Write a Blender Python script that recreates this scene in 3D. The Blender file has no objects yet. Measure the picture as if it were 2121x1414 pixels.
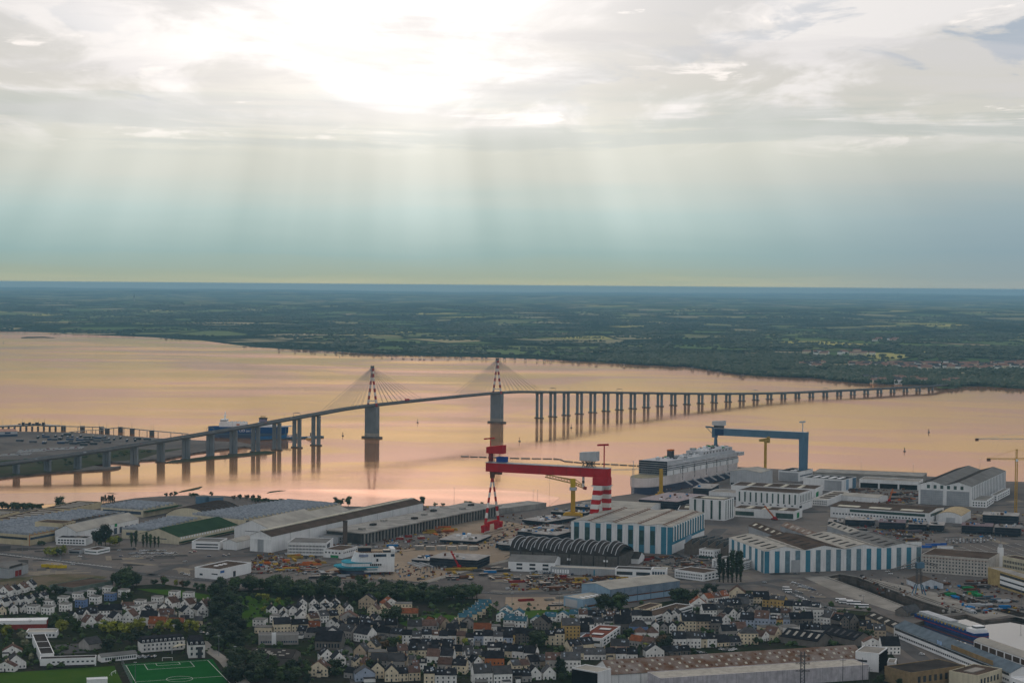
import bpy, math, random
from mathutils import Vector, Matrix, Euler
from mathutils.geometry import tessellate_polygon
rnd = random.Random(7)
R = math.radians
SC = bpy.context.scene
COL = SC.collection

# ------------------------------------------------------------------ camera
F, CW, CH, HC = 3823.0, 2121.0, 1414.0, 279.0          # focal length in photo pixels, photo size, height above the river
ROT = Euler((math.pi/2 - math.atan(116/F), 0, 0)).to_matrix() @ Matrix.Rotation(R(0.46), 3, 'Z')
cam = bpy.data.cameras.new('camera'); co = bpy.data.objects.new('camera', cam); COL.objects.link(co)
co.matrix_world = Matrix.Translation((0, 0, HC)) @ ROT.to_4x4()
cam.sensor_width = 36; cam.lens = 36*F/CW; cam.clip_start = 1; cam.clip_end = 200000
SC.camera = co
SC.view_settings.view_transform = 'Standard'; SC.view_settings.look = 'None'
SC.view_settings.exposure = 0.1; SC.view_settings.gamma = 1
SC.cycles.use_denoising = True
SC.cycles.max_bounces = 5; SC.cycles.diffuse_bounces = 2; SC.cycles.glossy_bounces = 3
SC.cycles.volume_bounces = 0; SC.cycles.transparent_max_bounces = 4
SC.cycles.use_adaptive_sampling = True; SC.cycles.adaptive_threshold = 0.02

# ------------------------------------------------------------------ world: veiled evening sky with the sun behind cloud
SUN_EL, SUN_AZ = R(25.0), R(-3.8)
sunv = Vector((math.sin(SUN_AZ)*math.cos(SUN_EL), math.cos(SUN_AZ)*math.cos(SUN_EL), math.sin(SUN_EL)))
class NG:                                               # a small expression writer for node trees
    def __init__(s, nt): s.nt = nt; s.n = nt.nodes; s.l = nt.links
    def put(s, sock, v):
        if isinstance(v, bpy.types.NodeSocket): s.l.new(v, sock)
        elif v is not None: sock.default_value = v
    def m(s, op, a, b=None, c=None, clamp=False):
        n = s.n.new('ShaderNodeMath'); n.operation = op; n.use_clamp = clamp
        for i, v in enumerate((a, b, c)): s.put(n.inputs[i], v)
        return n.outputs[0]
    def vm(s, op, a, b=None):
        n = s.n.new('ShaderNodeVectorMath'); n.operation = op
        s.put(n.inputs[0], a); s.put(n.inputs[1], b)
        return n.outputs['Value'] if op in ('DOT_PRODUCT', 'LENGTH', 'DISTANCE') else n.outputs[0]
    def xyz(s, x, y, z=0.0):
        n = s.n.new('ShaderNodeCombineXYZ')
        for i, v in enumerate((x, y, z)): s.put(n.inputs[i], v)
        return n.outputs[0]
    def sep(s, v):
        n = s.n.new('ShaderNodeSeparateXYZ'); s.put(n.inputs[0], v); return n.outputs
    def noise(s, vec, scale, detail=4, rough=0.55, dist=0.0):
        n = s.n.new('ShaderNodeTexNoise'); s.put(n.inputs['Vector'], vec)
        n.inputs['Scale'].default_value = scale; n.inputs['Detail'].default_value = detail
        n.inputs['Roughness'].default_value = rough; n.inputs['Distortion'].default_value = dist
        return n.outputs['Fac']
    def ss(s, v, a, b, lo=0.0, hi=1.0):
        n = s.n.new('ShaderNodeMapRange'); n.interpolation_type = 'SMOOTHSTEP'; s.put(n.inputs[0], v)
        for i, q in enumerate((a, b, lo, hi)): s.put(n.inputs[i+1], q)
        return n.outputs[0]
    def ramp(s, f, stops):
        n = s.n.new('ShaderNodeValToRGB'); s.put(n.inputs[0], f); e = n.color_ramp.elements
        while len(e) < len(stops): e.new(0.5)
        for i, (p, c) in enumerate(stops): e[i].position = p; e[i].color = (*c, 1)
        return n.outputs[0]
    def mix(s, f, a, b, mode='MIX'):
        n = s.n.new('ShaderNodeMix'); n.data_type = 'RGBA'; n.blend_type = mode; s.put(n.inputs[0], f)
        for i, v in ((6, a), (7, b)):
            s.put(n.inputs[i], (*v, 1) if isinstance(v, tuple) and len(v) == 3 else v)
        return n.outputs[2]

w = bpy.data.worlds.new('World'); SC.world = w; w.use_nodes = True
nt = w.node_tree; nt.nodes.clear(); g = NG(nt)
sky = nt.nodes.new('ShaderNodeTexSky'); sky.sky_type = 'NISHITA'; sky.sun_disc = False
sky.sun_elevation = SUN_EL; sky.sun_rotation = SUN_AZ; sky.altitude = 300; sky.air_density = 1.0; sky.dust_density = 2.0
D = nt.nodes.new('ShaderNodeTexCoord').outputs['Generated']
dx, dy, dz = g.sep(D)
el = g.m('ARCSINE', dz); az = g.m('ARCTAN2', dx, dy)
ang = g.m('ARCCOSINE', g.vm('DOT_PRODUCT', D, tuple(sunv)))            # angle from the hidden sun
pl = g.m('ADD', g.m('MAXIMUM', dz, 0.0), 0.05)                          # flat cloud sheet seen in perspective
cp = g.xyz(g.m('DIVIDE', dx, pl), g.m('MULTIPLY', g.m('DIVIDE', dy, pl), 0.42), 0)
wob = g.noise(cp, 1.1, 3, 0.5)
n1 = g.noise(cp, 1.5, 9, 0.58, 0.5)
n2 = g.noise(g.xyz(g.m('MULTIPLY', az, 5.0), g.m('MULTIPLY', el, 70.0), 3.3), 1.0, 7, 0.6, 0.4)    # long flat streaks
n3 = g.noise(g.xyz(g.m('MULTIPLY', az, 16.0), g.m('MULTIPLY', el, 60.0), 9.1), 1.0, 6, 0.62, 0.6)
elw = g.m('ADD', el, g.m('MULTIPLY', g.m('SUBTRACT', n2, 0.5), 0.016))
base = g.ramp(g.m('DIVIDE', elw, 0.5, clamp=True), [
    (0.0, (0.38, 0.41, 0.30)), (0.010, (0.26, 0.35, 0.30)), (0.035, (0.20, 0.355, 0.375)), (0.075, (0.29, 0.43, 0.44)),
    (0.115, (0.45, 0.49, 0.46)), (0.165, (0.54, 0.55, 0.50)), (0.21, (0.57, 0.56, 0.53)), (0.34, (0.59, 0.585, 0.60)),
    (0.6, (0.52, 0.53, 0.55)), (1.0, (0.34, 0.36, 0.40))])
dip = g.m('MULTIPLY', g.m('MINIMUM', g.m('SUBTRACT', el, R(6.7)), 0.0), 1/R(2.6))      # bright gap under the hidden sun, fading down
far_ = g.m('MULTIPLY', g.m('MAXIMUM', g.m('SUBTRACT', el, R(24.0)), 0.0), 1/R(16.0))
aw = g.m('DIVIDE', g.m('SUBTRACT', az, SUN_AZ), g.m('ADD', R(4.7), g.m('MULTIPLY', g.m('MAXIMUM', el, 0.0), 0.22)))
glow = g.m('EXPONENT', g.m('MULTIPLY', g.m('ADD', g.m('MULTIPLY', aw, aw), g.m('ADD', g.m('MULTIPLY', dip, dip), g.m('MULTIPLY', far_, far_))), -1.0))
wide = g.m('EXPONENT', g.m('MULTIPLY', g.m('POWER', g.m('DIVIDE', ang, R(30.0)), 2.0), -1.0))
above = g.ss(elw, R(3.9), R(5.4))                                     # the lower edge of the cloud sheet
cell = g.m('MULTIPLY', g.ss(n1, 0.46, 0.60), above)
lit = g.mix(g.m('MULTIPLY', cell, 0.95), base, g.mix(wide, (0.60, 0.61, 0.62), (0.90, 0.85, 0.83)))
# small bright cumulus rims and long flat bars
rim = g.m('MULTIPLY', g.m('MULTIPLY', g.ss(n3, 0.56, 0.64), g.ss(n2, 0.46, 0.56)), g.ss(el, R(3.8), R(5.2)))
lit = g.mix(g.m('MULTIPLY', rim, 0.8), lit, (0.95, 0.89, 0.85))
bar = g.m('MULTIPLY', g.ss(n2, 0.56, 0.44), g.m('MULTIPLY', g.ss(el, R(3.6), R(4.4)), g.ss(el, R(6.4), R(5.0))))
lit = g.mix(g.m('MULTIPLY', bar, 0.8), lit, (0.43, 0.47, 0.46))
blue_ = g.m('MULTIPLY', g.ss(g.noise(g.xyz(g.m('MULTIPLY', az, 9.0), g.m('MULTIPLY', el, 34.0), 5.7), 1.0, 6, 0.6, 0.5), 0.53, 0.62), g.ss(el, R(4.8), R(6.0)))
blue_ = g.m('MULTIPLY', blue_, g.ss(ang, R(17), R(24)))
lit = g.mix(g.m('MULTIPLY', blue_, 0.85), lit, (0.33, 0.40, 0.49))
# light shafts that fan out of the sun under the cloud edge
sx = g.m('SUBTRACT', az, SUN_AZ); sy = g.m('SUBTRACT', SUN_EL, el)
ray = g.noise(g.xyz(g.m('MULTIPLY', g.m('DIVIDE', sx, g.m('MAXIMUM', sy, 0.02)), 5.5), 0.5, 0.5), 1.0, 2.5, 0.5)
ray = g.m('MULTIPLY', g.m('MULTIPLY', g.ss(ray, 0.28, 0.72), g.ss(el, R(0.0), R(2.6))), g.ss(el, R(6.5), R(4.0)))
ray = g.m('MULTIPLY', ray, g.m('EXPONENT', g.m('MULTIPLY', g.m('POWER', g.m('DIVIDE', sx, R(12.5)), 2.0), -1.0)))
gl = g.m('MULTIPLY', g.m('MULTIPLY', glow, g.m('ADD', 0.08, g.m('MULTIPLY', above, 0.92))), g.m('ADD', 0.25, g.m('MULTIPLY', n1, 1.5)))
col = g.mix(1.0, lit, g.mix(1.0, (0.46, 0.42, 0.40), g.xyz(gl, gl, gl), 'MULTIPLY'), 'ADD')
veil = g.noise(g.xyz(g.m('ADD', g.m('MULTIPLY', az, 4.0), g.m('MULTIPLY', el, 6.0)), g.m('MULTIPLY', el, 42.0), 11.0), 1.0, 6, 0.62, 0.5)   # grey veils drawn across the bright gap
col = g.mix(g.m('MULTIPLY', g.m('MULTIPLY', g.ss(veil, 0.47, 0.64), above), 0.42), col, (0.60, 0.59, 0.61))
rr = g.m('MULTIPLY', ray, 0.24)
col = g.mix(1.0, col, g.mix(1.0, (1.0, 0.97, 0.92), g.xyz(rr, rr, rr), 'MULTIPLY'), 'ADD')
side = g.m('MULTIPLY', g.ss(az, R(3), R(16)), g.ss(el, R(5.0), R(1.5)))   # bluer away from the sun
col = g.mix(g.m('MULTIPLY', side, 0.6), col, (0.19, 0.28, 0.37))
cloudy = g.mix(1.0, col, (10.0, 10.0, 10.0), 'MULTIPLY')
final = g.mix(0.97, sky.outputs[0], cloudy)
bg = nt.nodes.new('ShaderNodeBackground'); bg.inputs[1].default_value = 0.1
nt.links.new(final, bg.inputs[0])
nt.links.new(bg.outputs[0], nt.nodes.new('ShaderNodeOutputWorld').inputs[0])

sl = bpy.data.lights.new('sun', 'SUN'); sl.energy = 0.8; sl.angle = R(12); sl.color = (1.0, 0.82, 0.64)
so = bpy.data.objects.new('sun', sl); COL.objects.link(so)
so.rotation_euler = (-sunv).to_track_quat('-Z', 'Y').to_euler()

# ------------------------------------------------------------------ from the photograph to the map
G = 4.0                                                 # quay and town level above the river
def at(x, y, z=G):                                     # the point of the level z that shows at a photo pixel
    d = ROT @ Vector(((x - CW/2)/F, -(y - CH/2)/F, -1)); t = (z - HC)/d.z
    return Vector((d.x*t, d.y*t, z))
def ppm(p): return F/(-(ROT.transposed() @ (Vector(p) - Vector((0, 0, HC)))).z)   # photo pixels per metre at a point
TI = {1: (0, 850, 3.928), 2: (520, 850, 3.928), 3: (1040, 850, 3.928), 4: (1581, 850, 3.928), 5: (0, 1134, 3.928),
      6: (520, 1134, 3.928), 7: (1040, 1134, 3.928), 8: (1581, 1134, 3.928), 'S': (1300, 860, 5.3025), 'R': (960, 890, 5.892),
      'A': (560, 720, 3.535), 'B': (1080, 740, 3.535), 'C': (1600, 580, 4.071), 'L': (0, 560, 3.03), 'M': (700, 560, 3.03), 'V': (380, 840, 6.628), 0: (0, 0, 1.0)}
def px(k, u, v): a, b, s = TI[k]; return a + u/s, b + v/s
def W(k, u, v, z=G): return at(*px(k, u, v), z)
def rise(k, u, v, top, z=G): return (v - top)/TI[k][2]/ppm(W(k, u, v, z))     # height in metres of a vertical seen from v up to top

# ------------------------------------------------------------------ materials
MATS = {}
def mat(name, c, rough=0.7, var=0.18, scale=0.25, spec=0.0, metal=0.0, streak=0.0, c2=None, bump=0.0, rand=0.0):
    if name in MATS: return MATS[name]
    m = bpy.data.materials.new(name); m.use_nodes = True; nt = m.node_tree; g = NG(nt)
    b = nt.nodes['Principled BSDF']; b.inputs['Roughness'].default_value = rough; b.inputs['Metallic'].default_value = metal
    b.inputs['Specular IOR Level'].default_value = spec
    P = nt.nodes.new('ShaderNodeNewGeometry').outputs['Position']
    n = g.noise(P, scale, 5, 0.6)
    hi = tuple(min(1, q*(1 + var)) for q in c); lo = c2 or tuple(q*(1 - var) for q in c)
    colr = g.mix(g.ss(n, 0.3, 0.7), lo, hi)
    if streak:                                          # rain streaks run down walls, patches wear on roofs
        x, y, z = g.sep(P)
        s = g.noise(g.xyz(g.m('MULTIPLY', x, 0.9), g.m('MULTIPLY', y, 0.9), g.m('MULTIPLY', z, 0.06)), 1.0, 4, 0.6)
        colr = g.mix(g.m('MULTIPLY', g.ss(s, 0.42, 0.75), streak), colr, tuple(q*0.45 for q in c))
    if rand:
        oi = nt.nodes.new('ShaderNodeObjectInfo').outputs['Random']
        h = nt.nodes.new('ShaderNodeHueSaturation'); g.put(h.inputs['Value'], g.m('ADD', 1 - rand, g.m('MULTIPLY', oi, 2*rand)))
        g.put(h.inputs['Color'], colr); colr = h.outputs[0]
    nt.links.new(colr, b.inputs['Base Color'])
    if bump:
        bn = nt.nodes.new('ShaderNodeBump'); bn.inputs['Strength'].default_value = bump; bn.inputs['Distance'].default_value = 0.3
        nt.links.new(g.noise(P, scale*6, 4), bn.inputs['Height']); nt.links.new(bn.outputs[0], b.inputs['Normal'])
    MATS[name] = m; return m
def V(*c): return tuple(c)
white = mat('white cladding', V(.74, .74, .73), .6, .08, .06, streak=.35)
whitep = mat('clean white paint', V(.80, .80, .79), .5, .05, .1, streak=.12)
cream = mat('cream render', V(.58, .52, .38), .8, .12, .1, streak=.3)
beige = mat('beige panels', V(.52, .44, .29), .75, .12, .08, streak=.3)
greyw = mat('grey cladding', V(.36, .37, .38), .65, .12, .08, streak=.3)
conc = mat('weathered concrete', V(.30, .285, .26), .85, .28, .07, streak=.45)
concl = mat('pale concrete', V(.27, .25, .22), .85, .2, .06, streak=.2)
concb = mat('bridge concrete', V(.155, .175, .19), .85, .15, .05, streak=.35)
darkroof = mat('dark felt roof', V(.050, .044, .040), .85, .3, .07)
brownroof = mat('brown sheet roof', V(.085, .062, .048), .8, .25, .06)
greyroof = mat('grey sheet roof', V(.17, .165, .155), .7, .2, .05, streak=.2)
lightroof = mat('pale sheet roof', V(.37, .345, .30), .65, .18, .05, streak=.2)
zincroof = mat('blue grey glazed roof', V(.46, .475, .49), .6, .2, .1, spec=.2)
greenroof = mat('dark green roof', V(.028, .055, .028), .7, .2, .05)
rustroof = mat('rusted sheet roof', V(.24, .20, .175), .85, .2, .09, c2=V(.15, .078, .042), streak=.3)
skyl = mat('translucent skylight sheet', V(.50, .47, .38), .5, .2, .1)
glass = mat('dark window glass', V(.035, .045, .055), .12, .3, .3, spec=.6)
gglass = mat('green window glass', V(.04, .075, .065), .2, .3, .2, spec=.5)
toothg = mat('dusty north light glass', V(.30, .32, .35), .5, .3, .3)
blueg = mat('blue window glass', V(.04, .065, .10), .2, .3, .2, spec=.5)
blue = mat('turquoise blue cladding', V(.055, .20, .28), .55, .12, .07, streak=.25)
navy = mat('navy hull paint', V(.012, .03, .075), .4, .2, .05, spec=.5)
pblue = mat('pale blue cladding', V(.25, .36, .46), .6, .12, .06, streak=.25)
black = mat('black opening', V(.012, .012, .012), .9, .2, .2)
dsteel = mat('dark bare steel', V(.045, .045, .05), .6, .4, .12, spec=.4)
dhull = mat('dark primer hull', V(.028, .034, .045), .6, .3, .1, streak=.2)
deckm = mat('pale primed deck', V(.34, .32, .30), .8, .25, .12)
red = mat('crane red', V(.42, .018, .022), .5, .12, .1, streak=.2)
redd = mat('dark red', V(.22, .03, .025), .6, .3, .1)
wcr = mat('crane white', V(.66, .64, .60), .5, .08, .1, streak=.2)
gblue = mat('crane grey blue', V(.095, .17, .24), .55, .12, .06, streak=.2)
yell = mat('crane yellow', V(.48, .29, .04), .55, .15, .1, streak=.2)
dyell = mat('worn yellow', V(.36, .24, .05), .7, .4, .3)
orng = mat('orange paint', V(.45, .13, .035), .6, .15, .1)
rust = mat('rust steel', V(.13, .06, .035), .85, .4, .2)
lgrey = mat('light grey paint', V(.45, .46, .47), .5, .1, .1)
mgreen = mat('green paint', V(.03, .22, .08), .6, .2, .2)
slate = mat('slate roof', V(.028, .028, .032), .6, .3, .35, rand=.35)
slate2 = mat('grey slate roof', V(.075, .073, .074), .65, .25, .35, rand=.3)
tileo = mat('orange clay tile', V(.22, .075, .035), .8, .25, .4, rand=.2)
tileb = mat('brown tile', V(.12, .075, .06), .8, .3, .4, rand=.2)
teal = mat('blue zinc house roof', V(.045, .115, .15), .5, .2, .3, rand=.15)
WALLM = {n: mat(n + ' house wall', c, .85, .12, .2, streak=.3, rand=.12) for n, c in {
    'white': (.79, .77, .73), 'cream': (.68, .58, .42), 'grey': (.34, .32, .30), 'ochre': (.50, .34, .13), 'pink': (.52, .35, .27),
    'pale blue': (.38, .43, .52), 'blue': (.16, .24, .42), 'stone': (.17, .155, .14), 'orange': (.42, .15, .06), 'tan': (.45, .36, .26)}.items()}
ROOFM = {'slate': slate, 'grey': slate2, 'orange tile': tileo, 'brown tile': tileb, 'teal': teal, 'flat grey': greyroof}
leafm = {n: mat(n + ' foliage', c, .8, .5, .5, spec=.2, rand=.3) for n, c in {
    'dark': (.029, .048, .018), 'mid': (.040, .068, .018), 'spring': (.20, .21, .025), 'conifer': (.018, .030, .015), 'blossom': (.20, .20, .12), 'russet': (.09, .055, .025)}.items()}
bark = mat('bark', V(.06, .05, .04), .9)

# ------------------------------------------------------------------ mesh and object helpers
class MB:
    def __init__(s): s.v = []; s.f = []; s.mi = []
    def add(s, vs, fs, mi=0):
        o = len(s.v); s.v += [tuple(p) for p in vs]; s.f += [tuple(i + o for i in q) for q in fs]; s.mi += [mi]*len(fs)
    def box(s, x0, y0, z0, x1, y1, z1, mi=0):
        s.add([(x, y, z) for z in (z0, z1) for y in (y0, y1) for x in (x0, x1)],
              [(0, 2, 3, 1), (4, 5, 7, 6), (0, 1, 5, 4), (2, 6, 7, 3), (0, 4, 6, 2), (1, 3, 7, 5)], mi); return s
    def prism(s, pts, z0, z1, mi=0, zt=None):
        n = len(pts); s.add([(p[0], p[1], z0) for p in pts] + [(p[0], p[1], zt[i] if zt else z1) for i, p in enumerate(pts)],
              [tuple(range(n))[::-1], tuple(range(n, 2*n))] + [(i, (i+1) % n, n + (i+1) % n, n + i) for i in range(n)], mi); return s
    def ext(s, prof, a, b, axis=0, mi=0, caps=True):     # a profile [(t, z)] drawn out along one axis
        f = (lambda q, t, z: (q, t, z)) if axis == 0 else (lambda q, t, z: (t, q, z))
        n = len(prof); s.add([f(a, *p) for p in prof] + [f(b, *p) for p in prof],
              [(i, (i+1) % n, n + (i+1) % n, n + i) for i in range(n)] + ([tuple(range(n))[::-1], tuple(range(n, 2*n))] if caps else []), mi); return s
    def tube(s, p, q, r, r2=None, n=6, mi=0):
        p = Vector(p); q = Vector(q); d = (q - p); r2 = r if r2 is None else r2
        a = d.orthogonal().normalized(); b = d.cross(a).normalized()
        ring = lambda c, k: [c + (a*math.cos(2*math.pi*i/n + .4) + b*math.sin(2*math.pi*i/n + .4))*k for i in range(n)]
        s.add(ring(p, r) + ring(q, r2), [(i, (i+1) % n, n + (i+1) % n, n + i) for i in range(n)] + [tuple(range(n))[::-1], tuple(range(n, 2*n))], mi); return s
    def beam(s, p, q, w, h, mi=0):                       # rectangular bar between two points
        p = Vector(p); q = Vector(q); d = (q - p).normalized(); up = Vector((0, 0, 1))
        a = d.cross(up); a = (a if a.length > .01 else Vector((1, 0, 0))).normalized()*w/2; b = a.cross(d).normalized()*h/2
        s.add([p - a - b, p + a - b, p + a + b, p - a + b, q - a - b, q + a - b, q + a + b, q - a + b],
              [(0, 1, 2, 3), (7, 6, 5, 4), (0, 4, 5, 1), (1, 5, 6, 2), (2, 6, 7, 3), (3, 7, 4, 0)], mi); return s
    def lattice(s, p, q, w, h, n, t=.35, mi=0):          # four chords with zigzag bracing
        p = Vector(p); q = Vector(q); d = (q - p).normalized(); a = d.cross(Vector((0, 0, 1)))
        a = (a if a.length > .05 else Vector((1, 0, 0))).normalized()*w/2; b = a.cross(d).normalized()*h/2
        c = [-a - b, a - b, a + b, -a + b]
        for e in c: s.beam(p + e, q + e, t, t, mi)
        for i in range(n):
            u0 = p + (q - p)*(i/n); u1 = p + (q - p)*((i + 1)/n)
            for j in range(4): s.beam(u0 + c[j], u1 + c[(j + 1) % 4], t*.6, t*.6, mi)
        return s
    def data(s, name, mats):
        me = bpy.data.meshes.new(name); me.from_pydata(s.v, [], s.f)
        for m in mats: me.materials.append(m)
        if len(mats) > 1: me.polygons.foreach_set('material_index', s.mi)
        return me
    def build(s, name, mats, parent=None, loc=None, rz=0.0, kind=None, label=None):
        if not isinstance(mats, (list, tuple)): mats = [mats]
        o = bpy.data.objects.new(name, s.data(name, mats)); COL.objects.link(o)
        if parent: o.parent = parent
        if loc is not None: o.location = loc
        o.rotation_euler.z = rz
        if kind: o['kind'] = kind
        if label: o['label'] = label
        return o
def tag(o, label=None, cat=None, group=None, kind=None):
    for k, v in (('label', label), ('category', cat), ('group', group), ('kind', kind)):
        if v: o[k] = v
    return o
LABELS = {}
def thing(name, label, cat, loc, rz=0.0, group=None):
    o = bpy.data.objects.new(name, None); COL.objects.link(o); o.location = loc; o.rotation_euler.z = rz
    o.empty_display_size = 1
    return tag(o, label, cat, group)
def copy_tree(o, parent=None):
    c = o.copy(); COL.objects.link(c); c.parent = parent
    for ch in KIDS.get(o.name, ()): copy_tree(ch, c)
    return c
KIDS = {}
ORD = ['first', 'second', 'third', 'fourth', 'fifth', 'sixth', 'seventh', 'eighth', 'ninth', 'tenth', 'eleventh', 'twelfth', 'thirteenth', 'fourteenth', 'fifteenth',
       'sixteenth', 'seventeenth', 'eighteenth', 'nineteenth', 'twentieth'] + ['%d%s' % (i, {1: 'st', 2: 'nd', 3: 'rd'}.get(i % 10, 'th')) for i in range(21, 190)]
def sheet(name, pts, z, m, kind='structure', holes=(), label=None, cat=None):
    """one flat ground sheet from world points, with holes"""
    loops = [[Vector((p[0], p[1], 0)) for p in q] for q in (pts, *holes)]
    tri = tessellate_polygon(loops); vs = [p for q in loops for p in q]
    mb = MB(); mb.add([(p.x, p.y, z) for p in vs], tri)
    o = mb.build(name, m); tag(o, label, cat, None, kind); return o
# ------------------------------------------------------------------ ground materials
def ground_mat(name, cols, scale, detail=6, extra=None, rough=.9):
    m = bpy.data.materials.new(name); m.use_nodes = True; nt = m.node_tree; g = NG(nt); b = nt.nodes['Principled BSDF']
    b.inputs['Roughness'].default_value = rough; b.inputs['Specular IOR Level'].default_value = 0
    P = nt.nodes.new('ShaderNodeNewGeometry').outputs['Position']
    n = g.noise(P, scale, detail, .62, .3); n2 = g.noise(P, scale*7, 5, .65)
    c = g.mix(g.ss(n, .35, .65), cols[0], cols[1])
    c = g.mix(g.m('MULTIPLY', g.ss(n2, .5, .75), .6), c, cols[2])
    if extra: c = extra(g, P, c)
    nt.links.new(c, b.inputs['Base Color']); return m
def yard_marks(g, P, c):                                # tyre tracks, patched concrete bays and oil stains of a working yard
    x, y, z = g.sep(P)
    t = g.noise(g.xyz(g.m('ADD', g.m('MULTIPLY', x, .35), g.m('MULTIPLY', y, .02)), g.m('ADD', g.m('MULTIPLY', y, .012), g.m('MULTIPLY', x, -.05)), 0), 1.0, 3)
    c = g.mix(g.m('MULTIPLY', g.ss(t, .52, .7), .35), c, (.09, .085, .08))
    v = g.nt.nodes.new('ShaderNodeTexVoronoi'); g.put(v.inputs['Vector'], P); v.inputs['Scale'].default_value = .016
    pick = g.sep(v.outputs['Color'])[0]
    c = g.mix(g.m('MULTIPLY', g.ss(pick, .55, .6), .35), c, (.19, .165, .14))
    return c
asphalt = ground_mat('yard asphalt', ((.115, .103, .096), (.175, .157, .142), (.066, .061, .057)), .010, extra=yard_marks)
roadm = ground_mat('road asphalt', ((.085, .083, .082), (.12, .116, .113), (.07, .07, .07)), .03)
sandm = ground_mat('pale gravel hardstanding', ((.27, .205, .145), (.33, .26, .19), (.17, .135, .105)), .02)
towng = ground_mat('town yards and gardens', ((.034, .031, .026), (.020, .030, .012), (.075, .067, .053)), .02)
grassm = ground_mat('park grass', ((.038, .085, .012), (.052, .10, .016), (.07, .095, .022)), .03)
pitchm = ground_mat('artificial turf', ((.012, .082, .019), (.015, .095, .023), (.010, .072, .017)), .05)
scrubm = ground_mat('waste ground', ((.15, .12, .085), (.06, .068, .03), (.22, .18, .13)), .02)
mudm = ground_mat('dock mud and stone', ((.045, .034, .026), (.07, .055, .042), (.03, .025, .02)), .03)
bankm = ground_mat('bank scrub', ((.045, .055, .025), (.075, .07, .045), (.03, .035, .02)), .02)

def water_mat(name, tint, tint2, c, r0, r1, bumpd, scale, body=.24):
    """silty water: a brown body under a sheen tinted by the silt"""
    m = bpy.data.materials.new(name); m.use_nodes = True; nt = m.node_tree; nt.nodes.clear(); g = NG(nt)
    P = nt.nodes.new('ShaderNodeNewGeometry').outputs['Position']; x, y, z = g.sep(P)
    calm = g.noise(g.xyz(g.m('MULTIPLY', x, .0009), g.m('MULTIPLY', y, .0026), 0), 1.0, 3, .5, .8)
    silt = g.noise(g.xyz(g.m('ADD', g.m('MULTIPLY', x, .0010), g.m('MULTIPLY', y, .0004)), g.m('MULTIPLY', y, .0014), 4), 1.0, 5, .52, 2.2)
    bn = nt.nodes.new('ShaderNodeBump'); bn.inputs['Strength'].default_value = 1.0; bn.inputs['Distance'].default_value = bumpd
    n1 = g.noise(g.xyz(g.m('MULTIPLY', x, .035), g.m('MULTIPLY', y, .05), 0), scale, 4, .6)
    n2 = g.noise(g.xyz(g.m('MULTIPLY', x, .006), g.m('MULTIPLY', y, .012), 7), scale, 3, .6)
    nt.links.new(g.m('ADD', n1, g.m('MULTIPLY', n2, .8)), bn.inputs['Height'])
    gs = nt.nodes.new('ShaderNodeBsdfGlossy'); df = nt.nodes.new('ShaderNodeBsdfDiffuse'); mx = nt.nodes.new('ShaderNodeMixShader'); mx.inputs[0].default_value = body
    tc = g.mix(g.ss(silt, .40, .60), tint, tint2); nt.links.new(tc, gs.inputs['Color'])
    nt.links.new(g.ss(calm, .36, .66, r0, r1), gs.inputs['Roughness']); nt.links.new(bn.outputs[0], gs.inputs['Normal'])
    df.inputs['Color'].default_value = (*c, 1)
    nt.links.new(gs.outputs[0], mx.inputs[1]); nt.links.new(df.outputs[0], mx.inputs[2]); nt.links.new(mx.outputs[0], nt.nodes.new('ShaderNodeOutputMaterial').inputs[0])
    return m
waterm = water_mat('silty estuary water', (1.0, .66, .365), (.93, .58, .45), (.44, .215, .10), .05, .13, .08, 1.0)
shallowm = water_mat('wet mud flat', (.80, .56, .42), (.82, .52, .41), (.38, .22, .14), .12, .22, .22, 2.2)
basinm = water_mat('dock basin water', (.62, .60, .57), (.60, .58, .55), (.09, .085, .08), .03, .06, .03, 1.0)

# ------------------------------------------------------------------ near land: docks are holes in it
shore = [px(0, *p) for p in [(-500, 1062), (0, 1053), (80, 1051), (140, 1052), (210, 1042), (280, 1031), (330, 1027), (400, 1025), (460, 1026), (520, 1030), (605, 1040), (690, 1047),
         (760, 1048.5), (880, 1047), (960, 1047), (1040, 1048), (1132, 1049), (1205, 1036), (1318, 1021)]]
shore += [px(0, *p) for p in [(1345, 1026), (1480, 1001), (1523, 985), (1506, 979), (1500, 965), (1580, 969), (1683, 975), (1770, 976), (1912, 985), (2080, 996), (2200, 1000), (2700, 1010)]]
outer = [at(*p) for p in shore] + [Vector((2400, 200, 0)), Vector((-2400, 200, 0))]
# the river starts at the near bank and runs out past the horizon
ns = sorted((math.atan2(p.x, p.y), p.xy.length) for p in outer[:-2])
def near_r(a): return min([r for b, r in ns if abs(b - a) < R(2.2)] or [min(ns, key=lambda e: abs(e[0] - a))[1]]) - 90
mb = MB(); vs = []; NA, NRR = 120, 80
for i in range(NRR + 1):
    for j in range(NA + 1):
        a = R(-60) + R(120)*j/NA; r0 = near_r(a); r = r0*(72000/r0)**(i/NRR); vs.append((r*math.sin(a), r*math.cos(a), 0.0))
mb.add(vs, [(i*(NA+1) + j, i*(NA+1) + j + 1, (i+1)*(NA+1) + j + 1, (i+1)*(NA+1) + j) for i in range(NRR) for j in range(NA)])
o = mb.build('river_water', waterm); o['kind'] = 'structure'; o.data.polygons.foreach_set('use_smooth', [True]*len(o.data.polygons))
dock1 = [W(8, *p) for p in [(500, 238), (620, 214), (770, 238), (1300, 436), (1652, 540), (1445, 560), (1150, 480), (820, 350)]]
dock2 = [W(8, *p) for p in [(1420, 372), (1510, 352), (1900, 470), (2250, 560), (2250, 610), (1990, 545), (1700, 470)]]
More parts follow.
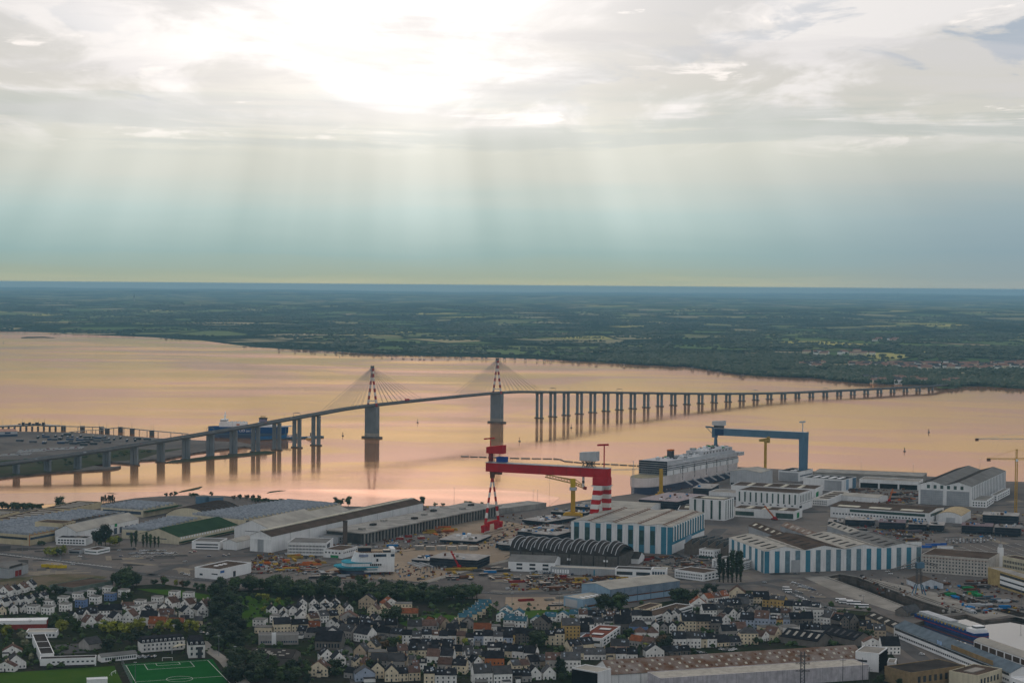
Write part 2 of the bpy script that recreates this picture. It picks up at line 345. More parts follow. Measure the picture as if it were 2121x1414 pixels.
basin = [W(8, *p) for p in [(1225, 612), (1330, 585), (1445, 562), (1652, 541), (1790, 588), (2010, 566), (2230, 552), (2400, 560), (2400, 985), (1725, 768), (1690, 818), (1180, 650)]]
# the first dock opens into the basin through its gate: keep a thin sill of quay between them
dock1[4] = W(8, 1610, 532); dock1[5] = W(8, 1405, 552)
sheet('ground', outer, G, asphalt, holes=(dock1, dock2, basin))
def wall_ring(name, pts, z0, z1, m, z2=None):
    mb = MB(); n = len(pts)
    for i in range(n):
        a, b = pts[i], pts[(i + 1) % n]
        mb.add([(a.x, a.y, z0), (b.x, b.y, z0), (b.x, b.y, z1), (a.x, a.y, z1)], [(0, 1, 2, 3)])
    return mb.build(name, m)
quayc = mat('stained dock masonry', V(.12, .10, .085), .9, .4, .08, streak=.5)
for nm, pts, dep, lab in (('dry_dock', dock1, 9.5, 'long empty stone dry dock with dark far wall beside the coach park'),
                          ('dry_dock', dock2, 7.5, 'shorter stone dry dock beside the green steel sections')):
    t = thing(nm, lab, 'dry dock', (0, 0, 0))
    wall_ring('wall', pts, G - dep, G, quayc).parent = t
    o = sheet('floor', pts, G - dep + .05, mudm); o.parent = t; del o['kind']
    mb = MB()                                            # coping along the rim
    for i in range(len(pts)):
        a, b = pts[i], pts[(i + 1) % len(pts)]; mb.beam((a.x, a.y, G + .3), (b.x, b.y, G + .3), 1.4, .7)
    mb.build('coping', concl, t)
    mb = MB()                                            # stepped altar half-way down the far side
    for i in range(1, 5):
        a, b = pts[i], pts[i - 1]; mb.beam((a.x, a.y, G - dep*.5), (b.x, b.y, G - dep*.5), 3.0, dep*.5 - .2)
    mb.build('altar_step', quayc, t)
b_ = sheet('basin_water', basin, 2.0, basinm)
wall_ring('quay_wall', basin, -3, G, quayc)['kind'] = 'structure'
qw = MB()
for i in range(len(outer) - 3):
    a, b = outer[i], outer[i + 1]; qw.add([(a.x, a.y, -2), (b.x, b.y, -2), (b.x, b.y, G), (a.x, a.y, G)], [(0, 1, 2, 3)])
qw.build('river_bank', quayc)['kind'] = 'structure'

def strip(name, k, pts, wid, z, m, kind='structure'):
    p = [W(k, *q) for q in pts]; mb = MB(); L = []; Rr = []
    for i in range(len(p)):
        d = (p[min(i + 1, len(p) - 1)] - p[max(i - 1, 0)]); d.z = 0; d.normalize(); s = Vector((-d.y, d.x, 0))*wid/2
        L.append(p[i] + s); Rr.append(p[i] - s)
    mb.add([(v.x, v.y, z) for v in L + Rr], [(i, i + 1, len(p) + i + 1, len(p) + i) for i in range(len(p) - 1)])
    o = mb.build(name, m); o['kind'] = kind; return o
# town floor, park, pitches, gravel yards, roads
def region(name, k, pts, z, m): return sheet(name, [W(k, *p) for p in pts], G + z, m)
region('town_ground', 0, [(-60, 1247), (0, 1240), (60, 1222), (120, 1228), (240, 1215), (330, 1208), (430, 1222), (520, 1222), (600, 1212), (760, 1226), (1000, 1240), (1030, 1262), (1180, 1268),
       (1300, 1258), (1420, 1238), (1500, 1222), (1560, 1222), (1600, 1250), (1640, 1275), (1700, 1300), (1760, 1310), (1830, 1330), (1860, 1370), (1850, 1440), (-60, 1440)], .06, towng)
region('park_grass', 5, [(1090, 330), (1480, 345), (1680, 380), (1900, 390), (2121, 395), (2400, 440), (2250, 520), (2040, 640), (1950, 655), (1930, 520), (1880, 440), (1650, 420), (1300, 375)], .12, grassm)
region('grass_field', 5, [(-60, 1022), (930, 960), (1010, 1130), (-60, 1130)], .12, grassm)
region('football_pitch', 5, [(997, 945), (1728, 903), (1870, 1120), (1085, 1140)], .12, pitchm)
region('waste_ground', 5, [(0, 255), (470, 210), (700, 215), (880, 235), (830, 260), (420, 300), (330, 330), (200, 330), (0, 300)], .12, scrubm)
region('garden_grass', 7, [(-40, 515), (560, 500), (600, 520), (160, 580), (-40, 600)], .12, grassm)
region('garden_grass', 6, [(1200, 610), (1500, 525), (1700, 560), (1640, 640), (1300, 650)], .12, grassm)
region('gravel_yard', 2, [(560, 1320), (900, 1190), (1240, 1120), (1600, 1090), (2030, 1080), (2160, 1150), (2030, 1240), (1450, 1390), (1000, 1370), (720, 1360)], .10, sandm)
region('gravel_yard', 2, [(1640, 920), (1950, 880), (2200, 920), (2330, 960), (2230, 1040), (1900, 1080), (1560, 1060), (1500, 1000)], .10, sandm)
region('gravel_yard', 7, [(30, 400), (560, 400), (620, 470), (420, 505), (20, 505)], .10, sandm)
region('dock_apron', 8, [(330, 240), (510, 228), (830, 352), (1150, 482), (1440, 562), (1290, 580), (1000, 500), (640, 380)], .10, concl)
region('dock_apron', 8, [(780, 225), (1110, 300), (1430, 370), (1700, 472), (2000, 548), (1790, 584), (1655, 536), (1310, 430)], .10, concl)
strip('road', 1, [(-60, 1150), (200, 1180), (520, 1225), (900, 1290), (1230, 1340), (1700, 1380), (2300, 1420), (2700, 1440)], 13, G + .16, roadm)
strip('road', 1, [(1230, 1340), (1400, 1270), (1800, 1190), (2300, 1160), (2800, 1150)], 10, G + .16, roadm)
strip('road', 7, [(-700, 330), (0, 372), (560, 362), (1100, 300), (1500, 290), (1900, 300), (2300, 260)], 12, G + .16, roadm)
strip('road', 3, [(1500, 1330), (1560, 1200), (1640, 1080), (1780, 960)], 16, G + .16, roadm)
strip('road', 6, [(720, 720), (770, 800), (800, 900), (830, 1000), (860, 1120)], 8, G + .16, roadm)
strip('road', 8, [(-40, 290), (150, 330), (500, 480), (700, 560), (1000, 700), (1200, 830), (1290, 900), (1700, 1100), (1900, 1180)], 12, G + .16, roadm)
strip('road', 5, [(1640, 760), (1720, 840), (1830, 920), (1900, 1010), (2000, 1120)], 9, G + .16, concl)
strip('quay_path', 2, [(1400, 1400), (1750, 1300), (2121, 1210), (2400, 1150)], 8, G + .2, concl)
# painted bays and dashes
mk = mat('road paint', V(.6, .6, .58), .8)
def dashes(name, k, a, b, n, ln, wid, z=G + .24):
    a = W(k, *a); b = W(k, *b); mb = MB(); d = (b - a).normalized()
    for i in range(n):
        c = a + (b - a)*((i + .5)/n); mb.beam((*(c - d*ln/2).xy, z), (*(c + d*ln/2).xy, z), wid, .02)
    o = mb.build(name, mk); o['kind'] = 'structure'
dashes('road_markings', 1, (-20, 1165), (910, 1275), 38, 4.0, 1.1)
dashes('road_markings', 1, (-20, 1160), (910, 1270), 30, 3.0, .7)
dashes('road_markings', 1, (1250, 1338), (2100, 1410), 30, 3.0, .35); dashes('road_markings', 7, (-600, 334), (0, 370), 26, 3.0, .35); dashes('road_markings', 7, (560, 362), (1080, 302), 26, 3.0, .35)
dashes('road_markings', 3, (1500, 1330), (1640, 1080), 30, 3.0, .35); dashes('road_markings', 8, (150, 330), (1000, 700), 50, 3.0, .35)
for i in range(9): dashes('bay_markings', 1, (1040 + i*44, 1200 - i*2), (1120 + i*44, 1172 - i*2), 1, 16, .3); dashes('bay_markings', 8, (200 + i*30, 300 + i*12), (250 + i*30, 275 + i*12), 1, 9, .3)
for i in range(7):
    dashes('bay_markings', 4, (1560 + i*95, 1130 - i*4), (1830 + i*95, 1230 - i*6), 1, 130, .35)
mb = MB()                                                # football pitch lines
q = [W(5, *p) for p in [(1025, 955), (1690, 915), (1822, 1050), (1105, 1098)]]
def pl_(a, b, w_=.35): mb.beam((a.x, a.y, G + .2), (b.x, b.y, G + .2), w_, .03)
q[2] = q[1] + (q[2] - q[1])*1.9; q[3] = q[0] + (q[3] - q[0])*1.9
for i in range(4): pl_(q[i], q[(i + 1) % 4])
def bl(s, t): return q[0]*(1-s)*(1-t) + q[1]*s*(1-t) + q[2]*s*t + q[3]*(1-s)*t
pl_(bl(0, .5), bl(1, .5)); c0 = bl(.5, .5)
for i in range(32):
    e = lambda k: c0 + Vector((math.cos(k*math.pi/16), math.sin(k*math.pi/16), 0))*9
    pl_(e(i), e(i + 1))
for s0, s1, t in ((.22, .78, .17), (.36, .64, .07)):
    pl_(bl(s0, 0), bl(s0, t)); pl_(bl(s0, t), bl(s1, t)); pl_(bl(s1, t), bl(s1, 0))
o = mb.build('pitch_markings', mk); o['kind'] = 'structure'

# worn patches, repaired bays and crane rails on the yards
rp = random.Random(41); pm = [ground_mat('patch ' + str(i), (c, tuple(q*1.25 for q in c), tuple(q*.7 for q in c)), .08) for i, c in enumerate(((.055, .052, .05), (.16, .145, .125), (.095, .09, .086), (.21, .18, .14)))]
mbs = [MB() for _ in pm]
def patch(k, box, n, big=(6, 40)):
    for _ in range(n):
        p = W(k, rp.uniform(box[0], box[2]), rp.uniform(box[1], box[3])); a = R(rp.choice([12, 15, 18, 104, -28])); l, w_ = rp.uniform(*big), rp.uniform(3, 14); i = rp.randrange(4)
        if k == 8 and p.x > W(8, 480, 240).x: continue
        z = G + .045 + rp.uniform(0, .03)
        d, s_ = Vector((math.cos(a), math.sin(a), 0)), Vector((-math.sin(a), math.cos(a), 0)); q = [p + d*l*e + s_*w_*f for e, f in ((-.5, -.5), (.5, -.5), (.5, .5), (-.5, .5))]
        mbs[i].add([(v.x, v.y, z) for v in q], [(0, 1, 2, 3)])
for k, box, n in ((1, (0, 1110, 2121, 1330), 70), (2, (300, 1150, 2100, 1400), 60), (3, (0, 900, 600, 1400), 45), (3, (1150, 1180, 2000, 1390), 60), (4, (400, 640, 2121, 1130), 120), (8, (0, 200, 1400, 560), 70), (7, (0, 230, 1900, 390), 60)): patch(k, box, n)
for m_, b_ in zip(pm, mbs): b_.build('yard_patches', m_)['kind'] = 'structure'
for k, a, b_, off in (('R', (150, 1300), (700, 1150), 0), ('R', (170, 1325), (720, 1170), 0), (3, (60, 1180), (640, 930), 0), (3, (20, 1190), (600, 940), 0), (2, (1000, 1160), (2130, 1010), 0), (2, (980, 1180), (2160, 1030), 0), (8, (760, 228), (1640, 528), 0), (8, (790, 226), (1660, 520), 0), (4, (800, 1010), (2100, 900), 0), (2, (300, 1330), (1000, 1180), 0)):
    a, b_ = W(k, *a), W(k, *b_); MB().beam((a.x, a.y, G + .16), (b_.x, b_.y, G + .16), .9, .12).build('crane_rail', mat('rail steel', V(.035, .03, .027), .7))['kind'] = 'structure'
# ------------------------------------------------------------------ mud flat, peninsula and spits in the river
sheet('mud_flat', [at(*p, .12) for p in [(-500, 1010), (0, 1021), (300, 1018), (520, 1013.5), (800, 1012.5), (1000, 1013), (1100, 1018), (1160, 1030), (1132, 1052), (700, 1052), (400, 1030), (-500, 1070)]], .12, shallowm)
pen = [W(1, *p, z=0) for p in [(-700, 170), (140, 180), (600, 187), (1000, 215), (1300, 236), (1690, 256), (1960, 268), (2121, 300), (2080, 312), (1990, 300), (1740, 332), (1600, 348), (1340, 402), (1140, 412), (1120, 442), (1060, 440), (900, 428),
       (720, 448), (740, 458), (860, 472), (985, 462), (960, 474), (870, 487), (630, 500), (390, 515), (130, 540), (-700, 640)]]
def land(name, pts, z, m, m2, skirt=6.0):
    c = sum(pts, Vector())/len(pts); mb = MB(); n = len(pts); tri = tessellate_polygon([[Vector((p.x, p.y, 0)) for p in pts]])
    mb.add([(p.x, p.y, z) for p in pts], tri, 0)
    mb.add([(p.x, p.y, z) for p in pts] + [(p.x, p.y, -1) for p in pts], [(i, (i+1) % n, n + (i+1) % n, n + i) for i in range(n)], 1)
    o = mb.build(name, [m, m2]); o['kind'] = 'structure'; return o
land('terminal_land', pen, 2.5, asphalt, quayc)
sheet('bank_scrub', [W(1, *p, z=2.6) for p in [(-700, 620), (-700, 430), (200, 395), (640, 360), (980, 305), (1290, 320), (1560, 300), (1300, 345), (1130, 398), (900, 415), (600, 485), (380, 503), (130, 526)]], 2.6, bankm)
def spit(k, pts, wid, h, name='rock_spit'):
    p = [W(k, *q, z=0) for q in pts]; mb = MB(); rr_ = random.Random(len(pts)); vs = []
    for i, a in enumerate(p):
        d = p[min(i + 1, len(p) - 1)] - p[max(i - 1, 0)]; s = Vector((-d.y, d.x, 0)).normalized(); e = .35 if i in (0, len(p) - 1) else 1
        for t, hh in ((-.5, -.5), (-.2, h), (.2, h*.9), (.5, -.5)):
            vs.append(a + s*(t*wid*e*rr_.uniform(.8, 1.2)) + Vector((0, 0, hh*e if hh > 0 else hh)))
    mb.add(vs, [(i*4 + j, i*4 + j + 1, i*4 + j + 5, i*4 + j + 4) for i in range(len(p) - 1) for j in range(3)])
    o = mb.build(name, bankm); o['kind'] = 'structure'
spit(1, [(1345, 426), (1430, 416), (1520, 410), (1600, 400), (1690, 388), (1800, 380), (1900, 370), (2000, 360), (2121, 348), (2180, 342), (2225, 338)], 26, 3.0)
spit(1, [(1450, 668), (1520, 652), (1580, 638), (1640, 618)], 16, .8, 'sand_bar')
spit(2, [(130, 672), (180, 660), (240, 653), (285, 650)], 14, .6, 'sand_bar')
spit(1, [(870, 670), (910, 674), (950, 678)], 12, .5, 'sand_bar')
spit('L', [(155, 425), (200, 421), (260, 420), (330, 423)], 120, 4, 'river_island')

# ------------------------------------------------------------------ the far bank: rolling farmland to the horizon
farshore = [px('L', *p) for p in [(-900, 370), (0, 381), (220, 386), (450, 401), (700, 410), (980, 421), (1130, 434), (1270, 440), (1430, 462), (1620, 484), (1760, 492), (1900, 499), (2121, 510)]]
farshore += [px('M', *p) for p in [(140, 520), (420, 533), (640, 540), (900, 546), (1200, 555), (1500, 570), (1700, 582), (1900, 594), (2121, 604)]]
farshore += [px('B', *p) for p in [(1200, 68), (1400, 100), (1600, 128), (1800, 142), (2121, 152)]]
farshore += [px('C', *p) for p in [(200, 822), (400, 836), (640, 862), (880, 878), (1100, 885), (1390, 888), (1400, 915), (1560, 915), (1640, 895), (1800, 898), (2121, 918), (2500, 930), (3600, 950)]]
fs = sorted([(math.atan2(p.x, p.y), p) for p in (at(*q, 1.0) for q in farshore)], key=lambda e: e[0])
def shore_r(a):
    if a <= fs[0][0]: return fs[0][1].xy.length
    for (a0, p0), (a1, p1) in zip(fs, fs[1:]):
        if a0 <= a <= a1:
            t = (a - a0)/max(a1 - a0, 1e-9); return p0.xy.length*(1 - t) + p1.xy.length*t
    return fs[-1][1].xy.length
def hillh(x, y, r, r0):
    s = max(0.0, min(1.0, (r - r0)/6000))
    h = 9*math.sin(x*.0011 + 1)*math.sin(y*.0009) + 7*math.sin(x*.0023 + y*.0005) + 14*math.sin(y*.00035 + x*.0001 + .8)
    far = max(0.0, min(1.0, (r - 15000)/25000))
    return s*(22 + h*.8) + far*(26 + 22*math.sin(x*.00021 + y*.00007) + 10*math.sin(x*.0006))
def farm(g, P):
    x, y, z = g.sep(P)
    v = g.nt.nodes.new('ShaderNodeTexVoronoi'); g.put(v.inputs['Vector'], g.xyz(g.m('MULTIPLY', x, .0027), g.m('MULTIPLY', y, .0017), 0)); v.inputs['Scale'].default_value = 1.0
    a, b_, c_ = g.sep(v.outputs['Color'])
    f = g.ramp(a, [(0, (.018, .032, .017)), (.34, (.024, .040, .02)), (.42, (.09, .14, .055)), (.6, (.13, .18, .07)), (.76, (.20, .22, .095)), (.9, (.36, .30, .19)), (1, (.42, .39, .12))])
    wood = g.noise(P, .0011, 6, .62)
    f = g.mix(g.ss(wood, .52, .60), f, (.016, .028, .016))
    hed = g.nt.nodes.new('ShaderNodeTexVoronoi'); hed.feature = 'DISTANCE_TO_EDGE'; g.put(hed.inputs['Vector'], g.xyz(g.m('MULTIPLY', x, .0027), g.m('MULTIPLY', y, .0017), 0)); hed.inputs['Scale'].default_value = 1.0
    f = g.mix(g.ss(hed.outputs['Distance'], .06, .02), f, (.015, .026, .014))
    return f
fm = bpy.data.materials.new('far farmland'); fm.use_nodes = True
g = NG(fm.node_tree); b = fm.node_tree.nodes['Principled BSDF']; b.inputs['Roughness'].default_value = .95; b.inputs['Specular IOR Level'].default_value = 0
fm.node_tree.links.new(farm(g, fm.node_tree.nodes.new('ShaderNodeNewGeometry').outputs['Position']), b.inputs['Base Color'])
mb = MB(); vs = []; NA, NRR = 260, 90
angs = [R(-46) + R(92)*j/NA for j in range(NA + 1)]
for i in range(NRR + 1):
    for a in angs:
        r0 = shore_r(a); t = i/NRR; r = r0*(70000/r0)**t if i else r0
        x, y = r*math.sin(a), r*math.cos(a)
        z = (-1.0 if i == 0 else 2.5 + hillh(x, y, r, r0)); vs.append((x, y, z))
mb.add(vs, [(i*(NA+1) + j, i*(NA+1) + j + 1, (i+1)*(NA+1) + j + 1, (i+1)*(NA+1) + j) for i in range(NRR) for j in range(NA)])
o = mb.build('far_land', fm); o['kind'] = 'structure'; o.data.polygons.foreach_set('use_smooth', [True]*len(o.data.polygons))
def farz(x, y):
    r = math.hypot(x, y); a = math.atan2(x, y); return 2.5 + hillh(x, y, r, shore_r(a))
# hedges, copses and woods that read as one mass
mb = MB(); rfar = random.Random(3)
ico = [(0, 0, 1.0)] + [(math.cos(i*1.2566), math.sin(i*1.2566), .45) for i in range(5)] + [(math.cos(i*1.2566 + .6), math.sin(i*1.2566 + .6), -.3) for i in range(5)]
icf = [(0, 1 + i, 1 + (i + 1) % 5) for i in range(5)] + [(1 + i, 6 + i, 1 + (i + 1) % 5) for i in range(5)] + [(1 + (i + 1) % 5, 6 + i, 6 + (i + 1) % 5) for i in range(5)]
VBOX = [(640, 668, 1090, 722), (1070, 668, 2200, 745), (260, 660, 440, 716), (275, 575, 880, 626), (850, 480, 1050, 518)]
def to_px(x, y, z):
    q = ROT.transposed() @ Vector((x, y, z - HC)); return CW/2 - q.x/q.z*F, CH/2 + q.y/q.z*F
def in_village(x, y, z):                                  # the far village keeps its gardens open
    a, b = to_px(x, y, z + 6); u, v = (a - 1600)*4.071, (b - 580)*4.071
    return any(q[0] < u < q[2] and q[1] < v < q[3] for q in VBOX)
def clump(mb, x, y, z, r, h):
    if y > 3500 and rfar.random() < .8 and in_village(x, y, z): return
    mb.add([(x + p[0]*r*rfar.uniform(.7, 1.2), y + p[1]*r*rfar.uniform(.7, 1.2), z + h*(.35 + p[2]*.6*rfar.uniform(.8, 1.2))) for p in ico], icf)
for _ in range(1500):
    a = R(rfar.uniform(-19, 19)); r0 = shore_r(a); r = r0 + 60 + (13000)*rfar.random()**1.7
    wet = r - r0 < 2500 and a < R(3)                     # open marsh on the left bank: fewer trees
    if wet and rfar.random() < .72: continue
    cx, cy = r*math.sin(a), r*math.cos(a); th = rfar.uniform(-.5, .5) if rfar.random() < .75 else rfar.uniform(0, 3.1)
    n = rfar.randint(5, 26)
    if rfar.random() < .6:
        for i in range(n):
            q_ = (i - n/2)*rfar.uniform(11, 14); x = cx + math.cos(th)*q_ + rfar.gauss(0, 4); y = cy + math.sin(th)*q_ + rfar.gauss(0, 8)
            if math.hypot(x, y) > shore_r(math.atan2(x, y)) + 25: clump(mb, x, y, farz(x, y), rfar.uniform(5, 11), rfar.uniform(7, 13))
    else:
        for i in range(n*2):
            x = cx + rfar.gauss(0, 70); y = cy + rfar.gauss(0, 90)
            if math.hypot(x, y) > shore_r(math.atan2(x, y)) + 25: clump(mb, x, y, farz(x, y), rfar.uniform(8, 16), rfar.uniform(9, 16))
for _ in range(900):                                     # the wooded bank behind the bridge's far end
    a = R(rfar.uniform(3, 19)); r0 = shore_r(a); r = r0 + 30 + 1500*rfar.random()**1.5
    for i in range(5):
        x = r*math.sin(a) + rfar.gauss(0, 22); y = r*math.cos(a) + rfar.gauss(0, 30)
        if math.hypot(x, y) > shore_r(math.atan2(x, y)) + 20: clump(mb, x, y, farz(x, y), rfar.uniform(4, 9), rfar.uniform(6, 14))
o = mb.build('far_woodland', leafm['dark']); tag(o, 'dark hedges, copses and woods across the far river bank', 'woodland', None, 'stuff')
# ------------------------------------------------------------------ the bridge
br = thing('cable_stayed_bridge', 'long concrete bridge crossing the estuary with two red and white pylons', 'bridge', (0, 0, 0))
PIERS = [(1, -130, 470, 545), (1, 134, 435, 527), (1, 388, 402, 506), (1, 634, 372, 488), (1, 868, 335, 463), (1, 1094, 295, 445), (1, 1310, 262, 421), (1, 1516, 228, 402), (1, 1712, 193, 376), (1, 1900, 160, 358),
         (2, 40, 134, 337), (2, 210, 100, 322), (2, 375, 66, 302), (2, 528, 42, 284)]
TOW = [('A', 744, 432, 660), ('A', 1658, 340, 549)]
PR = [('B', u, t, b) for u, t, b in [(130, 262, 445), (228, 262, 433), (325, 262, 425), (422, 262, 415), (520, 263, 405), (617, 264, 393), (715, 266, 384), (813, 267, 376), (912, 268, 366), (1011, 270, 358), (1110, 271, 351),
       (1210, 272, 344), (1310, 273, 338), (1410, 274, 332), (1511, 274, 326), (1612, 273, 319), (1713, 271, 313), (1815, 270, 307), (1916, 268, 301), (2018, 265, 294)]]
PR += [('C', u, t, b) for u, t, b in [(327, 950, 988), (445, 945, 981), (561, 940, 974), (677, 935, 967), (790, 929, 960), (902, 924, 953), (1012, 917, 946), (1120, 912, 941), (1228, 907, 935), (1334, 902, 930)]]
def mk_pt(e):
    k, u, t, b = e; p = W(k, u, b, 0.0); return p, rise(k, u, b, t, 0.0)
LP = [mk_pt(e) for e in PIERS]; TP = [mk_pt(e) for e in TOW]; RP = [mk_pt(e) for e in PR]
def smooth(v, n=3):
    for _ in range(n): v = [v[0]] + [(v[i-1] + 2*v[i] + v[i+1])/4 for i in range(1, len(v) - 1)] + [v[-1]]
    return v
rxy = smooth([p for p, h in RP]); rh = smooth([h for p, h in RP]); RP = list(zip(rxy, rh))
lxy = smooth([p for p, h in LP], 2); lh = smooth([h for p, h in LP]); LP = list(zip(lxy, lh))
line = [Vector((p.x, p.y, h)) for p, h in LP + TP + RP]
ab = W('C', 1480, 905, 1.0); line.append(Vector((ab.x, ab.y, max(4, line[-1].z*.75))))
pre = line[0] + (line[0] - line[1])*2.5; pre.z = max(4, line[0].z - 5); line.insert(0, pre)
def cr(p0, p1, p2, p3, t): return .5*((2*p1) + (p2 - p0)*t + (2*p0 - 5*p1 + 4*p2 - p3)*t*t + (3*p1 - p0 - 3*p2 + p3)*t**3)
path = []
for i in range(len(line) - 1):
    a, b, c, d = line[max(i-1, 0)], line[i], line[i+1], line[min(i+2, len(line) - 1)]
    n = 14 if (c - b).length > 150 else 5
    path += [cr(a, b, c, d, t/n) for t in range(n)]
path.append(line[-1])
def tang(i): d = path[min(i+1, len(path)-1)] - path[max(i-1, 0)]; d.z = 0; return d.normalized()
def sweep(name, prof, m, parent):
    mb = MB(); vs = []; n = len(prof)
    for i, p in enumerate(path):
        t = tang(i); s = Vector((t.y, -t.x, 0))
        vs += [p + s*a + Vector((0, 0, z)) for a, z in prof]
    mb.add(vs, [(i*n + j, i*n + (j+1) % n, (i+1)*n + (j+1) % n, (i+1)*n + j) for i in range(len(path) - 1) for j in range(n)] + [tuple(range(n)), tuple(range(len(vs) - n, len(vs)))])
    return mb.build(name, m, parent)
deckc = mat('bridge deck edge', V(.10, .11, .118), .8, .15, .05)
deck = sweep('deck', [(-5, 0), (5, 0), (8, 2.4), (8, 3.6), (-8, 3.6), (-8, 2.4)], deckc, br)
sweep('road_surface', [(-7.4, 3.62), (7.4, 3.62), (7.4, 3.72), (-7.4, 3.72)], roadm, deck)
for s in (-7.8, 7.8): sweep('parapet', [(s - .15, 3.6), (s + .15, 3.6), (s + .15, 4.7), (s - .15, 4.7)], concb, deck)
def near_path(p):
    i = min(range(len(path)), key=lambda j: (path[j].xy - p.xy).length); return path[i], tang(i), i
for j, (p, h) in enumerate(LP + RP):
    q, t, i = near_path(p); s = Vector((t.y, -t.x, 0)); rz = math.atan2(s.y, s.x); z = q.z
    left = j < len(LP)
    mb = MB(); e = 3.2 if left else 2.6
    gap = 4.2 if left and j < 10 else 5.4
    for sg in (-1, 1): mb.box(sg*gap - e, -1.7, -2, sg*gap + e, 1.7, z - 1.6)
    mb.box(-gap - e - .4, -2.1, z - 1.6, gap + e + .4, 2.1, z + .05)
    pier = mb.build('pier', concb, br, (q.x, q.y, 0), rz)
    mb = MB(); mb.prism([(-gap - e - 2, -3), (gap + e + 2, -3), (gap + e + 4, 0), (gap + e + 2, 3), (-gap - e - 2, 3), (-gap - e - 4, 0)], -2, 1.6 if h > 12 else .6)
    mb.build('footing', quayc, pier)
bandr = mat('pylon red', V(.30, .03, .025), .6, .15, .1)
for j, (p, h) in enumerate(TP):
    q, t, i = near_path(p); s = Vector((t.y, -t.x, 0)); rz = math.atan2(s.y, s.x); z = q.z
    py = thing('pylon', None, None, (q.x, q.y, 0), rz); py.parent = br
    mb = MB(); mb.box(-12, -6, 1, 12, 6, z + .5); mb.build('pier_shaft', concb, py)
    MB().box(-12.1, -6.1, 3, 12.1, 6.1, 9).build('pier_collar', concl, py)
    MB().prism([(-17, -9), (17, -9), (22, 0), (17, 9), (-17, 9), (-22, 0)], -2, 2.6).build('footing', quayc, py)
    top = 131.0; nb = 9
    for sg in (-1, 1):
        a = Vector((sg*9.5, 0, z)); b = Vector((sg*.9, 0, top - 14))
        for k in range(nb):
            MB().beam(a + (b - a)*(k/nb), a + (b - a)*((k + 1)/nb), 2.6, 3.2).build('leg_band', bandr if k % 2 == 0 else wcr, py)
    for k in range(3):
        MB().box(-2.6, -2.2, top - 14 + k*4.7, 2.6, 2.2, top - 14 + (k + 1)*4.7).build('mast_band', [wcr, bandr, deckc][k], py)
    MB().box(-9, -1, z + 10, 9, 1, z + 11.5).build('cross_beam', wcr, py)
    reach = 165.0
    for sg in (-1, 1):
        for k in range(9):
            dist = 28 + (reach - 28)*k/8; ii = i
            while 0 < ii < len(path) - 1 and (path[ii] - q).xy.length < dist: ii += sg
            e0, e1 = path[ii - sg], path[ii]; l0, l1 = (e0 - q).xy.length, (e1 - q).xy.length
            f = (dist - l0)/max(l1 - l0, .01); e = e0 + (e1 - e0)*f
            for sd in (-1, 1):
                tip = Vector((q.x, q.y, top - 12 + k*1.25)) + s*sd*1.2; ft = e + s*sd*6.5 + Vector((0, 0, 3.8))
                MB().tube(tip, ft, .26, n=4).build('stay_cable', mat('stay cable', V(.30, .29, .28), .6), br)
lampm = mat('lamp post', V(.18, .19, .2), .5)
acc = 0; side = 1
for i in range(1, len(path) - 6):
    acc += (path[i] - path[i-1]).length
    if acc > 62:
        acc = 0; t = tang(i); s = Vector((t.y, -t.x, 0))*side; b0 = path[i] + s*7.6 + Vector((0, 0, 3.7))
        mb = MB(); mb.tube(b0, b0 + Vector((0, 0, 11)), .2, .12, n=4); mb.tube(b0 + Vector((0, 0, 11)), b0 - s*2.2 + Vector((0, 0, 11.6)), .12, n=4); mb.build('lamp_post', lampm, br)
for k, u, v in (('A', 195, 505), ('V', 370, 360), ('B', 228, 250), ('B', 715, 255), ('B', 1713, 262), ('C', 445, 935), ('A', 744, 405), ('A', 1658, 325)):
    x0 = px(k, u, v)[0]
    i = min(range(len(path)), key=lambda j: abs((ROT.transposed() @ (path[j] - Vector((0, 0, HC)))).x/-(ROT.transposed() @ (path[j] - Vector((0, 0, HC)))).z*F + CW/2 - x0))
    t = tang(i); s = Vector((t.y, -t.x, 0)); c = path[i] + Vector((0, 0, 3.6)); mb = MB()
    for sd in (-1, 1): mb.beam(c + s*sd*7.3, c + s*sd*7.3 + Vector((0, 0, 7)), .5, .5)
    mb.beam(c + s*-7.3 + Vector((0, 0, 7)), c + s*7.3 + Vector((0, 0, 7)), .6, .6)
    for kx in (-4, -1.3, 1.3, 4): mb.beam(c + s*(kx - .7) + Vector((0, 0, 7.6)), c + s*(kx + .7) + Vector((0, 0, 7.6)), .3, 1.3)
    mb.build('signal_gantry', lampm, br)
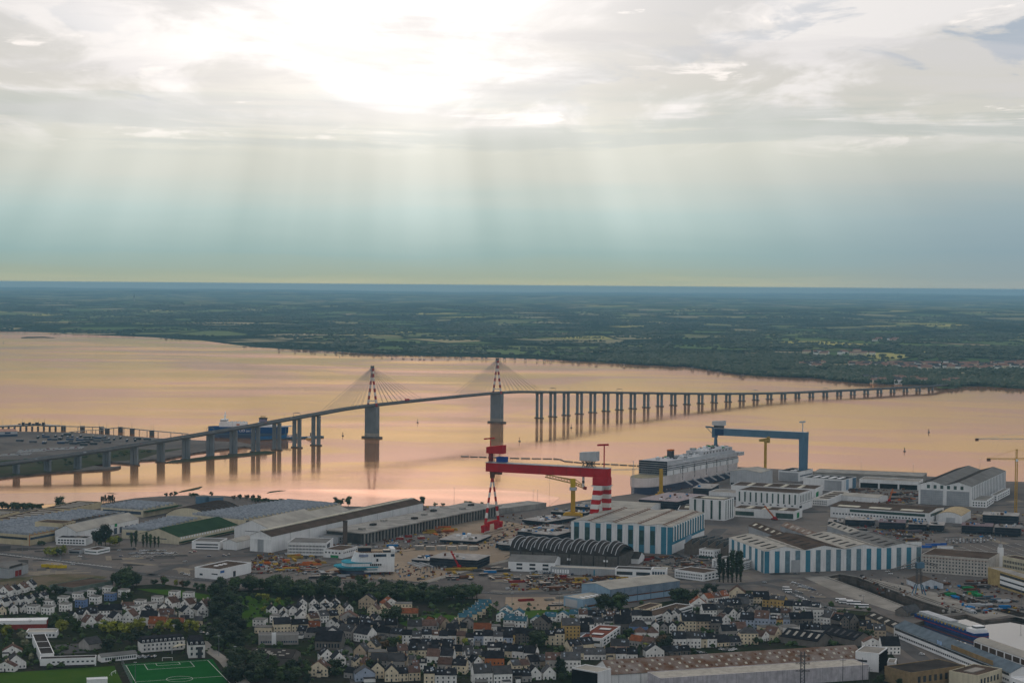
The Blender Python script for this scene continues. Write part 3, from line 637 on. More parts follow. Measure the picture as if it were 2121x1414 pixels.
# ------------------------------------------------------------------ large buildings
class Bld:
    """A building on a rectangle: near corner N, the end E of one visible side, and D, the end of the other (or its length in metres)."""
    def __init__(s, name, label, cat, k, N, E, D, top=None, h=None, wall=white, group=None, z=G):
        n, e = W(k, *N, z), W(k, *E, z); ex = e - n; ex.z = 0; s.L = ex.length; ex.normalize(); pr = Vector((-ex.y, ex.x, 0))
        if isinstance(D, tuple):
            q = (W(k, *D, z) - n).dot(pr); s.sg = 1 if q > 0 else -1; s.D = abs(q)
        else: s.sg = 1 if pr.y > 0 else -1; s.D = D
        s.H = h if h is not None else rise(k, N[0], N[1], top, z)
        s.t = thing(name, label, cat, (n.x, n.y, z), math.atan2(ex.y, ex.x), group)
        s.wallm = wall
    def P(s, x, y, z): return (x, y*s.sg, z)
    def part(s, name, mb, m, parent=None, kind=None, label=None):
        mb.v = [(x, y*s.sg, z) for x, y, z in mb.v]; return mb.build(name, m, parent or s.t, kind=kind, label=label)
    def walls(s, m=None, h=None):
        s.wo = s.part('wall', MB().box(0, 0, 0, s.L, s.D, h or s.H), m or s.wallm); return s
    def fl(s, face): return s.L if face in 'fb' else s.D
    def rect(s, mb, face, a0, a1, z0, z1, t=.12, inn=.15):
        if face == 'f': mb.box(a0, -t, z0, a1, inn, z1)
        elif face == 'b': mb.box(a0, s.D - inn, z0, a1, s.D + t, z1)
        elif face == 'd': mb.box(-t, a0, z0, inn, a1, z1)
        else: mb.box(s.L - inn, a0, z0, s.L + t, a1, z1)
    def panel(s, name, face, f0, f1, z0, z1, m, t=.12, label=None):       # f as fractions of the face, z as fractions of the height
        mb = MB(); L = s.fl(face); s.rect(mb, face, f0*L, f1*L, z0*s.H, z1*s.H, t); return s.part(name, mb, m, s.wo, label=label)
    def windows(s, face, n, rows, f0=.04, f1=.96, wf=.55, m=None, z0=.12, z1=.9, hf=.55):
        mb = MB(); L = s.fl(face)
        for r in range(rows):
            zc = z0 + (z1 - z0)*(r + .5)/rows; dz = (z1 - z0)/rows*hf/2
            for i in range(n):
                c = f0 + (f1 - f0)*(i + .5)/n; dw = (f1 - f0)/n*wf/2; s.rect(mb, face, (c - dw)*L, (c + dw)*L, (zc - dz)*s.H, (zc + dz)*s.H, .06)
        s.part('window', mb, m or glass, s.wo, 'stuff'); return s
    def flat(s, m=darkroof, par=.7, rim=None):
        H = s.H; s.ro = s.part('roof', MB().box(.4, .4, H, s.L - .4, s.D - .4, H + .25), m)
        mb = MB()
        for x0, y0, x1, y1 in ((-.1, -.1, s.L + .1, .39), (-.1, s.D - .39, s.L + .1, s.D + .1), (-.1, .39, .39, s.D - .39), (s.L - .39, .39, s.L + .1, s.D - .39)): mb.box(x0, y0, H - .02, x1, y1, H + par)
        s.part('parapet', mb, rim or s.wallm, s.ro); return s
    def skylights(s, n, axis, f0, f1, wf=.5, m=None, z=None, rows=1, g0=.1, g1=.9):
        """raised light strips across a flat roof"""
        for r in range(rows):
            for i in range(n):
                a = g0 + (g1 - g0)*(i + .5)/n; dw = (g1 - g0)/n*wf/2; lo = f0 + (f1 - f0)*r/rows; hi = f0 + (f1 - f0)*(r + .82)/rows
                x0, x1, y0, y1 = ((a - dw)*s.L, (a + dw)*s.L, lo*s.D, hi*s.D) if axis == 'u' else (lo*s.L, hi*s.L, (a - dw)*s.D, (a + dw)*s.D)
                s.part('skylight', MB().box(x0, y0, s.H + .24, x1, y1, s.H + .9), m or skyl, s.ro)
        return s
    def gable(s, axis='u', up=3.0, m=darkroof, m2=None, n=1, gm=None, strips=0, sm=None, ov=.4, at_=.5):
        """n ridges along one axis; each slope a part; gable ends belong to the wall"""
        A, B = (s.L, s.D) if axis == 'u' else (s.D, s.L); ax = 0 if axis == 'u' else 1; w = B/n; ge = MB(); s.slopes = []
        for i in range(n):
            a, c, b = i*w, i*w + w*at_, (i + 1)*w
            ge.ext([(a + .02, s.H - .01), (b - .02, s.H - .01), (c, s.H + up - .05)], .02, A - .02, ax)
            for lo, hi, mm in ((a, c, m if not isinstance(m, list) else m[i % len(m)]), (b, c, m2 or (m if not isinstance(m, list) else m[i % len(m)]))):
                e = -ov if lo < hi else ov; sl_ = up/(abs(hi - lo)); z0 = s.H - sl_*ov if n == 1 else s.H; lo2 = lo + e if n == 1 else lo
                o = s.part('roof', MB().ext([(lo2, z0 + .02), (hi, s.H + up + .02), (hi, s.H + up + .3), (lo2, z0 + .3)], -ov, A + ov, ax), mm)
                s.slopes.append(o)
                if strips:
                    for j in range(strips):
                        q0 = (j + .3)/strips*A; q1 = (j + .62)/strips*A
                        pr = [(lo + (hi - lo)*f, s.H + up*f + dz) for f, dz in ((.25, .32), (.75, .32), (.75, .42), (.25, .42))]
                        s.part('skylight', MB().ext(pr, q0, q1, ax), sm or skyl, o)
        s.ro = s.slopes[0]
        s.part('gable_end', ge, gm or s.wallm, s.wo); return s
    def saw(s, axis, n, up, m=zincroof, gl=toothg, endm=None, flip=False):
        """saw-tooth roof: n teeth in a row, each a sloping sheet and an upright light"""
        A, B = (s.D, s.L) if axis == 'u' else (s.L, s.D); ax = 1 if axis == 'u' else 0; w = B/n
        for i in range(n):
            a, b = i*w, (i + 1)*w
            hi = b if flip else a; lo = a if flip else b; d = -.18 if flip else .18
            o = s.part('roof_tooth', MB().ext([(lo, s.H), (hi + d, s.H + up), (hi + d, s.H + up + .22), (lo, s.H + .22)], -.2, A + .2, ax), m)
            s.part('roof_light', MB().ext([(hi + d*.9, s.H), (hi, s.H), (hi, s.H + up), (hi + d*.9, s.H + up)], 0, A, ax), gl, o)
            em = endm[i % len(endm)] if endm else s.wallm
            for q in (0, A - .3): s.part('tooth_end', MB().ext([(lo, s.H - .4), (hi, s.H - .4), (hi, s.H + up - .1)], q, q + .3, ax), em, o)
        return s
    def barrel(s, axis, n, up, m=darkroof, ribs=0, rm=None, seg=9, skew=0.0, endm=None):
        A, B = (s.L, s.D) if axis == 'u' else (s.D, s.L); ax = 0 if axis == 'u' else 1; w = B/n
        for i in range(n):
            arc = [(i*w + w*(j/seg), s.H + up*math.sin(math.pi*(j/seg)**(1 - skew))**.8) for j in range(seg + 1)]
            o = s.part('vault', MB().ext(arc + [(t, z - .3) for t, z in arc[::-1]], -.3, A + .3, ax), m)
            s.part('vault_end', MB().ext([(arc[0][0] + .05, s.H - .05)] + [(t, z - .3) for t, z in arc[1:-1]] + [(arc[-1][0] - .05, s.H - .05)], .05, A - .05, ax), endm or s.wallm, o)
            for r in range(ribs):
                q = (r + .05)/(ribs - .9)*A if ribs > 1 else A/2; q = min(q, A - .3)
                s.part('rib', MB().ext([(t, z + .7) for t, z in arc] + [(t, z - .05) for t, z in arc[::-1]], q, q + .7, ax), rm or lgrey, o)
        return s

def B(*a, **k): return Bld(*a, **k)
# --- factory west of the slipways
b = B('factory_hall', 'beige saw-tooth factory wing with glazed band nearest the left edge', 'factory', 1, (238, 1098), (508, 1045), (-140, 1085), 1012, wall=beige).walls()
b.saw('u', 8, 2.4, zincroof); b.panel('window_band', 'f', .03, .97, .52, .74, blueg); b.panel('window_band', 'd', .05, .9, .52, .74, glass)
b.panel('stripe', 'f', 0, 1, .95, .99, orng, .16); b.panel('stripe', 'f', .0, .012, 0, .95, orng, .2)
b = B('factory_hall', 'long saw-tooth factory with orange and yellow painted tooth ends', 'factory', 1, (130, 1046), (1010, 905), (-200, 1010), 978, wall=beige).walls()
b.saw('u', 16, 3.6, zincroof, endm=[orng, dyell, beige, dyell])
b = B('factory_block', 'square beige block with orange stripes in front of saw-tooth roofs', 'factory', 1, (515, 1052), (614, 1030), (355, 1022), 922, wall=beige).walls().flat(brownroof)
for i in range(4): b.panel('stripe', 'f', .02 + i*.31, .05 + i*.31, 0, .98, rust)
b.panel('stripe', 'f', 0, 1, .45, .52, orng, .16)
b = B('factory_hall', 'white shed with pale sloping roof and small green emblem behind dark pine', 'factory', 1, (622, 1078), (1128, 965), (545, 1045), 985).walls().gable('u', 6, lightroof, brownroof)
b.panel('emblem', 'f', .60, .64, .70, .98, mgreen, .2)
for i in range(5): b.panel('window', 'f', .5 + i*.09, .55 + i*.09, .05, .6, blueg)
b = B('factory_hall', 'low dark-roofed lean-to running behind the pale sloping shed', 'factory', 1, (612, 1000), (1012, 905), 18.0, h=11, wall=greyw).walls().flat(darkroof)
b = B('factory_hall', 'cream hall with many small saw-tooth lights beside the green roof', 'factory', 1, (1252, 1052), (1640, 945), (1000, 1036), 978, wall=cream).walls()
b.saw('u', 11, 2.4, zincroof); b.windows('d', 4, 1, .05, .9, .65, blueg, .35, .75, .8)
b = B('factory_hall', 'cream hall with long dark green pitched roof', 'factory', 1, (1455, 1088), (1935, 985), (1195, 1048), 1028, wall=cream).walls().gable('u', 7.5, greenroof)
b.windows('f', 22, 1, .02, .98, .55, whitep, .62, .98, .8); b.panel('window_band', 'd', .3, .9, .55, .66, blueg); b.panel('canopy', 'f', 0, 1, .30, .36, greenroof, 5.0)
b = B('arched_hall', 'wide hall under a low dark ribbed barrel roof', 'hall', 1, (1705, 908), (1970, 848), (1370, 882), 862, wall=cream).walls().barrel('u', 1, 9, darkroof, 9, brownroof, 14)
b.panel('door_band', 'd', .15, .9, .1, .8, white)
b = B('factory_hall', 'cream hall with blue saw-tooth roof and dark green lean-to edge', 'factory', 1, (1165, 868), (1445, 815), (830, 842), 808, wall=cream).walls()
b.saw('u', 8, 2.4, zincroof); b.panel('window_band', 'd', .05, .95, .35, .75, blueg); b.panel('canopy', 'f', 0, 1, .75, .84, greenroof, 7.0)
for N_, E_, D_, t_, l_ in (((160, 945), (525, 858), (0, 925), 893, 'flat beige-roofed shed at far left of the saw-tooth works'), ((560, 852), (830, 790), 34.0, 806, 'flat pale-roofed shed nearest the river mud among the left works'),
                           ((-40, 905), (160, 860), 40.0, 868, 'beige shed cut by the left edge above the saw-teeth')):
    b = B('factory_shed', l_, 'factory', 1, N_, E_, D_, t_, wall=beige).walls().flat(brownroof).skylights(5, 'u', .1, .9, .35, lightroof)
b = B('factory_hall', 'very wide blue-grey saw-tooth hall behind the white gabled sheds', 'factory', 1, (1985, 968), (2775, 838), (1700, 905), 888, wall=cream).walls()
b.saw('u', 22, 2.6, zincroof); b.panel('door', 'f', .02, .05, .1, .9, glass); b.windows('d', 6, 1, .1, .9, .6, glass, .2, .6)
b = B('office_building', 'white two-storey office with ribbon windows at car park edge', 'office', 1, (1785, 1130), (1848, 1098), (1590, 1110), 1072, wall=whitep).walls().flat(greyroof)
for z_ in (.28, .68): b.panel('window_band', 'd', .05, .85, z_ - .09, z_ + .09, glass)
b = B('workshop', 'white annex with dark roof lights joined to the big white sheds', 'workshop', 1, (1925, 1134), (2064, 1098), (1846, 1118), 1070).walls().gable('u', 2.5, lightroof)
b = B('gatehouse', 'low white gatehouse in the middle of the car park', 'gatehouse', 1, (790, 1170), (895, 1147), (660, 1168), 1138, wall=whitep).walls().flat(brownroof); b.panel('window_band', 'd', .05, .95, .45, .7, gglass); b.panel('window_band', 'f', .05, .95, .45, .7, gglass)
b = B('gatehouse', 'small grey glazed lodge left of the white gatehouse', 'gatehouse', 1, (650, 1166), (700, 1150), (560, 1162), 1138, wall=greyw).walls().flat(brownroof); b.panel('window_band', 'd', .05, .95, .2, .7, glass)
b = B('office_building', 'white two-storey office with plant on its roof beside the dark pine', 'office', 1, (700, 1096), (754, 1076), (520, 1066), 1042, wall=whitep).walls().flat(darkroof)
b.windows('d', 9, 2, .05, .95, .7, glass); b.skylights(4, 'u', .2, .8, .4, dsteel)
b = B('warehouse', 'grey shed with red doors cut by the left edge', 'warehouse', 1, (72, 1364), (230, 1320), (-110, 1340), 1288, wall=greyw).walls().gable('u', 2.0, greyroof)
for i in range(2): b.panel('door', 'f', .32 + i*.17, .47 + i*.17, .02, .62, redd)
b.panel('roof_box', 'f', .05, .7, 1.0, 1.25, darkroof, -.5)
b = B('warehouse', 'white flat-roofed store with a small blue sign above the roundabout', 'store', 1, (1787, 1376), (2044, 1318), (1573, 1358), 1298, wall=whitep).walls().flat(brownroof, 1.0)
b.panel('sign', 'f', .02, .14, .68, .92, mat('blue sign', V(.05, .13, .32)), .25); b.panel('window_band', 'd', .08, .32, .5, .62, glass); b.panel('window', 'd', .68, .8, .3, .5, glass); b.panel('door', 'f', .42, .5, .02, .6, glass)
b.skylights(3, 'u', .55, .7, .5, whitep, g0=.3, g1=.7)
b = B('warehouse', 'large dark flat-roofed green-grey hall beside the round trees', 'warehouse', 5, (592, 380), (920, 318), (425, 352), 330, wall=mat('dull green cladding', V(.15, .19, .165), .7, streak=.3)).walls().flat(brownroof)
b.panel('base_band', 'f', 0, 1, .02, .45, greyw); b.panel('base_band', 'd', 0, 1, .02, .45, greyw)
for u_, v_, l_ in ((1650, 752, 'left one'), (1758, 758, 'right one')):
    p = W(1, u_, v_); t = thing('storage_tank', 'blue-grey round storage tank by the river, ' + l_ + ' of the pair', 'tank', p, group='pair of storage tanks')
    MB().tube((0, 0, 0), (0, 0, 9), 9, n=20).build('shell', gblue, t); MB().tube((0, 0, 9), (0, 0, 10.2), 9.1, 1, n=20).build('roof', greyroof, t)
# --- white shipyard sheds
b = B('assembly_shed', 'tall white gabled shed, leftmost of the big white halls', 'shed', 2, (152, 1066), (570, 965), (-70, 1030), 962).walls().gable('u', 8, lightroof)
b.panel('window_band', 'd', .2, .7, .7, .74, glass)
b = B('assembly_shed', 'pale gabled shed behind the leftmost white hall', 'shed', 2, (560, 968), (850, 905), 45.0, 890).walls().gable('u', 7, lightroof)
b = B('assembly_shed', 'very long white hall with dark brown roof slope', 'shed', 2, (165, 1154), (1397, 862), (18, 1134), 1024).walls().gable('u', 5, brownroof, lightroof)
for i in range(1, 9): b.panel('joint', 'f', i/9 - .001, i/9 + .001, 0, 1, greyw, .1)
for i in range(3): b.panel('door_leaf', 'd', .08 + i*.28, .08 + i*.28 + .275, .0, .78, greyw if i % 2 else white, .3)
b.panel('door_beam', 'd', .02, .98, .78, .86, whitep, .5)
b.part('ridge_strip', MB().ext([(b.D*.42, b.H + 4.6), (b.D*.58, b.H + 4.6), (b.D*.58, b.H + 5.6), (b.D*.42, b.H + 5.6)], 2, b.L - 2, 0), skyl, b.slopes[0])
b = B('assembly_shed', 'taller far bay at the river end of the long white hall', 'shed', 2, (1030, 944), (1400, 858), 46.0, 838).walls().gable('u', 5, brownroof, lightroof)
for i in range(5): b.panel('joint', 'f', i/5 + .005, i/5 + .01, 0, 1, greyw, .1)
b = B('workshop', 'low lean-to with dark roof along the long white hall', 'workshop', 2, (1050, 968), (1425, 878), 16.0, h=6).walls().gable('u', 1.5, darkroof)
p = W(2, 765, 1086); t = thing('chimney', 'square brown brick chimney in front of the long white hall', 'chimney', p, R(10))
MB().prism([(-2.2, -2.2), (2.2, -2.2), (2.2, 2.2), (-2.2, 2.2)], 0, rise(2, 765, 1086, 902)).build('shaft', mat('brown brick', V(.11, .085, .07), .9), t)
MB().box(-2.5, -2.5, rise(2, 765, 1086, 902), 2.5, 2.5, rise(2, 765, 1086, 896)).build('cap', darkroof, t)
b = B('office_building', 'pale three-storey office with rows of windows beside the brick chimney', 'office', 2, (612, 1180), (668, 1136), (316, 1160), 1082).walls().flat(greyroof)
b.windows('d', 26, 3, .02, .98, .6, glass); b.panel('stair', 'f', .1, .5, .02, .9, blueg)
b = B('workshop', 'white workshop with a bright green door beside the office', 'workshop', 2, (742, 1202), (872, 1166), (612, 1184), 1140).walls().flat(brownroof)
b.panel('door', 'd', .2, .62, .02, .36, mgreen); b.windows('f', 8, 1, .05, .95, .5, glass, .5, .85); b.windows('d', 5, 1, .05, .95, .5, glass, .5, .85)
b = B('workshop', 'grey stair-stepped workshop behind the brick chimney', 'workshop', 2, (705, 1088), (812, 1062), (598, 1066), 1030, wall=greyw).walls().flat(greyroof); b.windows('f', 4, 2, .1, .9, .4)
# raised slipway with its row of concrete columns
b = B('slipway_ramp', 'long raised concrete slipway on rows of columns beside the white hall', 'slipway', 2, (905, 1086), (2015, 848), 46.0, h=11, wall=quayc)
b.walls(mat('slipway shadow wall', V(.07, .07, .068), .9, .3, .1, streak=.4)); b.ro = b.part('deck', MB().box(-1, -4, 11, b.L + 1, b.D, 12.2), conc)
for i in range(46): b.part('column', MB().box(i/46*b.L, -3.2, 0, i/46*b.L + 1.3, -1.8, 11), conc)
for i in range(8): b.part('deck_hut', MB().box((.06 + i*.12)*b.L, 12 + (i % 3)*9, 12.2, (.06 + i*.12)*b.L + 7, 17 + (i % 3)*9, 14.2), [conc, darkroof][i % 2], b.ro)
b = B('slipway_ramp', 'low dark concrete jetty wall behind the red crane leg', 'slipway', 3, (-100, 850), (360, 790), 30.0, h=6, wall=conc).walls().flat(conc, .3)
# --- turquoise striped hall
b = B('striped_hall', 'big hall with turquoise and white striped cladding and rust-streaked roof', 'shed', 3, (1372, 1170), (1644, 1042), (603, 1102), 945).walls().gable('u', 2.2, lightroof, lightroof, n=4, strips=0)
for i, o in enumerate(list(b.slopes)):
    if i % 2 == 0:
        w_ = b.D/4; y0 = i//2*w_
        for j in range(14): b.part('skylight', MB().ext([(y0 + w_*f, b.H + 2.2*f*2 + d_) for f, d_ in ((.2, .32), (.36, .32), (.36, .40), (.2, .40))], (j + .2)/14*b.L, (j + .75)/14*b.L, 0), rust, o)
for i in range(9):
    a = .045 + i*.109; b.panel('blue_panel', 'd', a, a + .052, 0, .985, blue)
    if i > 0: b.panel('window', 'd', a + .004, a + .048, .30, .82, gglass, .2)
b.panel('blue_panel', 'd', 0, .035, 0, .985, blue, .14)
for i in range(13): b.panel('blue_panel', 'f', .02 + i*.076, .045 + i*.076, .42, .985, blue); b.panel('window', 'f', .048 + i*.076, .064 + i*.076, .42, .95, gglass, .15)
b.panel('blue_band', 'f', 0, 1, .33, .42, blue, .16); b.panel('blue_panel', 'f', 0, .03, 0, .985, blue, .2); b.panel('door', 'f', .42, .6, 0, .4, pblue, .3)
b = B('assembly_shed', 'low pale-roofed shed tucked behind the striped hall', 'shed', 3, (1195, 845), (1300, 795), (740, 812), 800).walls().gable('w', 2.5, lightroof)
# vaulted workshop
b = B('vaulted_workshop', 'brick workshop under nine arched shell roofs with white ribs', 'workshop', 3, (950, 1294), (1070, 1232), (105, 1222), 1190, wall=mat('dull brick wall', V(.11, .10, .09), .9, streak=.4)).walls()
for i in range(9):                                       # each shell springs from the front to the back wall and tips down to the next bay
    wb = b.D/9; y0, y1 = i*wb, (i + 1)*wb; prof = [(f/10, math.sin(math.pi*(f/10)**.8)**.75) for f in range(11)]; zf = lambda e, gq: b.H + 7.5*e + 4.5*gq
    mb = MB(); mb.add([(f*b.L, y0 + (y1 - y0)*gq, zf(e, gq)) for gq in (0, 1) for f, e in prof], [(j, j + 1, 12 + j, 11 + j) for j in range(10)])
    mb.add([(f*b.L, y1 - .02, zz) for f, e in prof for zz in (b.H - .2, zf(e, 1))], [(2*j, 2*j + 2, 2*j + 3, 2*j + 1) for j in range(10)])
    for x_ in (.01, b.L - .01): mb.add([(x_, y0, b.H - .1), (x_, y1, b.H - .1), (x_, y1, b.H + 4.5)], [(0, 1, 2)])
    sh = b.part('shell_roof', mb, darkroof)
    for gq in (.97, .64, .31):
        rb = MB()
        for (f0, e0), (f1, e1) in zip(prof, prof[1:]): yy = y0 + (y1 - y0)*gq; rb.beam((f0*b.L, yy, zf(e0, gq) + .3), (f1*b.L, yy, zf(e1, gq) + .3), .5, .5)
        b.part('rib', rb, lgrey, sh)
for i in range(9): b.panel('pier', 'd', i/9 + .002, i/9 + .012, 0, 1, darkroof, .4)
b.panel('poster', 'd', .10, .14, .55, .7, whitep); b.panel('poster', 'd', .44, .47, .5, .68, whitep)
b = B('workshop', 'white wedge-shaped gabled end next to the vaulted workshop', 'workshop', 3, (1110, 1246), (1158, 1216), (1045, 1232), 1205).walls().gable('w', 5, darkroof)
b = B('workshop', 'white two-storey building with grey roof in front of the vaults', 'workshop', 3, (425, 1316), (474, 1272), (75, 1282), 1236, wall=whitep).walls().gable('w', 4, greyroof)
b.windows('d', 3, 2, .05, .9, .45, glass)
b = B('office_building', 'long low grey wall building below the vaulted workshop', 'office', 3, (942, 1348), (962, 1330), (432, 1296), 1298, wall=greyw).walls().flat(lightroof); b.panel('door', 'd', .34, .36, 0, .9, blue)
b.windows('d', 7, 1, .72, .98, .7, whitep, .1, .8, .9)
b = B('office_building', 'white block with dark glazed bands below the vaulted workshop', 'office', 3, (1214, 1374), (1234, 1352), (946, 1336), 1300, wall=whitep).walls().flat(darkroof)
b.panel('window_band', 'd', .04, .42, .42, .78, glass); b.panel('window_band', 'd', .52, .96, .42, .78, glass)
b = B('office_building', 'white pavilion with blue-grey panes beside the dark glazed block', 'office', 3, (1332, 1370), (1345, 1352), (1216, 1360), 1296, wall=whitep).walls().flat(lightroof); b.windows('d', 5, 1, .05, .95, .75, blueg, .45, .8, .9)
b = B('office_building', 'long two-storey white office left of the tall poplars', 'office', 3, (1640, 1388), (1766, 1362), (1338, 1370), 1326, wall=whitep).walls().flat(brownroof); b.windows('d', 16, 2, .05, .97, .55); b.windows('f', 4, 2)
b = B('office_building', 'white L-shaped office with square windows across the yard road', 'office', 3, (1722, 1208), (1864, 1172), (1634, 1188), 1140, wall=whitep).walls().flat(concl); b.windows('d', 5, 2, .05, .95, .4); b.windows('f', 8, 2, .05, .95, .4); b.panel('base_band', 'f', 0, 1, 0, .14, gglass); b.panel('base_band', 'd', 0, 1, 0, .3, gglass)
b = B('office_building', 'white three-storey office behind the tall poplars', 'office', 3, (1952, 1300), (2066, 1272), (1830, 1244), 1238, wall=whitep).walls().flat(greyroof); b.windows('f', 9, 3, .04, .97, .6); b.windows('d', 8, 3, .04, .97, .6); b.skylights(5, 'u', .2, .8, .3, whitep)
b = B('workshop', 'brown saw-tooth workshop left of the long striped front', 'workshop', 3, (2062, 1222), (2180, 1190), (1705, 1110), 1140, wall=mat('brown boarding', V(.14, .115, .095), .85, streak=.3)).walls()
b.saw('w', 9, 6.5, lightroof, glass, flip=False)
# long striped front
b = B('striped_hall', 'very long blue and white striped front with steel door', 'shed', 4, (8, 1322), (1285, 1280), 95.0, 1142).walls().gable('w', 4, [lightroof, brownroof, lightroof, greyroof], n=4, strips=6, sm=darkroof)
for i in range(16):
    a = .0 + i*.0645; b.panel('blue_panel', 'f', a, a + .03, 0, .985, blue if i in (0, 1, 4, 10, 11, 12, 14) else mat('grey blue cladding', V(.13, .21, .25), .55, streak=.25))
b.panel('door', 'f', .168, .222, 0, .56, greyw, .3); b.panel('gable_board', 'f', .895, 1, .95, 1.22, white, .02)

for i in range(6): b.panel('blue_panel', 'd', .02 + i*.165, .09 + i*.165, 0, .985, blue if i % 2 else MATS['grey blue cladding'])
for i, (N_, E_, w_, m_) in enumerate((((330, 1180), (-120, 1000), 16, brownroof), ((560, 1160), (140, 1000), 14, rustroof), ((950, 1150), (520, 1000), 16, lightroof))):
    b = B('workshop', ['dark-roofed long shed behind the striped front', 'rust-roofed long shed behind the striped front', 'pale-roofed long shed with dark roof lights behind the striped front'][i], 'workshop', 4, N_, E_, w_*1.0, h=9, wall=greyw).walls().gable('u', 4, m_, strips=9, sm=[skyl, lightroof, darkroof][i])
# --- sheds along the outer basin
b = B('assembly_shed', 'pale shed with shallow curved roof right behind the cruise ship', 'shed', 'S', (1455, 778), (1590, 742), (1083, 768), 628, wall=lgrey).walls().gable('u', 3, lightroof)
for i in range(12): b.panel('joint', 'd', i/12 + .04, i/12 + .045, 0, 1, greyw, .1)
b.panel('opening', 'd', .86, .97, 0, .14, black)
b = B('assembly_shed', 'square white shed with grey door under the blue crane leg', 'shed', 'S', (1885, 725), (2032, 692), (1645, 712), 622).walls().flat(darkroof).skylights(3, 'u', .3, .6, .4, whitep)
b.panel('door', 'd', .06, .96, .05, .9, greyw, .2); b.panel('window_band', 'f', .05, .95, .5, .62, blueg)
b = B('assembly_shed', 'white shed with large square grey door beside the quay hall', 'shed', 4, (652, 660), (755, 634), (305, 642), 566).walls().flat(darkroof).skylights(4, 'w', .2, .8, .4, whitep)
b.panel('door', 'd', .05, .47, .05, .92, greyw, .25); b.panel('stripe', 'f', .2, .4, .1, 1, pblue, .2); b.panel('stripe', 'f', .7, .98, .1, 1, gblue, .2)
b = B('quay_hall', 'long low quay hall with wide dark openings facing the yard', 'hall', 4, (1262, 648), (1300, 625), (750, 640), 582).walls().flat(concl)
for i in range(3): b.panel('opening', 'd', .02 + i*.33, .32 + i*.33, .02, .62, black, .2)
b = B('quay_wall_building', 'long flat concrete quay shed behind the quay hall', 'hall', 4, (1300, 590), (1330, 560), (400, 560), h=9, wall=concl).walls().flat(conc)
b = B('assembly_shed', 'huge white shed with two tall grey doors and ribbed side', 'shed', 4, (1697, 782), (1972, 640), (1280, 748), 620).walls().gable('u', 5, greyroof, darkroof, n=2)
for i in range(2): b.panel('door', 'd', .05 + i*.49, .05 + i*.49 + .42, .01, .74, greyw, .3)
for i in range(2):
    for j in range(7): b.panel('door_slat', 'd', .052 + i*.49, .468 + i*.49, .05 + j*.1, .055 + j*.1, gblue, .36)
for i in range(6): b.panel('window', 'd', .16 + i*.125, .215 + i*.125, .82, 1.0, gglass, .2)
for i in range(22): b.panel('rib', 'f', i/22 + .008, i/22 + .02, 0, .98, greyw, .5)
b = B('workshop', 'small white offices at the foot of the huge ribbed shed', 'office', 4, (1815, 790), (1876, 748), (1715, 770), 738, wall=whitep).walls().flat(concl); b.windows('d', 5, 2); b.windows('f', 4, 2)
b = B('workshop', 'stepped white office row behind the ribbed shed at far right', 'office', 4, (1900, 735), (2005, 680), (1868, 722), 690, wall=whitep).walls().flat(concl); b.windows('f', 7, 2); b.windows('d', 3, 2)
b = B('assembly_shed', 'white hall with narrow dark upright windows in the middle of the yard', 'shed', 'S', (1882, 1052), (2028, 1004), (1250, 988), 866).walls().flat(brownroof, 1.2)
for i in range(11): b.panel('window', 'd', .05 + i*.088, .075 + i*.088, .38, .96, gglass)
for i in range(8): b.panel('window', 'f', .08 + i*.115, .12 + i*.115, .5, .92, gglass)
b.windows('d', 8, 1, .05, .95, .3, glass, .22, .34); b.windows('f', 9, 1, .05, .95, .4, glass, .36, .46); b.panel('opening', 'f', .02, .2, 0, .3, black)
b = B('assembly_shed', 'broad dark-roofed hall with pale roof strips behind the white windowed hall', 'shed', 'S', (2060, 905), (2140, 862), (1110, 872), 812).walls().flat(brownroof).skylights(4, 'w', .05, .95, .22, skyl)
b.panel('door', 'f', .1, .45, .02, .6, mgreen)
b = B('assembly_shed', 'tall white tower-like shed with dark upright stripes', 'shed', 'S', (1062, 1156), (1168, 1122), (800, 1092), 934).walls().flat(brownroof).skylights(1, 'u', .1, .9, .5, skyl)
for i in range(4): b.panel('window', 'd', .10 + i*.235, .16 + i*.235, .05, .98, gglass)
for i in range(4): b.panel('window', 'f', .12 + i*.23, .19 + i*.23, .05, .98, gglass)
b = B('workshop', 'low flat white workshop with dark doors below the windowed hall', 'workshop', 'S', (1832, 1148), (1918, 1112), (1168, 1100), 1058).walls().flat(brownroof).skylights(3, 'w', .1, .9, .3, skyl)
b.panel('door', 'd', .02, .3, .1, .75, gglass); b.panel('door', 'f', .3, .6, .1, .75, mgreen); b.panel('window_band', 'd', .65, .95, .2, .7, gglass)
b = B('workshop', 'low white shed with pale flat roof between ship and windowed hall', 'workshop', 'S', (1235, 932), (1320, 900), (915, 905), 858).walls().flat(concl); b.panel('opening', 'd', .05, .95, .05, .5, dhull)
b = B('workshop', 'low brown-roofed shed behind the striped hall with a pale roof strip', 'workshop', 'S', (800, 1085), (830, 1020), (560, 1060), 1045).walls().flat(brownroof).skylights(1, 'u', .1, .9, .4, skyl)
b = B('workshop', 'long low hall with green glazed bands in the right yard', 'workshop', 4, (1348, 920), (1468, 872), (487, 884), 832).walls().gable('w', 2.5, brownroof)
b.panel('window_band', 'd', .04, .80, .62, .86, gglass); b.windows('d', 30, 1, .02, .98, .5, glass, .28, .48, .7); b.panel('opening', 'd', .02, .45, .0, .25, gglass, .2); b.panel('window_band', 'f', .1, .9, .6, .85, gglass)
for i in range(3): b.part('skylight', MB().ext([(b.L*f, b.H + 2.5*f*2 + d_) for f, d_ in ((.06, .32), (.2, .32), (.2, .55), (.06, .55))], (.08 + i*.32)*b.D, (.3 + i*.32)*b.D, 1), skyl, b.ro)
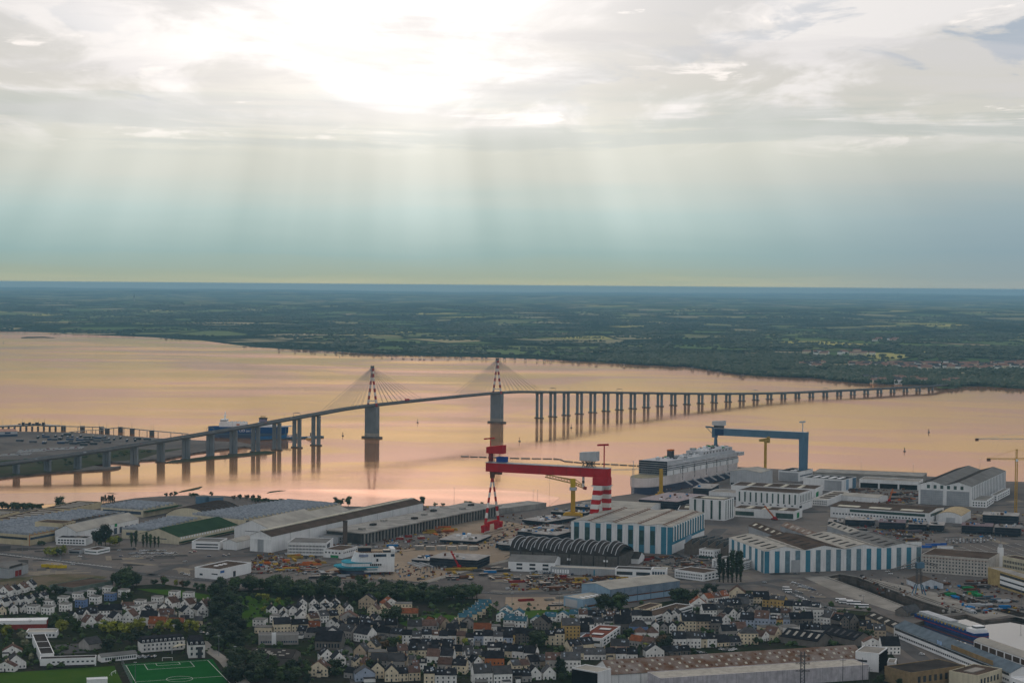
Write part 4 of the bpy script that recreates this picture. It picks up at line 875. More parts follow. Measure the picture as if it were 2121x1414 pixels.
b = B('workshop', 'small tan arched-roof barn beside the green glazed hall', 'workshop', 4, (1612, 918), (1688, 872), (1430, 892), 856).walls().barrel('u', 1, 4, mat('tan sheet roof', V(.42, .33, .2), .7)); b.panel('door', 'd', .25, .6, .02, .7, lgrey, .2)
b = B('workshop', 'low pale barrel-roofed shed left of the huge ribbed shed', 'workshop', 4, (938, 752), (1012, 732), (650, 724), 712).walls().barrel('w', 1, 2.5, lightroof)
b = B('workshop', 'low shed with rows of pale roof lights beside the square-door shed', 'workshop', 4, (522, 775), (695, 705), (395, 768), 728).walls().flat(lightroof).skylights(4, 'u', .1, .9, .4, brownroof); b.windows('d', 8, 2)
# --- right: barracks-like block, tower, quay buildings
b = B('apartment_block', 'long pale five-storey block with rows of small square windows', 'building', 4, (1832, 1356), (1925, 1300), (1298, 1306), 1212, wall=mat('pale stucco', V(.50, .46, .41), .85, streak=.3)).walls().flat(brownroof)
b.windows('d', 20, 5, .02, .98, .42, glass, .04, .97, .5); b.panel('cornice', 'd', 0, 1, .88, .91, mat('pink trim', V(.36, .25, .20)), .3)
p = W(4, 1928, 1300); t = thing('clock_tower', 'slim white square tower with a mast beside the long pale block', 'tower', p, R(12)); hh = rise(4, 1928, 1300, 1112)
MB().box(-2.2, -2.2, 0, 2.2, 2.2, hh).build('shaft', whitep, t); MB().box(-1.4, -1.4, hh, 1.4, 1.4, hh + 3).build('lantern', lgrey, t); MB().tube((0, 0, hh + 3), (0, 0, hh + 13), .22, n=4).build('mast', lampm, t)
b = B('apartment_block', 'dark-windowed wing cut by the right edge behind the slim tower', 'building', 4, (1945, 1330), (2300, 1400), 16.0, h=17, wall=cream).walls().flat(brownroof); b.windows('f', 26, 3, .02, .98, .6)
b = B('office_building', 'long mustard building with white bands above the right dock', 'building', 8, (1826, 292), (2260, 430), (1880, 268), h=15, wall=mat('mustard render', V(.42, .31, .14), .8, streak=.3)).walls().flat(conc, .5)
for z_ in (.36, .66): b.panel('white_band', 'f', .24, 1, z_ - .1, z_ + .1, whitep, .2)
for z_ in (.2, .52, .85): b.panel('window_band', 'f', .24, 1, z_ - .07, z_ + .06, glass, .12)
b = B('dock_shed', 'white gabled shed with two doors on the quay between the docks', 'shed', 8, (1262, 334), (1464, 330), (1105, 294), 292, wall=mat('pale blue white cladding', V(.55, .58, .62), .6, streak=.2)).walls().gable('w', 4, brownroof)
for f_ in (.28, .62): b.panel('door', 'f', f_, f_ + .14, 0, .6, gblue, .2)
b = B('dock_house', 'dark-roofed stone lock house at the dock gate', 'house', 8, (1170, 562), (1278, 540), (1080, 545), 524, wall=WALLM['stone']).walls().gable('u', 4, slate2); b.panel('window_band', 'f', .25, .8, .2, .7, blueg)
b = B('bunker', 'squat dark concrete bunker below the parked coaches', 'bunker', 8, (850, 588), (890, 556), (640, 545), 556, wall=mat('sooty concrete', V(.04, .036, .03), .9)).walls().flat(mat('mossy concrete', V(.035, .04, .022), .95), .5)
b = B('quay_shed', 'long quayside shed with blue-grey roof and white wall beside moored barge', 'shed', 8, (1062, 722), (2010, 1110), 19.0, h=8, wall=whitep).walls().gable('u', 4.5, mat('blue grey sheet roof', V(.12, .15, .175), .75, .2, .15), n=1)
b.panel('window_band', 'f', .01, .99, .72, .93, glass); b.windows('f', 60, 1, .01, .99, .7, glass, .2, .42, .8); b.panel('sign', 'f', .40, .44, 1.0, 1.35, mat('pale blue sign', V(.3, .42, .6)), .2); b.panel('roof_patch', 'f', .52, .86, 1.0, 1.45, mat('ochre cladding', V(.26, .18, .09), .8, streak=.4), -.6)
b = B('quay_shed', 'white arched-roof arcade shed at the right edge of the basin', 'shed', 8, (1712, 812), (2300, 1022), 14.0, h=5.5, wall=whitep).walls().barrel('u', 1, 2.4, lightroof)
for i in range(9): b.panel('arch_opening', 'f', .01 + i*.11, .10 + i*.11, .1, .8, brownroof, .15)
b = B('office_building', 'white office with pale blue roof at the end of the quayside shed', 'office', 8, (2012, 1150), (2300, 1260), 18.0, h=8, wall=whitep).walls().flat(zincroof); b.windows('f', 9, 1, .05, .95, .7, glass, .5, .8)
b = B('office_building', 'small white flat-roofed house beside the quay road', 'office', 8, (1588, 1048), (1656, 1012), (1418, 1006), 990, wall=whitep).walls().flat(cream); b.windows('d', 5, 1)
b = B('warehouse', 'mustard flat-roofed building cut by the bottom edge near the quay road', 'building', 8, (1200, 1140), (1640, 1075), 26.0, h=10, wall=mat('dark mustard render', V(.25, .18, .10), .85)).walls().flat(darkroof); b.windows('f', 8, 1, .1, .9, .5)
b = B('warehouse', 'brown building with tan roof light in the bottom right corner', 'building', 8, (1740, 1150), (1940, 1090), 22.0, h=9, wall=cream).walls().flat(brownroof).skylights(1, 'w', .2, .8, .4, concl); b.windows('f', 6, 1, .1, .9, .5)
# --- pale blue hall and big rusty hall in front
b = B('blue_hall', 'tall pale blue hall with grey-blue upper glazing', 'shed', 7, (878, 466), (1444, 390), (760, 402), 338, wall=pblue).walls().gable('u', 3, lightroof, lightroof)
b.panel('glazing_band', 'f', .0, 1, .52, .98, mat('grey blue glazing', V(.16, .21, .27), .4, spec=.5), .15); b.panel('rust_band', 'f', 0, 1, .42, .50, rust, .2); b.panel('rust_band', 'f', 0, 1, .0, .07, rust, .3)
for i in range(6): b.panel('downpipe', 'f', .003 + i*.19, .008 + i*.19, 0, 1, gblue, .35)
b = B('blue_hall', 'low pale blue annex with grey doors in front of the blue hall', 'shed', 7, (660, 500), (872, 462), (560, 462), 424, wall=pblue).walls().flat(lightroof).skylights(4, 'u', .2, .5, .3, whitep)
b.panel('door', 'd', .3, .9, .05, .85, lgrey, .2); b.panel('rust_band', 'f', .05, .98, .15, .35, rust)
b = B('rusty_hall', 'huge white hall with rust-streaked patched roof at bottom edge', 'warehouse', 7, (882, 1125), (2950, 990), 30.0, 1030).walls().gable('u', 7, rustroof, at_=.5)
w_ = b.D/2
for j in range(52):
    for r_ in range(3):
        f = .14 + r_*.28
        if (j*7 + r_*3) % 11: b.part('roof_sheet', MB().ext([(w_*q, b.H + 7*q + d_) for q, d_ in ((f, .32), (f + .13, .32), (f + .13, .40), (f, .40))], (j + .25)/52*b.L, (j + .7)/52*b.L, 0), [rust, lightroof, rustroof, skyl][(j*5 + r_) % 4], b.slopes[0])
b.panel('gutter', 'f', 0, 1, .97, 1.0, greyroof, .5)
for i in range(12): b.panel('joint', 'f', i/12 + .03, i/12 + .032, 0, 1, greyw, .1)
b = B('rusty_hall', 'flat-roofed lower bay in front of the rusty roof', 'warehouse', 7, (1285, 1185), (2980, 1070), 22.0, h=10, wall=mat('stained lilac cladding', V(.48, .45, .47), .7, streak=.6)).walls().flat(mat('bare concrete roof', V(.40, .37, .32), .85), .5)
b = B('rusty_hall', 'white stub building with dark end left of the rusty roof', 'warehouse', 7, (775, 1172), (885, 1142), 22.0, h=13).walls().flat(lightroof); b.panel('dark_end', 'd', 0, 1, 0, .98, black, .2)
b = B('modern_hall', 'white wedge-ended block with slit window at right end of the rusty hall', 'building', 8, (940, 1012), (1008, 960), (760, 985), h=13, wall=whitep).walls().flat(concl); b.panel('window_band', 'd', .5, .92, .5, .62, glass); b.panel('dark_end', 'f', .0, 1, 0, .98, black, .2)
b = B('garage', 'small white garage beside the wedge-ended block', 'garage', 8, (1070, 985), (1085, 950), (1005, 985), h=4, wall=whitep).walls().flat(concl)
# ------------------------------------------------------------------ gantry cranes
def gantry(name, label, k, a, b, ztop, gh, m, leg, fr=.93):
    A, Bq = W(k, *a, z=ztop), W(k, *b, z=ztop); d = (Bq - A); d.z = 0; L = d.length
    t = thing(name, label, 'crane', (A.x, A.y, G), math.atan2(d.y, d.x)); Z = ztop - G
    return t, L, Z
t, L, Z = gantry('gantry_crane', 'huge red gantry crane with red and white banded legs', 'R', (290, 388), (1785, 466), G + 77, 10, red, None)
g_ = MB().box(0, -4, Z - 10.5, L, 4, Z - .6).build('girder', red, t); MB().box(0, -4.6, Z - .6, L, 4.6, Z).build('walkway', lgrey, g_)
mb = MB()
for y in (-4.4, 4.4):
    mb.beam((0, y, Z + 1.1), (L, y, Z + 1.1), .15, .15)
    for i in range(50): mb.beam((i/49*L, y, Z), (i/49*L, y, Z + 1.1), .12, .12)
mb.build('handrail', lgrey, g_)
x0 = 6.5
for sg in (-1, 1):                                       # hinged A-shaped leg
    a = Vector((x0, sg*17, 10)); b = Vector((x0, sg*1.0, Z - 17))
    for i in range(9): MB().tube(a + (b - a)*(i/9), a + (b - a)*((i + 1)/9), 1.5 - .06*i, n=8).build('leg_band', wcr if i % 2 else red, t)
    mb = MB().box(x0 - 2.4, sg*17 - 7, 5, x0 + 2.4, sg*17 + 7, 8); 
    for j in (-5.5, -2, 2, 5.5): mb.box(x0 - 2, sg*17 + j - 1.4, .4, x0 + 2, sg*17 + j + 1.4, 5)
    bo = mb.build('bogie', red, t)
    mb = MB()
    for j in range(6): mb.tube((x0 - 2.3, sg*17 - 6 + j*2.4, .9), (x0 + 2.3, sg*17 - 6 + j*2.4, .9), .8, n=8)
    mb.build('wheel', wcr, bo)
MB().box(x0 - 1.4, -17, 8, x0 + 1.4, 17, 10.6).build('tie_beam', red, t)
MB().tube((x0, 0, Z - 18), (x0, 0, Z - 10), 2.6, 3.2, n=8).build('hinge', rust, t)
x1 = L*.93
for sg in (-1, 1):                                       # rigid box leg
    a = Vector((x1 + (-5 if sg < 0 else 4), -19 if sg < 0 else 13, 3)); b = Vector((x1 + (0 if sg < 0 else 4), sg*4.5, Z - 19))
    for i in range(11):
        p_, q_ = a + (b - a)*(i/11), a + (b - a)*((i + 1)/11); w0, w1 = 3.0 + i*.2, 3.0 + (i + 1)*.2
        mb = MB(); mb.add([p_ + Vector((sx_*w0, sy_*w0*.7, 0)) for sx_, sy_ in ((-1, -1), (1, -1), (1, 1), (-1, 1))] + [q_ + Vector((sx_*w1, sy_*w1*.7, 0)) for sx_, sy_ in ((-1, -1), (1, -1), (1, 1), (-1, 1))],
            [(3, 2, 1, 0), (4, 5, 6, 7), (0, 1, 5, 4), (1, 2, 6, 5), (2, 3, 7, 6), (3, 0, 4, 7)]); mb.build('leg_band', wcr if i % 2 == 0 else red, t)
    MB().box(x1 - 6, a.y - 8, .3, x1 + 8, a.y + 8, 3.2).build('bogie', red, t)
MB().prism([(x1 - 7, -7), (x1 + 10, -7), (x1 + 10, 7), (x1 - 7, 7)], Z - 19, Z - 10.5).build('leg_head', red, t)
MB().box(x1 - 8, -8, Z - 20, x1 + 11, 8, Z - 19).build('gallery', lgrey, t)
for i in range(1, 9): MB().box(L*i/9 - .15, -4.12, Z - 10.4, L*i/9 + .15, 4.12, Z - .7).build('plate_joint', redd, g_)
h1 = MB().prism([(1, -5), (21, -5), (21, 5), (1, 5)], Z + 10, 0, zt=[Z + 17, Z + 19.5, Z + 19.5, Z + 17]).build('upper_trolley_house', red, t)
MB().box(3, -3, Z, 6, 3, Z + 10).build('post', redd, h1)
MB().tube((4, 0, Z + 18), (4, 0, Z + 25), .6, n=6).build('service_crane_mast', red, t); MB().beam((-4, 0, Z + 25.5), (9, 0, Z + 27), 1.4, 1.6).build('service_crane_jib', red, t)
MB().box(13, -4, Z + .4, 24, 4, Z + 6.5).build('lower_trolley_house', mat('deep blue paint', V(.02, .06, .24), .5), t)
mb = MB()
for i in range(5): mb.beam((11 + i*1.3, 0, Z - 12), (11 + i*1.3, 0, Z - 22), .25, .25)
mb.box(10, -1.5, Z - 13.5, 18, 1.5, Z - 11); mb.build('hook_block', rust, t)
xr = L*.77
wh = MB().prism([(xr, -4.5), (xr + 20, -4.5), (xr + 20, 4.5), (xr, 4.5)], Z + 7, 0, zt=[Z + 16, Z + 17.5, Z + 17.5, Z + 16]).build('winch_house', lgrey, t)
mb = MB()
for i in range(7): mb.beam((xr + 3 + i*2.3, -3, Z), (xr + 2 + ((i*5) % 7)*2.4, 3, Z + 7.2), .7, .7); mb.beam((xr + 3 + i*2.3, 3, Z), (xr + 2 + ((i*3) % 7)*2.4, -3, Z + 7.2), .7, .7)
mb.build('trolley_frame', dsteel, wh)
MB().tube((xr + 3, 0, Z - 22), (xr + 3, 0, Z - 11), 1.3, n=8).build('hook_block', wcr, t); MB().tube((xr + 3, 0, Z - 18), (xr + 3, 0, Z - 15), 1.45, n=8).build('hook_band', dsteel, t)
MB().tube((L*.955, 0, Z), (L*.955, 0, Z + 24), .7, n=6).build('service_crane_mast', red, t); MB().beam((L*.955 - 8, 0, Z + 24.5), (L*.955 + 5, 0, Z + 25.5), 1.5, 2.0).build('service_crane_jib', red, t)

t, L, Z = gantry('gantry_crane', 'tall grey-blue gantry crane behind the unfinished cruise ship', 'S', (955, 136), (1966, 184), G + 68, 10, gblue, None)
g_ = MB().box(0, -4, Z - 10.5, L, 4, Z - .5).build('girder', gblue, t); MB().box(0, -4.6, Z - .5, L, 4.6, Z).build('walkway', lgrey, g_)
MB().box(2, -4.2, Z - 10.6, 16, 4.2, Z - .4).build('girder_trolley', mat('deep navy paint', V(.02, .05, .11), .5), g_)
for sg in (-1, 1): MB().tube((2, sg*11, 0), (2, sg*1.2, Z - 10), 1.7, 1.3, n=8).build('slim_leg', gblue, t); MB().box(-1, sg*11 - 6, 0, 5, sg*11 + 6, 3).build('bogie', gblue, t)
MB().box(-3, -3, Z - 14, 4, 3, Z + 1).build('leg_head', gblue, t)
mb = MB(); mb.add([(L - 9, -7, Z - 10.5), (L, -9, Z), (L, 9, Z), (L - 9, 7, Z - 10.5), (L - 7, -11, 0), (L - 2, -11, 0), (L - 2, 11, 0), (L - 7, 11, 0)], [(0, 1, 2, 3), (4, 5, 1, 0), (7, 6, 2, 3), (4, 0, 3, 7), (5, 1, 2, 6), (4, 5, 6, 7)]); 
mb.box(L - 10, -5, Z - 10.6, L - .1, 5, Z - .2); mb.build('box_leg', gblue, t)
wh = MB().prism([(-2, -5), (16, -5), (16, 5), (-2, 5)], Z + 4, 0, zt=[Z + 10, Z + 11, Z + 11, Z + 10]).build('winch_house', lgrey, t); MB().box(0, -3, Z, 14, 3, Z + 4).build('trolley_frame', dsteel, wh)
MB().beam((-14, 0, Z + 1), (-2, 0, Z + .5), 2.4, 2.2).build('side_arm', gblue, t); MB().beam((-13, 0, Z), (-3, 0, Z - 9), .6, .6).build('arm_strut', gblue, t)
MB().tube((L - 6, 0, Z), (L - 6, 0, Z + 14), .7, n=6).build('service_crane_mast', lgrey, t); MB().beam((L - 11, 0, Z + 14), (L - 2, 0, Z + 15), 1.6, 2.4).build('service_crane_jib', lgrey, t)

# ------------------------------------------------------------------ tower and portal cranes
p = W('R', 1335, 1094); t = thing('tower_crane', 'yellow hammerhead crane on a portal between red gantry legs', 'crane', p, R(-8)); s_ = 1/ppm(p)/5.892
H = (1094 - 640)*s_
mb = MB()
for x, y in ((-11, -6), (11, -6), (-11, 6), (11, 6)): mb.beam((x, y, 0), (x*.9, y*.8, 5.5), 1.4, 1.4)
mb.prism([(-11, -6), (11, -6), (11, 6), (-11, 6)], 5.2, 0, zt=[7, 7, 7, 7]); mb.prism([(-9, -4), (9, -4), (9, 4), (-9, 4)], 7, 8.6); mb.build('portal', yell, t)
MB().box(-2.4, -2.4, 8.6, 2.4, 2.4, H - 8).build('mast', yell, t)
MB().box(-4, -4, H - 9, 4, 4, H - 5.5).build('slew_platform', lgrey, t); MB().box(-3, -2.5, H - 5.5, 2.6, 2.5, H + 4.5).build('cab_tower', mat('bright crane yellow', V(.52, .37, .02), .5), t)
j = MB(); j.lattice((-2, 0, H + 1), (-33, 0, H + 7.5), 2.6, 3.6, 9, .8); j.beam((-2, 0, H + 4), (-33, 0, H + 8.5), .8, .8); j.build('jib', dyell, t)
j = MB(); j.lattice((2, 0, H - 1), (13.5, 0, H - 5.5), 2.6, 2.6, 4, .7); j.beam((2, 0, H + 4), (14, 0, H - 4), .8, .8); j.build('counter_jib', dyell, t); MB().tube((12, 0, H - 6), (16, 0, H - 6.5), 1.9, n=8).build('counterweight', redd, t)
MB().tube((-28, 0, H + 6), (-28, 0, H - 40), .1, n=4).build('hoist_rope', dsteel, t)
p = W(3, 1292, 698); t = thing('tower_crane', 'plain yellow crane column in front of the cruise ship bow', 'crane', p); hh = rise(3, 1292, 698, 476)
MB().box(-2.3, -2.3, 4, 2.3, 2.3, hh).build('mast', yell, t); MB().prism([(-7, -4), (7, -4), (7, 4), (-7, 4)], 0, 3).build('base', yell, t); MB().prism([(-4, -3), (4, -3), (4, 3), (-4, 3)], 3, 5.5).build('collar', yell, t)
p = W('S', 1510, 690); t = thing('tower_crane', 'yellow crane under the blue gantry with its jib end-on', 'crane', p); hh = rise('S', 1510, 690, 285)
MB().box(-1.8, -1.8, 0, 1.8, 1.8, hh).build('mast', yell, t); MB().prism([(-9, -3), (6, -3), (6, 3), (-9, 3)], hh, 0, zt=[hh + 3, hh + 5.5, hh + 5.5, hh + 3]).build('jib', dyell, t); MB().box(2, -2, hh - 2, 6, 2, hh + 7).build('cab', dyell, t)
def tower(label, k, u, v, top, jl, jr, rz, m, cab=True):
    p = W(k, u, v); hh = rise(k, u, v, top); t = thing('tower_crane', label, 'crane', p, rz)
    MB().lattice((0, 0, 1), (0, 0, hh - 12), 2.4, 2.4, 24, .42).build('mast', m, t); MB().box(-4, -4, 0, 4, 4, 1.4).build('base', conc, t)
    MB().lattice((0, 0, hh - 12), (0, 0, hh), 1.6, 1.6, 3, .35).build('apex', m, t)
    MB().lattice((0, 0, hh - 12), (jr, 0, hh - 11), 1.5, 1.8, 14, .32).build('jib', m, t); MB().lattice((0, 0, hh - 12), (-jl, 0, hh - 12), 1.5, 1.4, 6, .32).build('counter_jib', m, t)
    MB().box(-jl, -1.6, hh - 15, -jl + 4, 1.6, hh - 11.5).build('counterweight', rust, t); MB().box(-1.2, -2.4, hh - 15, 1.4, -.8, hh - 12.2).build('cab', whitep, t)
    for e in (jr*.7, -jl*.85): MB().tube((0, 0, hh), (e, 0, hh - 11), .14, n=4).build('tie', m, t)
tower('yellow lattice tower crane at the right edge beside the dark ship sections', 4, 2053, 850, 312, 36, 60, 0, yell)
tower('pale lattice tower crane beyond the right edge with its jib over the water', 4, 2330, 640, 160, 105, 40, R(3), lgrey)
p = W(3, 1050, 760); t = thing('tower_crane', 'thin pale lattice crane reaching from ship bow behind red gantry', 'crane', W('S', 60, 860), R(4))
MB().lattice((0, 0, 0), (0, 0, 34), 1.8, 1.8, 12, .3).build('mast', lgrey, t); MB().lattice((8, 0, 33), (-52, 0, 31), 1.4, 1.6, 16, .28).build('jib', lgrey, t); MB().tube((0, 0, 44), (-40, 0, 32), .1, n=4).build('tie', lgrey, t); MB().tube((0, 0, 34), (0, 0, 44), .4, n=4).build('apex', lgrey, t)
p = W(8, 1265, 378); t = thing('portal_crane', 'grey lattice portal crane straddling the dock rails', 'crane', p, R(8)); mb = MB()
for x, y in ((-5, -4), (5, -4), (-5, 4), (5, 4)): mb.beam((x, y, 0), (x*.5, y*.5, 9), .9, .9)
mb.build('portal', gblue, t); MB().lattice((0, 0, 9), (0, 0, 26), 4, 4, 7, .4).build('mast', dsteel, t); MB().box(-3, -3, 24, 4, 3, 29).build('cab', gblue, t)
MB().lattice((0, 0, 28), (-30, 0, 21), 1.8, 2.4, 12, .35).build('jib', dsteel, t); MB().lattice((2, 0, 29), (17, 0, 26), 1.8, 2, 5, .35).build('counter_jib', dsteel, t); MB().beam((0, 0, 34), (-18, 0, 25), .3, .3).build('tie', dsteel, t); MB().beam((0, 0, 28), (0, 0, 34), .8, .8).build('apex', dsteel, t)
for lab, u, v, k, a in (('small red mobile crane among the beams below the white deck blocks', 1690, 1290, 2, 125), ('red crawler crane by the pale low workshop', 90, 890, 4, 140), ('small orange crane beside the low barrel-roofed shed', 1025, 745, 4, 60)):
    t = thing('mobile_crane', lab, 'crane', W(k, u, v), R(a)); MB().box(-4, -1.5, .6, 4, 1.5, 2.2).build('carrier', redd, t); MB().box(-2, -1.4, 2.2, 1.4, 1.4, 4.2).build('cab', red, t)
    MB().lattice((0, 0, 3), (14, 0, 16), 1, 1, 8, .3).build('boom', red if k == 2 else orng, t)
    mb = MB()
    for x in (-3, -1, 1, 3): mb.tube((x, -1.7, .6), (x, 1.7, .6), .6, n=8)
    mb.build('wheel', dsteel, t)

# ------------------------------------------------------------------ ships
def hull(L, Bm, z0, z1, bow=.12, stern=.04, flare=1.0, rake=0.0, n=10):
    pts = []
    for i in range(n + 1):
        f = i/n; pts.append((L*bow*(1 - math.cos(f*math.pi/2)) - rake*(1 - f), -Bm/2*math.sin(f*math.pi/2)*flare))
    pts += [(L*(1 - stern), -Bm/2*flare), (L, -Bm/2*.8*flare), (L, Bm/2*.8*flare), (L*(1 - stern), Bm/2*flare)]
    pts += [(x, -y) for x, y in pts[n::-1]][:-1]
    return MB().prism(pts, z0, z1)
a = W('S', 92, 872, 0); b = W('S', 1095, 672, 0); d = b - a; LS = d.length
t = thing('cruise_ship', 'huge unfinished white and blue cruise ship moored at the outer basin', 'ship', (a.x, a.y, 0), math.atan2(d.y, d.x)); Bm = 40
ho = hull(LS, Bm, -3, 10, .14, flare=.97).build('hull', navy, t); hull(LS, Bm, 10, 11, .14, rake=1.5).build('hull_line', lgrey, ho)
hu = hull(LS, Bm + .5, 11, 22.5, .13, rake=2).build('upper_hull', mat('primed pink white', V(.60, .55, .53), .6, .15, .04, streak=.2), t)
fd = hull(LS*.3, Bm - 1, 22.5, 23.2, .4).build('foredeck', mat('yellow primed deck', V(.30, .26, .17), .8), t)
MB().box(LS*.165, -Bm/2 + 2, 22.5, LS*.995, Bm/2 - 2, 31).build('lifeboat_deck', greyw, t)
for i in range(11): MB().box(LS*(.18 + i*.074), -Bm/2 + .2, 22.6, LS*(.18 + i*.074) + 18.5, Bm/2 - .2, 28.6).build('balcony_block', white, t)
su = MB().box(LS*.17, -Bm/2, 30, LS*.97, Bm/2, 37.5).build('superstructure', mat('ship grey white', V(.50, .50, .51), .6, .12, .06, streak=.2), t)
MB().box(LS*.18, -Bm/2 - .1, 31.5, LS*.96, Bm/2 + .1, 32.4).build('window_band', glass, su); MB().box(LS*.18, -Bm/2 - .1, 34.5, LS*.7, Bm/2 + .1, 35.3).build('window_band', glass, su)
MB().box(LS*.165, -Bm/2 - 1, 23.3, LS*.17 + 1, Bm/2 + 1, 42).build('open_front', dhull, t)
mb = MB()
for z in range(24, 42, 3): mb.box(LS*.163, -Bm/2 - 1.1, z, LS*.1655, Bm/2 + 1.1, z + .5)
mb.build('deck_edge', lgrey, t)
MB().box(LS*.172, -Bm/2 + 1, 37.5, LS*.36, Bm/2 - 1, 42).build('upper_deck', mat('ship grey white', V(.50, .50, .51), .6, .12, .06, streak=.2), t); MB().box(LS*.42, -Bm/2 + 3, 37.5, LS*.96, Bm/2 - 3, 41).build('upper_deck', lgrey, t); MB().box(LS*.62, -Bm/2 + 6, 41, LS*.95, Bm/2 - 6, 46).build('top_house', mat('ship grey white', V(.50, .50, .51), .6, .12, .06, streak=.2), t)
for i in range(9): MB().box(LS*(.62 + i*.036), -Bm/2 + 5.9, 42, LS*(.63 + i*.036), -Bm/2 + 6.1, 44.5).build('window', glass, t)
fu = MB().box(LS*.335, -3, 41, LS*.335 + 2.4, 3, 52).build('funnel', dsteel, t); MB().box(LS*.335 + 8, -3, 41, LS*.335 + 10.4, 3, 52).build('funnel_leg', dsteel, fu); MB().box(LS*.335 - .2, -3.2, 52, LS*.335 + 10.6, 3.2, 53.6).build('funnel_top', orng, fu)
r2 = random.Random(5)
for i in range(60):
    x = LS*r2.uniform(.19, .95); y = r2.uniform(-14, 14); z = 41.8 if x < LS*.36 else (46 if x > LS*.62 else 41); MB().box(x, y, z - .2, x + r2.uniform(1, 7), y + r2.uniform(1, 5), z + r2.uniform(.8, 3.2)).build('deck_fitting', r2.choice([lgrey, dsteel, whitep, greyw, mgreen]), t)
MB().box(LS*.97, -Bm/2 - 4, 33, LS*1.02, Bm/2 + 4, 38).build('stern_platform', mat('ship grey white', V(.50, .50, .51), .6, .12, .06, streak=.2), t)
mb = MB()
for x in (.34, .47, .60, .72, .85):
    for z in range(14, 34, 2): mb.box(LS*x, -Bm/2 - .5, z, LS*x + 2, -Bm/2, z + 1)
mb.build('shell_door', glass, hu)
for i in range(7): MB().beam((LS*(.36 + i*.09), -Bm/2 - 13, 6), (LS*(.36 + i*.09), -Bm/2 - .2, 12), 1.8, 1.6).build('gangway', lgrey, t)
mb = MB()
for i in range(8): mb.beam((3 + i*1.3, -3.5 - i*1.35, 17), (3.6 + i*1.3, -3.6 - i*1.35, 21), .6, .6)
mb.build('bow_fairlead', lgrey, hu)

a = W('V', 400, 432, 0); b = W('V', 1420, 440, 0); d = b - a; LS = d.length
t = thing('cargo_ferry', 'blue-hulled ro-ro ferry with white upperworks berthed behind the bridge', 'ship', (a.x, a.y, 0), math.atan2(d.y, d.x)); s_ = 1/ppm(a)/6.628; Bm = 25
ho = hull(LS, Bm, -2, 9, .13, flare=.96).build('hull', navy, t); hu = hull(LS*1.01, Bm + .4, 9, 20, .12, rake=8).build('upper_hull', mat('ferry blue', V(.012, .055, .17), .45, .1, .05), t)
hull(LS, Bm + .8, 6.2, 7.2, .13).build('hull_line', gblue, ho)
s1 = MB().prism([(LS*.10, -11), (LS*.46, -11), (LS*.46, 11), (LS*.10, 11)], 20, 27.5).build('superstructure', whitep, t)
MB().box(LS*.115, -12, 27.5, LS*.20, 12, 33).build('bridge_house', whitep, t); MB().box(LS*.112, -12.2, 30.5, LS*.2, 12.2, 31.8).build('bridge_window', glass, s1)
MB().tube((LS*.165, 0, 33), (LS*.17, 0, 47), 1.8, .5, n=6).build('mast', whitep, t); MB().beam((LS*.15, 0, 40), (LS*.19, 0, 40), 4, 1).build('mast_platform', whitep, t)
MB().box(LS*.335, -12.4, 23, LS*.375, -11, 25.5).build('lifeboat', orng, t)
mb = MB()
for i in range(14): mb.box(LS*(.22 + i*.017), -8 + (i*5) % 14, 27.4, LS*(.22 + i*.017) + 2, -6 + (i*5) % 14, 28.6 + (i % 3)*.6)
mb.build('roof_fitting', lgrey, s1)
MB().prism([(LS*.46, -11), (LS*.63, -11), (LS*.63, 11), (LS*.46, 11)], 18, 21).build('deck', greyw, t); MB().prism([(LS*.62, -12), (LS*.86, -12), (LS*.86, 12), (LS*.62, 12)], 18, 0, zt=[29, 22, 22, 29]).build('stern_house', whitep, t)
MB().prism([(LS*.63, -4), (LS*.73, -4), (LS*.73, 4), (LS*.63, 4)], 22, 34).build('funnel', mat('funnel purple grey', V(.2, .17, .22)), t); MB().box(LS*.625, -4.2, 34, LS*.735, 4.2, 36).build('funnel_cap', black, t)
for i in range(3): MB().tube((LS*(.65 + i*.025), 0, 36), (LS*(.655 + i*.025), 0, 39.5), .7, n=6).build('exhaust', black, t)
MB().beam((LS*.86, 0, 20), (LS*1.06, 0, 21.5), 20, 1.2).build('stern_ramp', lgrey, t); MB().prism([(LS*.9, -11.5), (LS*1.0, -11.5), (LS*1.0, 11.5), (LS*.9, 11.5)], 5, 19).build('stern_gate', gblue, t)
fc = bpy.data.curves.new('lettering', 'FONT'); fc.body = 'OO on boat'; fc.size = 6.4; fc.extrude = .05; fc.materials.append(whitep)
fo = bpy.data.objects.new('lettering', fc); COL.objects.link(fo); bpy.context.view_layer.update()
fm_ = bpy.data.meshes.new_from_object(fo.evaluated_get(bpy.context.evaluated_depsgraph_get())); bpy.data.objects.remove(fo)
fo = bpy.data.objects.new('lettering', fm_); COL.objects.link(fo); fo.parent = t; fo.location = (LS*.37, -Bm/2 - .35, 11.2); fo.rotation_euler = (math.pi/2, 0, 0)
